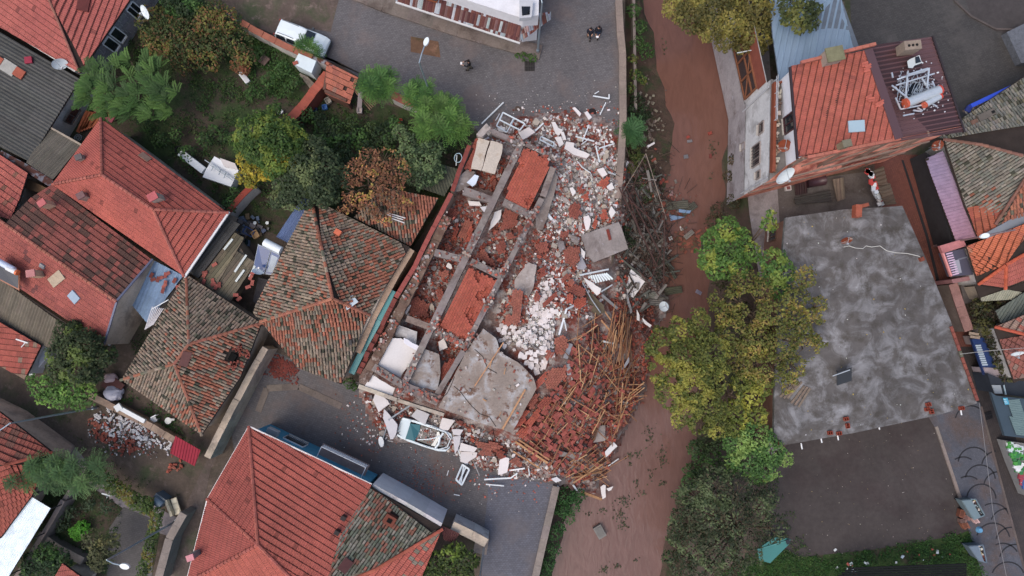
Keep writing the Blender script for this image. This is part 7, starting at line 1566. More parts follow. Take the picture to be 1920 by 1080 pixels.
for k,pts in enumerate(([(-.6,-.74,.85),(.5,-.8,1.0),(1.4,-.7,.95),(1.95,-.35,.85),(2.0,.3,.85),(1.5,.72,.95)],[(1.5,.72,.95),(.9,.76,.98),(.2,.7,.9)],[(-.4,-.5,.9),(.3,-.25,1.0),(.9,.1,1.05),(1.1,.3,1.0)],[(1.1,-.68,.9),(1.25,-.3,1.0),(1.2,.2,1.0),(1.35,.6,.95)])):
    g = MB(); g.tube([Vector(p) for p in pts],.045 if k < 3 else .09,6,S(214,224,228)); part(xform(g,loc,rz),'roof_pillar',m_paint,cc)
g = MB(); g.prism([Vector(t) for t in ((.75,-.6,.97),(1.05,-.55,1.0),(1.2,.3,1.02),(1.0,.6,1.0),(.85,.5,.98),(.95,.1,.98))],.03,S(214,214,206)); part(xform(g,loc,rz),'roof_remnant',m_paint,cc)
g = MB()
for i in range(90): s_ = R.uniform(.03,.09); g.box((R.uniform(-1.2,1.4),R.uniform(-.7,.7),.56+R.random()*.05),(s_*1.5,s_,s_*.5),R.uniform(0,3),jit(R.choice([S(150,84,72),S(200,200,200),S(110,64,58)]),.1))
part(xform(g,loc,rz),'glass_and_dust',m_any,cc)['kind'] = 'stuff'
for s in (-1,1):
    for x in (-1.35,1.3): wheel(cc,x,s*.74,loc-Vector((0,0,.1)),rz)

# ---- people, seen from above
m_skin = mat("skin",S(186,142,118),rough=.6,var=.05,bump=0); 
def skinmesh(name,verts,edges,mat_,parent,root=0,sub=2):
    o0 = parent_loc(parent); me = bpy.data.meshes.new(name); me.from_pydata([Vector(v[:3])-o0 for v in verts],edges,[])
    ob = bpy.data.objects.new(name,me); COL.objects.link(ob); ob.parent = parent; md = ob.modifiers.new("s",'SKIN'); me.skin_vertices or me.attributes
    if not me.skin_vertices: bpy.context.view_layer.update()
    for i,v in enumerate(verts): me.skin_vertices[0].data[i].radius = (v[3],v[4] if len(v) > 4 else v[3]); me.skin_vertices[0].data[i].use_root = (i == root)
    sb = ob.modifiers.new("u",'SUBSURF'); sb.levels = sub; sb.render_levels = sub; me.materials.append(mat_)
    dg = bpy.context.evaluated_depsgraph_get(); ev = ob.evaluated_get(dg); nm = bpy.data.meshes.new_from_object(ev)
    at = nm.color_attributes.new("tint",'FLOAT_COLOR','CORNER') if "tint" not in nm.color_attributes else nm.color_attributes["tint"]
    at.data.foreach_set("color",[1.0]*(len(at.data)*4)); nm.polygons.foreach_set("use_smooth",[True]*len(nm.polygons))
    ob.modifiers.clear(); ob.data = nm; nm.materials.clear(); nm.materials.append(mat_); return ob
def person(px,py,face_deg,jacket,trousers,hair,label,armf=.5,held=None,step=.14,name='person'):
    b = W(px,py,.02); t = thing(name,label,'person',tuple(b)); rz = rad(face_deg); M_ = Matrix.Rotation(rz,3,'Z')
    def w(x,y,z,r,r2=None): v = b+M_@Vector((x,y,z)); return (v.x,v.y,v.z,r,r2 or r)
    V = [w(0,0,.95,.13,.16),w(0,0,1.15,.12,.15),w(.01,0,1.38,.13,.18),w(.02,0,1.50,.06),w(.04,0,1.60,.075),w(.05,0,1.70,.085)]
    E_ = [(0,1),(1,2),(2,3),(3,4),(4,5)]
    for s in (-1,1):
        k = len(V); V += [w(0,s*.19,1.42,.06),w(.02+armf*.15,s*.25,1.16,.045),w(.05+armf*.55,s*(.2-.1*armf),1.0+armf*.12,.032),w(.1+armf*.6,s*(.18-.12*armf),.99+armf*.14,.034,.02)]
        E_ += [(2,k),(k,k+1),(k+1,k+2),(k+2,k+3)]; h = V[k+3]; hb = b+M_@Vector((.1+armf*.6,s*(.18-.12*armf),.99+armf*.14))
        for f in range(5):   # fingers and thumb
            j = len(V); off = (f-1.5)*.02 if f < 4 else 0
            if f < 4: a1 = (.1+armf*.6+.05,s*(.18-.12*armf)+off,.985+armf*.14); a2 = (a1[0]+.045-(.012*abs(f-1.5)),a1[1],a1[2]-.03)
            else: a1 = (.1+armf*.6+.02,s*(.18-.12*armf)-s*.04,1.0+armf*.14); a2 = (a1[0]+.03,a1[1]-s*.012,a1[2]-.01)
            V += [w(*a1,.009),w(*a2,.008)]; E_ += [(k+3,j),(j,j+1)]
        k = len(V); V += [w(0,s*.09,.88,.07),w(.04+s*step*.4,s*.1,.5,.045),w(-.02+s*step,s*.1,.1,.032),w(.1+s*step,s*.11,.05,.025,.02)]
        E_ += [(0,k),(k,k+1),(k+1,k+2),(k+2,k+3)]
    skinmesh('body',V,E_,m_skin,t)
    J = [w(0,0,.92,.16,.19),w(0,0,1.15,.15,.19),w(.01,0,1.4,.15,.2),w(.02,0,1.5,.07)]; EJ = [(0,1),(1,2),(2,3)]
    for s in (-1,1):
        k = len(J); J += [w(0,s*.2,1.42,.08),w(.02+armf*.15,s*.26,1.16,.065),w(.04+armf*.5,s*(.2-.08*armf),1.01+armf*.11,.05)]; EJ += [(2,k),(k,k+1),(k+1,k+2)]
    skinmesh('jacket',J,EJ,mat("cloth_%d" % int(jacket[0]*9999+jacket[2]*99),jacket,rough=.9,var=.1,bump=.1),t)
    T_ = [w(0,0,.93,.14,.17)]; ET = []
    for s in (-1,1):
        k = len(T_); T_ += [w(0,s*.09,.86,.1),w(.04+s*step*.4,s*.1,.5,.085),w(-.02+s*step,s*.1,.07,.07)]; ET += [(0,k),(k,k+1),(k+1,k+2)]
    skinmesh('trousers',T_,ET,mat("cloth_%d" % int(trousers[0]*9999+trousers[2]*99+7),trousers,rough=.9,var=.1,bump=.1),t)
    for s in (-1,1):
        g = MB(); g.box(b+M_@Vector((.05+s*step,s*.105,.045)),(.29,.11,.1),rz,S(40,38,38)); part(g,'shoe',m_matte,t)
    g = MB(); n = 10
    for i in range(5):
        for k in range(n):
            def pt(i_,k_): a = 2*math.pi*k_/n; e = i_/5*math.pi*.62; return b+M_@Vector((.035+.104*math.sin(e)*math.cos(a)*1.02,.095*math.sin(e)*math.sin(a),1.70+.125*math.cos(e)))
            g.face([pt(i,k),pt(i+1,k),pt(i+1,k+1),pt(i,k+1)],hair)
    part(g,'hair',m_matte,t,smooth=True)
    g = MB(); g.box(b+M_@Vector((.145,0,1.66)),(.03,.025,.04),rz,S(180,134,112)); part(g,'nose',m_skin,t)
    for s in (-1,1):
        g = MB(); g.box(b+M_@Vector((.128,s*.034,1.685)),(.012,.026,.012),rz,S(40,32,28)); part(g,'eye',m_matte,t)
        g = MB(); g.box(b+M_@Vector((.04,s*.09,1.67)),(.03,.018,.06),rz,S(184,138,116)); part(g,'ear',m_skin,t)
    g = MB(); g.box(b+M_@Vector((.13,0,1.615)),(.01,.05,.01),rz,S(140,80,76)); part(g,'mouth',m_matte,t)
    if held:
        c = b+M_@Vector((.1+armf*.6+.07,0,1.0+armf*.16)); g = MB(); g.box(c,(.15,.2,.03),rz,held); tag(g.build('held_paper',m_matte),'white thing in the hands of the %s' % ('lone person on the street' if px < 1000 else 'right one of two people'),'paper')
person(881,130,175,S(34,34,38),S(96,90,78),S(36,30,28),'person in black top and khaki trousers standing alone on the street, holding something white',.75,S(226,226,228))
person(1104,70,-95,S(36,38,50),S(32,34,44),S(34,30,30),'person in dark navy jacket and dark trousers, left one of the two walking together',.3,None,.2)
person(1119,67,-100,S(30,32,40),S(40,54,78),S(28,26,28),'person in black jacket and blue jeans carrying something white, right one of the two',.7,S(228,228,230),.2)

# ---- street lamps
def lamp(label,base,joint,head,H,hh=None,col=S(150,164,174),headlen=.75,arm2=None):
    b = W(base[0],base[1],0); t = thing('street_lamp',label,'street lamp',tuple(b)); top = Vector((b.x,b.y,H))
    g = MB(); g.tube([b,b+Vector((0,0,H*.5)),top],.085,10,col,r2=.055); part(g,'pole',m_metal,t)
    g = MB(); g.tube([b,b+Vector((0,0,.5))],.12,10,col); part(g,'pole_base',m_metal,t)
    if head:
        h = W(head[0],head[1],hh or H+.3); g = MB(); g.tube([top,top+(h-top)*.5+Vector((0,0,.12)),h],.045,8,col); part(g,'arm',m_metal,t)
        d = (h-top); d.z = 0; d.normalize(); s = Vector((-d.y,d.x,0)); g = MB(); n = 12
        top_ = [h+d*(headlen*.42*math.cos(2*math.pi*k/n)+headlen*.3)+s*(.17*math.sin(2*math.pi*k/n)) for k in range(n)]
        g.prism([p+Vector((0,0,.08)) for p in top_],.16,S(222,230,232)); lh = part(g,'lamp_head',m_paint,t); g = MB(); g.prism([h+(p-h)*.8+d*.05-Vector((0,0,.085)) for p in top_],.02,S(200,205,200)); part(g,'lens',m_glass,lh)
    return t
lamp('street lamp rising between the feathery trees over the upper street',(812,192),None,(797,84),8.2,8.5)
lamp('tall street lamp pole at the storm drain cut by the top edge',(1008,98),None,(1000,-60),8.4)
lamp('street lamp with long arm at the lower left corner of the picture',(335,974),None,(228,1060),9.4,9.6)
lamp('street lamp pole beside the scattered white bricks at left',(180,764),None,(-30,830),9.2,9.3)
lamp('street lamp pole on the square pillar at the bottom centre',(909,1012),None,None,8.8)
lamp('street lamp with white head over the lilac canopy',(1752,461),None,(1852,441),8.7,8.6,S(150,130,130))
# the fallen lamp
t = thing('fallen_street_lamp','toppled street lamp with white head lying on the rubble of the lower street','street lamp',tuple(W(715,825,.3)))
g = MB(); g.tube([W(769,760,1.2),W(730,786,1.05),W(718,822,.5)],.06,8,S(168,174,178)); part(g,'pole',m_metal,t)
h = W(715,828,.45); g = MB(); g.prism([h+Vector((.19*math.cos(a)*1-.1*math.sin(a),.4*math.sin(a)+.08*math.cos(a),.1)) for a in [2*math.pi*k/12 for k in range(12)]],.15,S(226,230,230)); part(g,'lamp_head',m_paint,t)
# ---- satellite dishes
def dish(px,py,z,r,n,col,label,name='satellite_dish',mount=None,rim=None):
    c = W(px,py,z); n = Vector(n).normalized(); u = n.cross(Vector((0,0,1))); u = u.normalized() if u.length > .01 else Vector((1,0,0)); v = n.cross(u); t = thing(name,label,'satellite dish',(c.x,c.y,z-.3))
    g = MB(); N_ = 20; prev = None
    for k in range(5):
        rr_ = r*k/4; h_ = .22*r*(k/4)**2; ring = [c+u*(rr_*math.cos(2*math.pi*i/N_))+v*(rr_*math.sin(2*math.pi*i/N_))+n*h_ for i in range(N_)]
        if prev:
            for i in range(N_): g.face([prev[i],ring[i],ring[(i+1) % N_],prev[(i+1) % N_]],col)
        prev = ring
    part(g,'reflector',m_paint if not rim else m_rustd,t,smooth=True)
    tip = c+n*r*.9-v*(-r*.1); g = MB()
    for a in (0.6,2.2,4.7): g.tube([c+u*(r*.95*math.cos(a))+v*(r*.95*math.sin(a))+n*.2*r,tip],.018,5,S(170,174,178))
    g.box(tip,(.12,.12,.12),0,S(190,190,192)); part(g,'feed_arm',m_metal,t)
    g = MB(); e = Vector((c.x,c.y,z))-n*.1; g.tube([e,Vector((e.x,e.y,z-(mount or .7)))],.035,6,S(120,120,124)); part(g,'mast',m_metal,t); return t
m_rustd = mat("rusty_dish",S(206,190,176),rough=.6,var=.1,bump=.1,col2=S(142,66,40),s2=2.4,lo=.38,hi=.44)
WD = S(218,228,232)
dish(274,22,3.6,.52,(-.55,-.5,.55),WD,'white oval satellite dish on the wall at the top left house',mount=1)
dish(111,118,3.7,.55,(.5,-.8,.22),WD,'white satellite dish seen edge-on under the top left roof eave',mount=1)
dish(1470,272,7.9,.46,(-.1,-.55,.7),WD,'rusty brown satellite dish on the terrace of the tall building',rim=1,mount=.8)
dish(1470,327,7.3,.72,(.36,-.74,.5),S(216,224,226),'large pale mesh satellite dish at the corner of the tall building',mount=1.2)
dish(1757,272,4.4,.42,(-.1,-.6,.75),WD,'white satellite dish with rust patch beside the lilac canopy',rim=1,mount=1)
dish(1587,449,FZ+.45,.4,(0,-.85,.5),WD,'rusty satellite dish standing on the flat concrete roof',rim=1,mount=.45)
dish(483,511,3.3,.42,(.3,.75,.45),WD,'small round white dish beside the double solar panel',mount=.8)
dish(1907,661,4.6,.42,(0,-.9,.4),WD,'white satellite dish on the tiled roof at the right edge',mount=.7)
dish(1244,575,-1.6,.42,(.2,.1,.95),S(220,230,234),'white satellite dish fallen into the debris at the water',mount=.3)
g = MB(); c = W(859,296,2.4)
for k in range(14): a = 2*math.pi*k/14; b_ = 2*math.pi*(k+1)/14; g.tube([c+Vector((.3*math.cos(a),.36*math.sin(a),.1*math.cos(a))),c+Vector((.3*math.cos(b_),.36*math.sin(b_),.1*math.cos(b_)))],.035,6,S(160,186,200))
g.tube([c+Vector((-.1,.2,0)),c+Vector((-.15,-.6,0))],.04,6,S(200,206,208)); tag(g.build('chair_frame',m_paint),'pale blue and white tube frame hanging in the gap by the north-west wall','tube frame')
# ---- solar heaters
def tank(parent,a,b,r,col=S(214,222,226),cap=None):
    g = MB(); g.tube([a,b],r,18,col); k = part(g,'tank',m_paint,parent)
    if cap: d = (b-a).normalized(); g = MB(); g.tube([b,b+d*.16],r*1.02,18,cap); part(g,'end_cap',m_paint,k)
t = thing('solar_heater','solar water heater with two dark blue panels and long white tank near the plank shed','solar heater',tuple(W(503,485,0)))
for P in ([(484,458),(508,469),(495,514),(475,500)],[(509,470),(525,478),(512,516),(497,514)]):
    g = MB(); Pz = [W(x,y,3.4 if i < 2 else 2.6) for i,(x,y) in enumerate(P)]; g.prism(Pz,.08,S(150,160,170)); k = part(g,'collector_panel',m_paint,t)
    c = sum(Pz,Vector())/4; g = MB(); g.face([c+(p-c)*.94+Vector((0,0,.012)) for p in Pz],S(44,66,112)); part(g,'glazing',mat("blue_glass",(1,1,1),rough=.12,var=.1,bump=0,spec=.8),k)
tank(t,W(496,454,3.6),W(527,470,3.6),.3)
for (x,y) in ((484,458),(525,478),(475,500),(512,516)): p = W(x,y,2.6); g = MB(); g.tube([Vector((p.x,p.y,0)),p],.03,6,S(120,124,130)); part(g,'leg',m_metal,t)
t = thing('solar_heater','solar water heater with black panel and orange-ended tank on the left edge roof','solar heater',tuple(W(20,515,4)))
g = MB(); g.prism(PZ([(-10,484,4.7),(36,508,4.7),(36,545,4.3),(-10,520,4.3)]),.1,S(150,96,70)); k = part(g,'collector_panel',m_paint,t); g = MB(); g.face(PZ([(-10,488,4.72),(34,510,4.72),(34,541,4.34),(-10,518,4.34)]),S(34,34,40)); part(g,'glazing',MATS["blue_glass"],k)
tank(t,W(-10,486,4.95),W(26,506,4.95),.22,S(196,206,226)); tank(t,W(14,502,5.0),W(30,510,5.0),.2,S(214,216,218),S(206,110,66))
# ---- benches of seats, bins
for k,(x,y,w,l,lb) in enumerate([(318,939,.36,.5,'row of'),]):
    t = thing('seat_row','row of six cream plastic seats on a stand by the concrete walkway corner','seats',tuple(W(326,950,0)))
    for i in range(3):
        g = MB(); c = W(327+i*3.2,939+i*10,.5); g.box(c,(.46,.42,.08),rad(20),S(206,196,168)); g.box(c+Vector((0,0,.05)),(.36,.32,.03),rad(20),S(216,206,180)); part(g,'seat',m_paint,t)
        g = MB(); c = W(314+i*4,942+i*10,.75); g.box(c,(.2,.42,.4),rad(20),S(200,190,164)); part(g,'backrest',m_paint,t)
    g = MB(); g.bar(W(318,938,.3),W(331,964,.3),.08,.08,S(70,74,80)); part(g,'frame',m_metal,t)
t = thing('waste_bin','blue-grey street bin with rounded lid at the end of the concrete walkway','bin',tuple(W(300,940,0)))
g = MB(); g.box(W(302,936,.5),(.9,.8,1.0),rad(-35),S(84,100,112)); part(g,'bin_body',m_paint,t); g = MB(); a,b = W(289,937,1.1),W(304,948,1.1); g.tube([a,b],.3,14,S(110,128,142)); part(g,'lid',m_paint,t)
def dumpster(pts,label,opn=True,z=1.2,col=S(96,112,118)):
    P = [W(x,y,z) for x,y in pts]; c = sum(P,Vector())/4; t = thing('dumpster',label,'dumpster',(c.x,c.y,.1)); g = MB()
    for i in range(4):
        a,b = P[i],P[(i+1) % 4]; a2,b2 = c+(a-c)*.88,c+(b-c)*.88; a2.z = b2.z = .25; g.face([a,b,b2,a2],col); g.bar(a,b,.08,.07,tuple(q*1.15 for q in col))
    part(g,'bin_body',m_paint,t); g = MB(); q = [c+(p-c)*.9 for p in P]; g.face([Vector((p.x,p.y,z-.35)) for p in q],S(40,38,38)); part(g,'inside',m_matte,t)
    g = MB(); l0 = [P[0],P[1],P[1]+(P[2]-P[1])*.62,P[0]+(P[3]-P[0])*.62]; g.prism([p+Vector((0,0,.1)) for p in l0],.05,tuple(q*1.25 for q in col)); part(g,'lid',m_paint,t)
    g = MB()
    for i in range(16): p = P[2]+(P[3]-P[2])*R.random()+(P[1]-P[2])*R.uniform(.05,.3); g.box(Vector((p.x,p.y,z-.3+R.random()*.15)),(.2,.15,.12),R.uniform(0,3),jit(R.choice([S(190,176,130),S(170,190,200),S(60,50,50),S(120,70,60),S(210,206,200)]),.1))
    part(g,'rubbish',m_matte,t)
    for p in P: k = c+(p-c)*.8; g = MB(); g.tube([Vector((k.x-.04,k.y,.22)),Vector((k.x+.04,k.y,.22))],.1,10,S(30,30,30)); part(g,'wheel',m_matte,t)
dumpster([(1803,938),(1826,974),(1846,966),(1829,936)],'open grey-blue dumpster with rubbish beside the brown boxes on the cobble pavement')
dumpster([(1816,1024),(1834,1050),(1850,1055),(1843,1022)],'smaller grey dumpster with plastic bag at the bottom right lawn corner',col=S(92,104,116))
for k,(x,y,w,l,a,c_,lb) in enumerate([(1801,962,.35,.6,-15,S(112,70,56),'upright brown box left of the open dumpster'),(1808,970,.4,.4,20,S(128,94,88),'pinkish cardboard piece below the upright brown box'),(1803,976,.4,.3,0,S(110,86,80),'middle cardboard scrap left of the open dumpster'),(1807,984,.4,.5,30,S(122,76,58),'lowest orange-brown box left of the open dumpster'),(1826,974,.3,.5,35,S(186,154,150),'pale pink bag at the foot of the open dumpster')]):
    g = MB(); c = W(x,y,.25); g.box(c,(w,l,.4),rad(a),c_); g.box(c+Vector((0,0,.2)),(w*.7,l*.7,.03),rad(a),tuple(q*.6 for q in c_)); g.box(c+Vector((w*.5,0,.2)),(w*.4,l,.02),rad(a),tuple(q*1.1 for q in c_)); tag(g.build('cardboard_box',m_any),lb,'box')
g = MB(); c = W(1837,994,.2); g.tube([c-Vector((0,0,.15)),c,c+Vector((0,0,.12))],.28,12,S(96,150,186),r2=.16); tag(g.build('plastic_bag',m_paint),'bright blue and white bag on the pavement between the two dumpsters','bag')
g = MB(); g.prism(PZ([(1420,1030,1.4),(1452,1008,1.4),(1480,1010,1.4),(1482,1018,1.4),(1444,1056,1.4),(1424,1050,1.4)]),.08,S(58,120,116)); g.bar(W(1420,1030,1.45),W(1482,1012,1.45),.05,.05,S(80,140,136)); tag(g.build('tarpaulin',m_paint),'turquoise tarpaulin sheet beside the dark tree at the edge of the lawn','tarpaulin')
g = MB(); g.bar(W(1476,1012,1.5),W(1479,1020,1.45),.3,.04,S(34,40,44)); tag(g.build('black_sheet',m_paint),'small black sheet on the tip of the turquoise tarpaulin','sheet')
# dark slatted shelter at the bottom right
g = MB()
for i in range(9): g.bar(W(1590-i*6,1066+i*4.5,2.2),W(1812,1058+i*4.3,2.2),.13,.05,S(14,15,18))
tag(g.build('dark_awning',m_matte),'dark slatted awning cut by the bottom edge below the lawn','awning')
# ---- bits of litter on the lawn
g = MB()
for i in range(26): x,y = (R.gauss(1600,14),R.gauss(1066,6)) if i < 12 else (R.uniform(1560,1800),R.uniform(1020,1060)); s_ = R.uniform(.06,.2); g.box(W(x,y,.06+.05*R.random()),(s_*1.4,s_,.04),R.uniform(0,3),jit(R.choice([S(206,210,210),S(190,200,206),S(170,90,80)]),.1))
tag(g.build('paper_litter',m_matte),'white paper and plastic litter on the lawn','litter',kind='stuff')
# ---- garden: wall along the street, brick wall, broken tiled shed, white water tank, furniture
wallrun('garden_wall',[(452,42),(480,58),(540,88),(585,108)],.45,1.6,0,'crumbling garden wall with orange tile coping behind the parked car',m_plastd,m_red,.5,(.95,.93,.9),captint=S(148,92,74),jag=.1,seg=.5)
wallrun('garden_wall',[(585,108),(612,118),(636,134)],.3,1.5,0,'low wall with dark rail between the white tank and the street',m_plastd,m_rust,.32)
wallrun('brick_wall',[(614,138),(590,168),(562,204),(545,222)],.62,1.7,0,'leaning red brick wall top running diagonally through the garden',m_red,m_red,.7,S(128,74,62),captint=S(158,84,68),jag=.08,seg=.34)
t = thing('shed','broken shed with red tile roof losing its tiles, rafters bare on one side','shed',tuple(W(650,165,0)))
E1 = [(618,116,2.5),(672,146,2.5),(676,158,2.3),(658,194,1.8),(612,172,1.9),(614,150,2.2)]
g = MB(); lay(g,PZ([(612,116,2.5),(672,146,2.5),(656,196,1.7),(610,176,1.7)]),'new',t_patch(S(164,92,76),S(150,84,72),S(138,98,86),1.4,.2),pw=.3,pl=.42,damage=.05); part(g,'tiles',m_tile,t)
g = MB(); deck(g,PZ([(616,122,2.4),(668,150,2.4),(654,192,1.6),(612,174,1.6)]),S(60,48,44)); part(g,'roof_boards',m_any,t)
for k in range(6): g = MB(); g.bar(W(656+k*6,160+k*4,2.2),W(694+k*3,206-k*3,1.2),.07,.07,S(128,104,84)); part(g,'rafter',m_wood,t)
g = MB(); g.bar(W(676,172,2.3),W(674,202,1.9),.35,.05,S(74,62,70)); part(g,'loose_sheet',m_paint,t)
for a,b in (((614,176),(620,140)),((655,196),(615,178))): g = MB(); A,B = W(*a,1.0),W(*b,1.0); g.bar(A,B,.2,2.0,S(96,70,60)); part(g,'wall',m_red,t)
wallrun('garden_wall',[(736,178),(760,190),(780,196)],.5,1.5,0,'short stretch of tile-topped wall between two feathery trees',m_plastd,m_red,.6,captint=S(150,90,76),seg=.4)
t = thing('water_tank','white box-shaped tank on the wall between parked car and tiled shed','tank',tuple(W(575,125,0)))
g = MB(); g.prism(PZ([(560,100,1.7),(593,114,1.7),(584,137,1.7),(550,120,1.7)]),1.6,S(206,218,222)); part(g,'tank_body',m_paint,t); g = MB(); g.box(W(554,118,1.75),(.4,.25,.08),.4,S(150,84,72)); part(g,'lid_tile',m_red,t)
for k in range(4): g = MB(); g.bar(W(562+k*4,138+k*2,.8),W(584+k*3,166-k,.1),.18,.06,jit(S(128,118,108),.1)); tag(g.build('plank',m_wood),'grey board leaning in the pile under the white tank','plank','grey boards leaning under the white tank')
# white cabinet group (old caravan-like freezer boxes)
t = thing('white_cabinets','heap of white cabinets and boards with metal frame beside the bright red roof','furniture',tuple(W(408,320,0)))
g = MB(); g.prism(PZ([(386,318,1.1),(402,293,1.1),(448,318,1.1),(433,350,1.1),(380,332,1.1)]),1.0,S(214,218,222)); part(g,'cabinet',m_paint,t)
g = MB(); g.prism(PZ([(412,296,1.3),(440,306,1.3),(446,318,1.3),(420,312,1.3)]),.2,S(196,190,188)); part(g,'box',m_paint,t)
for a,b in (((384,300),(436,334)),((392,308),(436,338)),((400,312),(396,320)),((414,318),(410,328)),((424,322),(420,334))): g = MB(); g.bar(W(*a,1.4),W(*b,1.4),.06,.06,S(150,160,168)); part(g,'rail',m_metal,t)
g = MB(); g.bar(W(340,287,.7),W(384,321,.7),.55,.5,S(216,220,222)); tag(g.build('long_white_box',m_paint),'long narrow white box lying in the garden left of the white cabinets','box')
g = MB(); c = W(335,281,.15)
for k in range(16): a = 2*math.pi*k/16; b_ = 2*math.pi*(k+1)/16; g.tube([c+Vector((.27*math.cos(a),.27*math.sin(a),0)),c+Vector((.27*math.cos(b_),.27*math.sin(b_),0))],.1,6,S(30,30,32))
tag(g.build('tyre',m_matte),'old black tyre at the upper end of the long white box','tyre')
g = MB(); g.box(W(459,146,.2),(.42,1.05,.4),rad(38),S(210,214,216)); g.box(W(459,146,.42),(.34,.9,.04),rad(38),S(190,192,196)); tag(g.build('polystyrene_box',m_paint),'small white box lying in the middle of the upper garden','box')
t = thing('wooden_chair','little weathered wooden seat in the garden below the wall','chair',tuple(W(496,115,0)))
g = MB(); g.box(W(497,114,.4),(.7,.45,.06),rad(50),S(104,86,78)); part(g,'seat',m_wood,t); g = MB(); g.box(W(491,110,.6),(.7,.06,.4),rad(50),S(120,104,92)); part(g,'backrest',m_wood,t)
for x,y in ((490,122),(503,108),(503,122),(492,108)): g = MB(); p = W(x,y,.38); g.bar(p,Vector((p.x,p.y,.02)),.05,.05,S(110,96,84),up=Vector((0,1,0))); part(g,'leg',m_wood,t)
t = thing('bench','red bench with orange board between the shed and the tall feathery tree','bench',tuple(W(200,212,0)))
g = MB(); g.bar(W(180,202,.5),W(214,224,.5),.7,.1,S(128,44,60)); part(g,'seat',m_paint,t); g = MB(); g.bar(W(184,204,.6),W(210,219,.6),.2,.06,S(166,108,72)); part(g,'board',m_wood,t)
for a in ((184,206),(210,222)): g = MB(); p = W(*a,.45); g.bar(p,Vector((p.x,p.y,0)),.08,.08,S(90,40,50),up=Vector((0,1,0))); part(g,'leg',m_paint,t)
t = thing('wooden_deck','orange-brown wooden table and deck beside the top corner of the red hip roof','deck',tuple(W(165,235,0)))
for k in range(6): g = MB(); g.bar(W(146+k*5,248-k*2,.5),W(164+k*5,208+k*1.5,.5),.3,.06,jit(S(146,84,58),.12)); part(g,'board',m_wood,t)
g = MB(); c = W(146,258,.6)
for k in range(12): a = 2*math.pi*k/12; g.tube([c+Vector((.12*math.cos(a),.12*math.sin(a),.1)),c+Vector((.28*math.cos(a),.28*math.sin(a),0)),c+Vector((.28*math.cos(a),.28*math.sin(a),-.5))],.015,4,S(170,176,180))
for rr_ in (.12,.28):
    for k in range(16): a = 2*math.pi*k/16; b_ = 2*math.pi*(k+1)/16; g.tube([c+Vector((rr_*math.cos(a),rr_*math.sin(a),0)),c+Vector((rr_*math.cos(b_),rr_*math.sin(b_),0))],.02,4,S(176,182,186))
tag(g.build('wire_basket',m_metal),'round pale wire basket at the roof edge below the wooden deck','basket')
for k,(x,y,z,w,l,a,c_,lb) in enumerate([(610,202,.2,.35,.35,10,S(46,96,160),'bright blue plastic crate by the brick wall'),(591,207,.1,.35,.2,10,S(44,62,110),'dark blue scrap by the brick wall'),(616,190,.2,.4,.45,30,S(150,146,138),'pale stone block below the tiled shed'),(675,208,.3,.35,.45,0,S(170,160,158),'small white box below the shed rafters'),(751,228,.2,.3,.3,0,S(160,60,44),'orange-red bucket under the feathery trees'),(527,212,.1,.4,.25,45,S(216,220,222),'white scrap beside the lower end of the brick wall'),(468,435,.4,.8,.5,-30,S(50,84,140),'blue plastic sheet by the junk behind the plank shed'),(480,440,.5,.45,.55,30,S(190,150,100),'wooden frame crate beside the blue sheet'),(460,454,.3,.35,.35,0,S(30,60,54),'dark green bucket near the plank shed')]):
    g = MB(); c = W(x,y,z); m_ = rad(a); g.box(c,(w,l,.06),m_,c_)
    for sx,sy,bw,bl in ((-1,0,.05,l),(1,0,.05,l),(0,-1,w,.05),(0,1,w,.05)): g.box(c+Matrix.Rotation(m_,3,'Z')@Vector((sx*w/2,sy*l/2,.12)),(bw,bl,.26),m_,c_)
    tag(g.build('box' if k not in (4,8) else 'bucket',m_paint),lb,'box' if k not in (4,8) else 'bucket')
for x,y,lb in ((478,418,'left white lidded pot near the junk by the red roof corner'),(501,418,'right white lidded pot near the junk by the red roof corner')):
    g = MB(); c = W(x,y,.5); g.tube([c-Vector((0,0,.3)),c],.14,12,S(60,60,62)); g.tube([c,c+Vector((0,0,.04))],.13,12,S(206,214,214)); tag(g.build('pot',m_paint),lb,'pot')
g = MB()
for i in range(130):
    x,y = R.gauss(455,16),R.gauss(428,9); s_ = R.uniform(.08,.35); g.box(W(x,y,R.uniform(.1,.5)),(s_*1.5,s_,s_*.5),R.uniform(0,3),jit(R.choice([S(70,66,64),S(110,108,106),S(50,48,50),S(90,104,122),S(120,100,80)]),.2))
tag(g.build('junk_heap',m_any),'heap of dark junk between the red roof corner and the solar heater','junk',kind='stuff')
# ---- left lower rubble: white bricks, plastic bags, red sheet
pbk = protos(5,lambda g,i: (g.box((0,0,0),(.42,.2,.18),0,jit(S(206,206,208),.05)),g.box((0,.0,.092),(.3,.1,.01),0,S(170,168,168))),'white_brick',m_any)
def scat2(name,ps,n,poly,label,cat,group,sc,dz=(.05,.2),tiltr=.15):
    xs = [p[0] for p in poly]; ys = [p[1] for p in poly]; k = 0
    while k < n:
        x,y = R.uniform(min(xs),max(xs)),R.uniform(min(ys),max(ys))
        if not inside((x,y),poly): continue
        o = R.choice(ps).copy(); COL.objects.link(o); o.location = W(x,y,max(0,gz(x,y))+R.uniform(*dz) if gz(x,y) == 0 else gz(x,y)+R.uniform(*dz)); o.rotation_euler = (R.gauss(0,tiltr),R.gauss(0,tiltr),R.uniform(0,6.28)); s_ = R.uniform(*sc); o.scale = (s_,s_,s_); tag(o,label,cat,group); k += 1
LR = [(172,780),(200,760),(225,775),(275,790),(325,820),(318,845),(270,835),(235,825),(200,815)]
scat2('white_brick',pbk,120,LR,'white-faced brick in the spill below the old tiled roof at left','brick','white bricks spilled at the lower left',(.4,.8))
pb2 = protos(5,fbrick,'brick_piece',m_red)
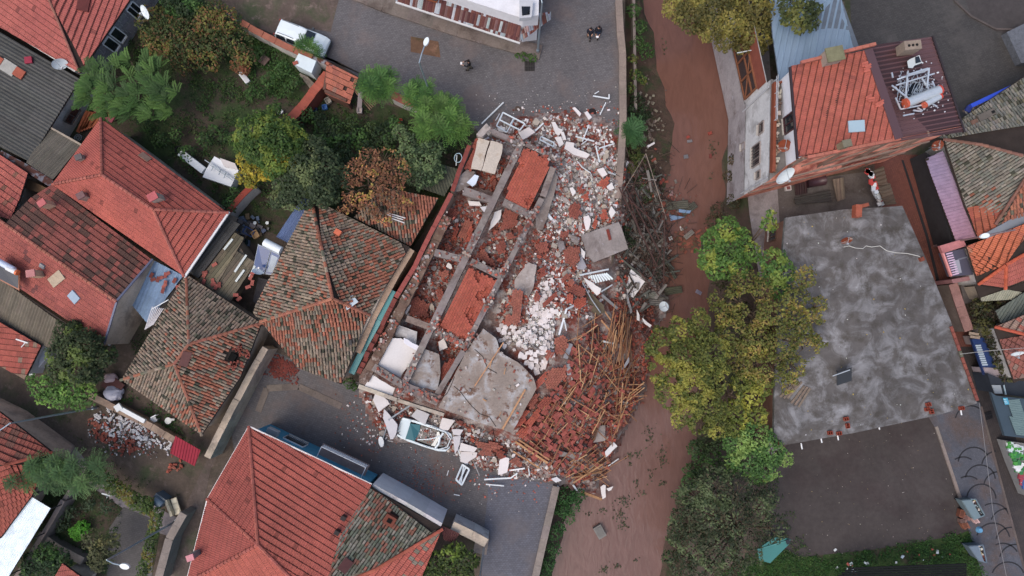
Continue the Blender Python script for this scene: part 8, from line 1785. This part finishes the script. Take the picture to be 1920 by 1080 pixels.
scat2('brick_piece',pb2,60,[(170,785),(195,790),(215,815),(265,830),(255,850),(215,845),(175,815)],'red brick piece in the spill below the old tiled roof at left','brick','red bricks spilled at the lower left',(.8,1.4))
scat2('brick_piece',pb2,16,[(315,865),(340,862),(345,880),(312,885)],'red brick piece in the small heap beside the crimson sheet','brick','red bricks by the crimson sheet',(.8,1.2))
ptl = protos(3,ftile,'loose_tile',m_tile)
for k,(x,y,a_) in enumerate([(284,516,60),(287,524,20),(296,524,70),(301,521,15),(310,516,80),(314,513,30),(308,536,50),(310,531,80),(305,545,70),(327,526,60),(338,535,40),(340,545,10),(336,550,80),(345,541,30),(333,540,100)]):
    o = R.choice(ptl).copy(); COL.objects.link(o); o.location = W(x,y,3.05); o.rotation_euler = (.05,-.1,rad(a_)); tag(o,'red tile slid onto the blue-grey lean-to','roof tile','red tiles slid onto the blue-grey lean-to')
for k,(x,y,a_) in enumerate([(402,496,30),(383,516,60),(384,511,10),(382,528,70),(400,533,20),(405,538,60),(411,534,90),(399,527,100),(465,538,20),(470,520,60),(474,512,30),(448,560,40),(442,553,0),(473,530,80)]):
    o = R.choice(ptl).copy(); COL.objects.link(o); o.location = W(x,y,2.68); o.rotation_euler = (.05,-.05,rad(a_)); tag(o,'red tile lying on the plank shed roof','roof tile','red tiles lying on the plank shed')
kill(pbk+pb2+ptl)
g = MB()
for i in range(1100):
    x,y = R.gauss(250,42),R.gauss(812,22); s_ = R.uniform(.03,.12); c = W(x,y,.03+.05*R.random())
    if inside((x,y),[(165,760),(215,755),(345,830),(330,890),(300,870),(200,850),(165,820)]): g.box(c,(s_*1.5,s_,s_*.6),R.uniform(0,3),jit(R.choice([S(190,190,192),S(150,146,146),S(128,72,60),S(110,100,96),S(90,80,76)]),.15))
tag(g.build('rubble_spill',m_any),'small white and red crumbs spilled below the old tiled roof at left','rubble',kind='stuff')
g = MB(); g.prism(PZ([(329,817,1.6),(376,844,1.4),(365,874,1.0),(319,850,1.2)]),.03,S(120,36,52)); lay(g,PZ([(329,817,1.62),(376,844,1.42),(365,874,1.02),(319,850,1.22)]),'rib',lambda x,y,r,i,j: jit(S(138,44,58),.04,r),pw=.22,pl=4,lift=.04,down=(-.3,-1,-.3)); t = tag(g.build('crimson_sheet',m_matte),'crimson ribbed metal sheet leaning at the end of the garden wall','metal sheet')
for k,(x,y,rr_,lb) in enumerate([(208,710,.5,'upper grey-pink plastic bag by the thick wall at left'),(212,738,.75,'large crumpled whitish plastic bag above the white bricks')]):
    bm = bmesh.new(); bmesh.ops.create_icosphere(bm,subdivisions=3,radius=rr_); g = MB(); c = W(x,y,.45)
    for v in bm.verts: kf = 1+.35*noise.noise(v.co*2.2+Vector((k*9,0,0))); v.co = Vector((v.co.x*kf,v.co.y*kf*.8,v.co.z*kf*.6))
    g.add([c+v.co for v in bm.verts],[tuple(v.index for v in f.verts) for f in bm.faces],S(168,170,186) if k else S(170,150,154)); bm.free(); tag(g.build('plastic_bag',m_paint),lb,'bag')
g = MB(); g.box(W(212,722,.5),(1.5,1.1,.1),rad(-35),S(84,52,50)); g.box(W(212,722,.25),(1.2,.9,.4),rad(-35),S(60,40,40)); tag(g.build('rusty_table',m_any),'dark rusty low table beside the plastic bags at left','table')
wallrun('garden_wall',[(168,742),(215,765),(285,800),(330,828)],.45,.9,0,'low brown ruined wall between the white brick spill and the old tiled house',m_cream,m_cream,.5,(.6,.52,.48),(.66,.56,.52),jag=.15,seg=.5)
g = MB(); g.bar(W(222,763,1.0),W(272,790,1.0),.32,.22,S(206,212,216)); g.box(W(222,764,1.1),(.5,.5,.15),.6,S(200,206,210)); tag(g.build('white_beam',m_paint),'long white beam lying on the low ruined wall at left','beam')
t = thing('white_chair','white plastic chair in the strip of grass beside the old tiled house','chair',tuple(W(288,783,0)))
g = MB(); g.box(W(288,787,.42),(.45,.42,.05),.5,S(206,210,212)); part(g,'seat',m_paint,t); g = MB(); g.box(W(290,780,.65),(.45,.06,.45),.5,S(214,218,220)); part(g,'backrest',m_paint,t)
for x,y in ((283,785),(293,790),(285,781),(295,786)): g = MB(); p = W(x,y,.4); g.bar(p,Vector((p.x,p.y,0)),.04,.04,S(200,204,206),up=Vector((0,1,0))); part(g,'leg',m_paint,t)
g = MB(); c = W(315,789,.3); g.tube([c-Vector((0,0,.25)),c],.2,14,S(196,200,200),r2=.26); g.tube([c+Vector((.2,.1,0)),c+Vector((.45,.1,-.1))],.1,10,S(206,208,206)); tag(g.build('washing_bowl',m_paint),'pale round bowl and jug in the grass beside the old tiled house','bowl')
# bathroom-like white tubes on the blue lean-to and left shed antenna
for k in range(7):
    g = MB(); g.bar(W(272+k*2.5,618-k*1.5,2.8),W(286+k*3.4,575+k*.5,2.9),.05,.05,S(206,204,210)); tag(g.build('white_rod',m_paint),'white rod in the loose bundle on the blue-grey lean-to','rod','white rods bundled on the blue-grey lean-to')
g = MB(); g.bar(W(284,580,2.95),W(316,562,2.95),.06,.05,S(214,220,224)); tag(g.build('white_rod',m_paint),'single longer white rod pointing away from the bundle on the blue-grey lean-to','rod')
g = MB(); g.bar(W(30,636,3.6),W(52,643,3.6),.09,.06,S(214,216,216)); g.bar(W(48,642,3.6),W(40,651,3.2),.06,.05,S(200,204,206)); g.tube([W(46,645,3.5),W(46,640,2.7)],.03,5,S(120,120,120)); tag(g.build('aerial',m_paint),'white T-shaped aerial on the lichen-spotted shed at left','aerial')
g = MB(); g.bar(W(191,925,1.2),W(209,930,1.2),.1,.06,S(176,186,192)); g.bar(W(202,928,1.2),W(200,937,.6),.06,.05,S(160,170,176)); g.tube([W(200,931,1.2),W(200,933,0)],.03,5,S(120,124,126)); tag(g.build('garden_tap_post',m_paint),'small pale T-shaped post by the vine hedge','post')
g = MB()
for a in ((738,402,756,412),(740,399,760,409),(742,407,758,418)): g.bar(W(a[0]-14,a[1],3.5),W(a[2],a[3],3.3),.07,.05,S(206,204,204))
tag(g.build('white_laths',m_paint),'three thin white slats lying on the small reddish roof under the orange tree','laths')
g = MB(); g.tube([W(1800,664,5.0),W(1850,658,4.6),W(1925,652,4.5)],.02,4,S(170,168,164)); tag(g.build('cable',m_paint),'pale cable from the flat roof edge to the right-hand houses','cable')
g = MB(); g.tube([W(1836,755,4.3),W(1842,800,4.0),W(1862,960,3.8),(W(1888,1085,4.0))],.015,4,S(120,120,124)); tag(g.build('cable',m_paint),'thin grey cable crossing the cobble pavement lengthwise','cable')
for k in (0,4): g = MB(); g.tube([W(1217+k,612,-1),W(1190+k*.5,665,-.2),W(1165,718,.6)],.018,4,S(120,104,100)); tag(g.build('cable',m_paint),'thin slack cable across the timbers down to the fallen dish, %s strand' % ('first' if k == 0 else 'second'),'cable')
# ---- window frames, bars and sheets in the rubble
def frame_px(pts,z,w,label,cross=(),col=S(206,216,222),glass=False):
    P = [W(x,y,z+.12*i) for i,(x,y) in enumerate(pts)]; c = sum(P,Vector())/len(P); t = thing('window_frame',label,'window frame',tuple(c)); g = MB()
    for i in range(len(P)): g.bar(P[i],P[(i+1) % len(P)],w,w,col)
    part(g,'frame',m_paint,t)
    for (i,u,j,v) in cross:
        g = MB(); g.bar(P[i]+(P[(i+1) % len(P)]-P[i])*u,P[j]+(P[(j+1) % len(P)]-P[j])*v,w*.8,w*.8,col); part(g,'mullion',m_paint,t)
frame_px([(943,211),(984,232),(975,244),(937,225)],1.2,.1,'twin white window frame standing on the north corner of the ruin',((0,.5,2,.5),))
frame_px([(943,211),(965,222),(950,248),(931,236)],1.0,.09,'second white window frame leaning under the twin one at the north corner')
frame_px([(1015,256),(1039,268),(1038,275),(1012,262)],.8,.09,'small white window frame lying in the northern rubble')
frame_px([(867,871),(880,880),(866,909),(855,899)],.4,.13,'pale blue-white window frame lying on the street south of the rubble',((0,.5,2,.5),(0,.2,2,.2)))
for k,(a,b,w,lb) in enumerate([((903,232),(944,192),.1,'long white bar leaning at the north corner beside the window frames'),((929,226),(937,213),.06,'short white bar left of the twin window frame'),((1003,246),(1019,231),.12,'white double bar right of the thick wall block'),((1112,180),(1142,185),.1,'white bar lying on the street, long leg of the L'),((1142,185),(1142,177),.1,'short leg of the white L on the street'),((1115,176),(1123,171),.06,'small loose stick beside the white L on the street'),((1125,215),(1136,192),.07,'thin white bar below the white L on the street'),((1104,235),(1092,265),.09,'slanting white bar crossing above the L-shaped wall piece'),((1079,256),(1114,265),.1,'white bar lying across the slanting one'),((1090,271),(1102,262),.07,'short white bar under the crossing ones'),((1117,273),(1124,304),.11,'upright white bar near the quay wall'),((1123,278),(1150,270),.1,'white bar pointing at the quay wall'),((1133,265),(1133,282),.05,'thin upright white bar near the quay wall'),((1082,302),(1092,314),.07,'bent white strip, upper half, north rubble'),((1092,314),(1107,324),.07,'bent white strip, lower half, north rubble'),((1140,323),(1155,327),.16,'pale metal bar against the quay wall'),
      ((908,899),(958,896),.11,'long white bar along the southern end of the rubble'),((958,896),(970,887),.1,'bent end of the long southern white bar'),((911,908),(945,911),.09,'shorter white bar below the long southern one'),((955,882),(984,878),.11,'white bar above the long southern one'),((991,878),(993,892),.07,'thin upright white bar at the southern timbers'),((1036,919),(1047,912),.14,'white block lying on the quay end'),((1075,910),(1082,920),.14,'white board at the southern timber tips'),((1140,874),(1160,860),.08,'thin white bar over the waterside bricks'),((855,834),(864,856),.12,'white bar standing right of the crushed car'),((889,868),(899,892),.06,'thin dark bar in the southern rubble'),((727,826),(737,828),.07,'short grey stick on the street near the fallen lamp head'),((851,927),(862,929),.06,'short white stick on the street'),((838,892),(841,882),.05,'thin white stick on the street left of the window frame'),((1127,547),(1148,534),.1,'white bar touching the white triangular shard'),((1087,516),(1141,505),.13,'long pale bar above the bundle of white slats'),((1128,553),(1157,578),.2,'pale blue-grey channel bar right of the curved brown sheet'),((1058,600),(1062,620),.07,'thin pale strip, mid rubble'),((1048,628),(1062,580),.14,'long pale wavy gutter piece in the brick rubble'),((1062,580),(1076,573),.14,'bent end of the pale gutter piece'),((1060,672),(1070,645),.34,'grey round-ended concrete post lying by the octagonal block chunk'),((1065,682),(1067,703),.3,'shorter grey concrete post below the first one'),((1025,400),(1035,412),.22,'pale brick beside the broken slab'),((1131,640),(1150,644),.14,'pale bent metal strip among the vertical timbers')]):
    z1,z2 = hz_(*a)+.35,hz_(*b)+.3; g = MB(); g.bar(W(*a,z1),W(*b,z2),w,w*.7,jit(S(206,212,216) if 'grey' not in lb and 'dark' not in lb else S(140,140,142),.05)); tag(g.build('bar' if 'post' not in lb else 'post',m_paint if 'post' not in lb else m_any),lb,'bar')
for k in range(9): g = MB(); a = W(1104+k*4,517-k*.6,.95); b_ = W(1107+k*4.2+k,533-k*1.2,.85); g.bar(a,b_,.14,.05,jit(S(216,226,228),.04)); tag(g.build('pvc_slat',m_paint),'white plastic slat in the fanned bundle above the triangular shard','slat','fanned bundle of white plastic slats')
polyth('curved_sheet',[(1084,520),(1095,532),(1115,556),(1132,572),(1134,586),(1122,590),(1100,588),(1103,570),(1098,552)],.9,.1,m_any,'curved olive-brown sheet below the white triangular shard','sheet',S(92,82,66))
g = MB(); g.tube([W(1092,530,1.2),W(1108,560,1.2),W(1126,586,1.1)],.05,6,S(170,176,182)); tag(g.build('metal_tube',m_metal),'thin metal tube lying along the curved olive-brown sheet','tube')
# insulated roof truss mangled over the quay
t = thing('steel_truss','long rusty mangled steel truss reaching from the quay into the canal','steel frame',tuple(W(1200,420,-1)))
def tz(x,y): return max(hz_(x,y)+.8,-.6)
for a,b,w in [((1158,376),(1211,288),.05),((1211,288),(1236,368),.05),((1236,368),(1249,410),.05),((1160,350),(1232,500),.1),((1172,350),(1240,480),.1),((1186,350),(1236,450),.08),((1205,300),(1180,370),.07),((1205,302),(1225,350),.07),((1180,370),(1200,440),.09),((1216,540),(1245,452),.06),((1246,400),(1244,530),.09),((1196,506),(1236,554),.07),((1226,470),(1206,512),.05),((1190,330),(1215,325),.05),((1180,345),(1222,340),.05),((1170,365),(1230,420),.07),((1225,440),(1246,400),.07),((1222,470),(1226,500),.05),((1168,410),(1190,350),.05)]:
    g = MB(); g.bar(W(*a,tz(*a)),W(*b,tz(*b)),w,w,jit(S(74,52,48) if not a[1] in (376,288,368) else S(136,124,114),.15)); part(g,'steel_bar',m_any,t)
for k in range(11): g = MB(); u = k/10; x,y = 1162+u*70,352+u*148; g.bar(W(x,y,tz(x,y)),W(x+9,y-3,tz(x,y)),.05,.05,S(70,48,44)); part(g,'lacing_bar',m_any,t)
# corrugated scraps, blue sheets
for k,(x,y,a_,L_,w_,c_,lb) in enumerate([(1205,395,95,1.2,.5,S(112,108,102),'pale grey-brown corrugated scrap in the tangle, upper one'),(1222,392,100,.9,.4,S(126,126,126),'short light corrugated scrap beside the truss'),(1228,415,-55,1.4,.4,S(96,96,92),'slanting grey-green corrugated scrap beside the truss'),(1270,385,5,1.8,.7,S(84,82,74),'dark corrugated scrap stranded with the blue sheets'),(1292,392,35,1.4,.6,S(76,76,68),'darkest corrugated scrap right of the blue sheets'),(1236,487,55,1.7,.45,S(128,128,124),'pale bent corrugated strip at the water edge'),(1234,500,88,2.0,.5,S(74,78,66),'upright green-grey corrugated strips at the water edge'),(1256,502,-62,2.0,.3,S(70,72,62),'narrow corrugated strip slanting into the water'),(1262,545,8,1.5,.6,S(78,78,64),'fan of dark corrugated sheet under the water edge'),(1215,555,12,1.6,.5,S(112,112,104),'grey corrugated sheet left of the fallen dish'),(1200,500,60,.9,.5,S(120,120,118),'grey corrugated scrap above the large white slab'),(1240,452,95,1.0,.8,S(110,104,98),'grey crumpled corrugated piece at the truss end'),(1292,440,40,.9,.4,S(120,114,108),'crossed corrugated scraps stranded in midstream'),(1318,455,95,1.2,.3,S(64,64,58),'dark strip stranded beside the east bank'),(1220,565,-5,2.0,.7,S(104,102,98),'grey sheet under the fallen dish'),(1225,350,-60,1.6,.6,S(86,82,78),'dark corrugated sheet under the upper truss')]):
    z = max(hz_(x,y),WZ)+.25; c = W(x,y,z); d = Vector((math.cos(rad(a_)),math.sin(rad(a_)),R.uniform(-.08,.08)))*L_/2; s = Vector((-d.y,d.x,0)).normalized()*w_/2; g = MB(); P = [c-d-s,c+d-s*.9,c+d+s,c-d+s*1.1]
    lay(g,P,'corr',lambda x_,y_,r,i,j: jit(c_,.1,r),pw=.16,pl=4,lift=.05,down=tuple(d)); g.prism([p-Vector((0,0,.01)) for p in P],.02,c_); tag(g.build('corrugated_scrap',m_any),lb,'metal sheet')
polyth('blue_sheet',[(1273,392),(1296,395),(1293,400),(1273,398)],-2.1,.05,m_paint,'upper light blue sheet scrap stranded in the canal','metal sheet',S(112,138,170))
polyth('blue_sheet',[(1255,402),(1270,405),(1284,407),(1272,411),(1258,414)],-2.15,.05,m_paint,'lower twisted blue sheet scrap stranded in the canal','metal sheet',S(104,128,158),tilt=(0,.1))
# things in the water
for k,(x,y,w,l,h,a_,c_,lb) in enumerate([(1124,996,.7,1.0,.5,30,S(118,116,112),'grey box-shaped concrete block sitting in the shallow water at the bottom'),(1286,294,.35,.3,.2,10,S(110,110,116),'grey block in midstream beside the building'),(1293,265,.4,.2,.2,10,S(120,118,122),'grey-red block in the water higher upstream'),(1331,250,.3,.25,.2,20,S(140,66,56),'red brick in the water near the east bank'),(1240,341,.25,.6,.25,-40,S(140,66,58),'reddish brick slab at the muddy edge'),(1258,362,.3,.4,.1,0,S(160,130,130),'pale pink scrap at the muddy edge'),(1332,293,.2,.3,.15,0,S(110,56,52),'dark red brick near the weeds in the water'),(1290,257,.25,.2,.15,30,S(150,70,60),'small red scrap beside the grey-red block'),(1310,548,.5,.3,.06,-30,S(120,116,130),'grey-lilac rag floating by the big tree'),(1257,447,.3,.3,.2,20,S(190,190,190),'white small scrap at the canal debris'),(1277,430,.1,.5,.06,15,S(200,196,190),'thin pale strip standing in the canal debris')]):
    z = max(WZ,gz(x,y)); c = W(x,y,z+h*.3); g = MB(); g.box(c,(w,l,h),rad(a_),c_); g.box(c+Vector((0,0,h*.5+.01)),(w*.7,l*.75,.03),rad(a_),tuple(q*.85 for q in c_)); tag(g.build('concrete_block' if k in (0,1,2) else ('brick' if 'brick' in lb else 'scrap'),m_any),lb,'block' if k in (0,1,2) else ('brick' if 'brick' in lb else 'scrap'))
g = MB()
for (x,y,sx,sy,n,cols) in [(1300,450,18,9,260,[S(110,70,56),S(90,60,48),S(130,76,62),S(80,66,50)]),(1262,385,16,14,120,[S(120,70,60),S(96,84,78)]),(1205,420,26,60,500,[S(120,112,106),S(90,80,74),S(136,76,64),S(70,60,54)]),(1200,640,14,40,240,[S(120,66,56),S(104,56,50)]),(1380,370,8,30,120,[S(110,84,60),S(80,64,48)]),(1215,230,14,40,90,[S(120,112,100),S(96,84,76)])]:
    for i in range(n):
        X,Y = R.gauss(x,sx),R.gauss(y,sy); s_ = R.uniform(.05,.2); g.box(W(X,Y,max(gz(X,Y),WZ)+.05+.06*R.random()),(s_*R.uniform(1,2.4),s_,.05),R.uniform(0,3),jit(R.choice(cols),.2))
tag(g.build('flotsam',m_any),'scum of leaves, splinters and brick crumbs caught at the canal edges','flotsam',kind='stuff')
# twigs in the tangle
g = MB()
for i in range(1300):
    x,y = R.gauss(1212,26),R.gauss(440,85)
    if x < 1162: continue
    a = R.uniform(0,6.28); p = W(x,y,max(hz_(x,y),WZ)+R.uniform(.05,.5)); q = p+Vector((math.cos(a),math.sin(a),R.uniform(-.2,.2)))*R.uniform(.3,1.4); g.bar(p,q,.03,.03,jit(R.choice([S(58,46,42),S(84,70,60),S(50,44,40)]),.2))
tag(g.build('twigs',m_wood),'dark tangle of twigs and rods between quay and water','twigs',kind='stuff')
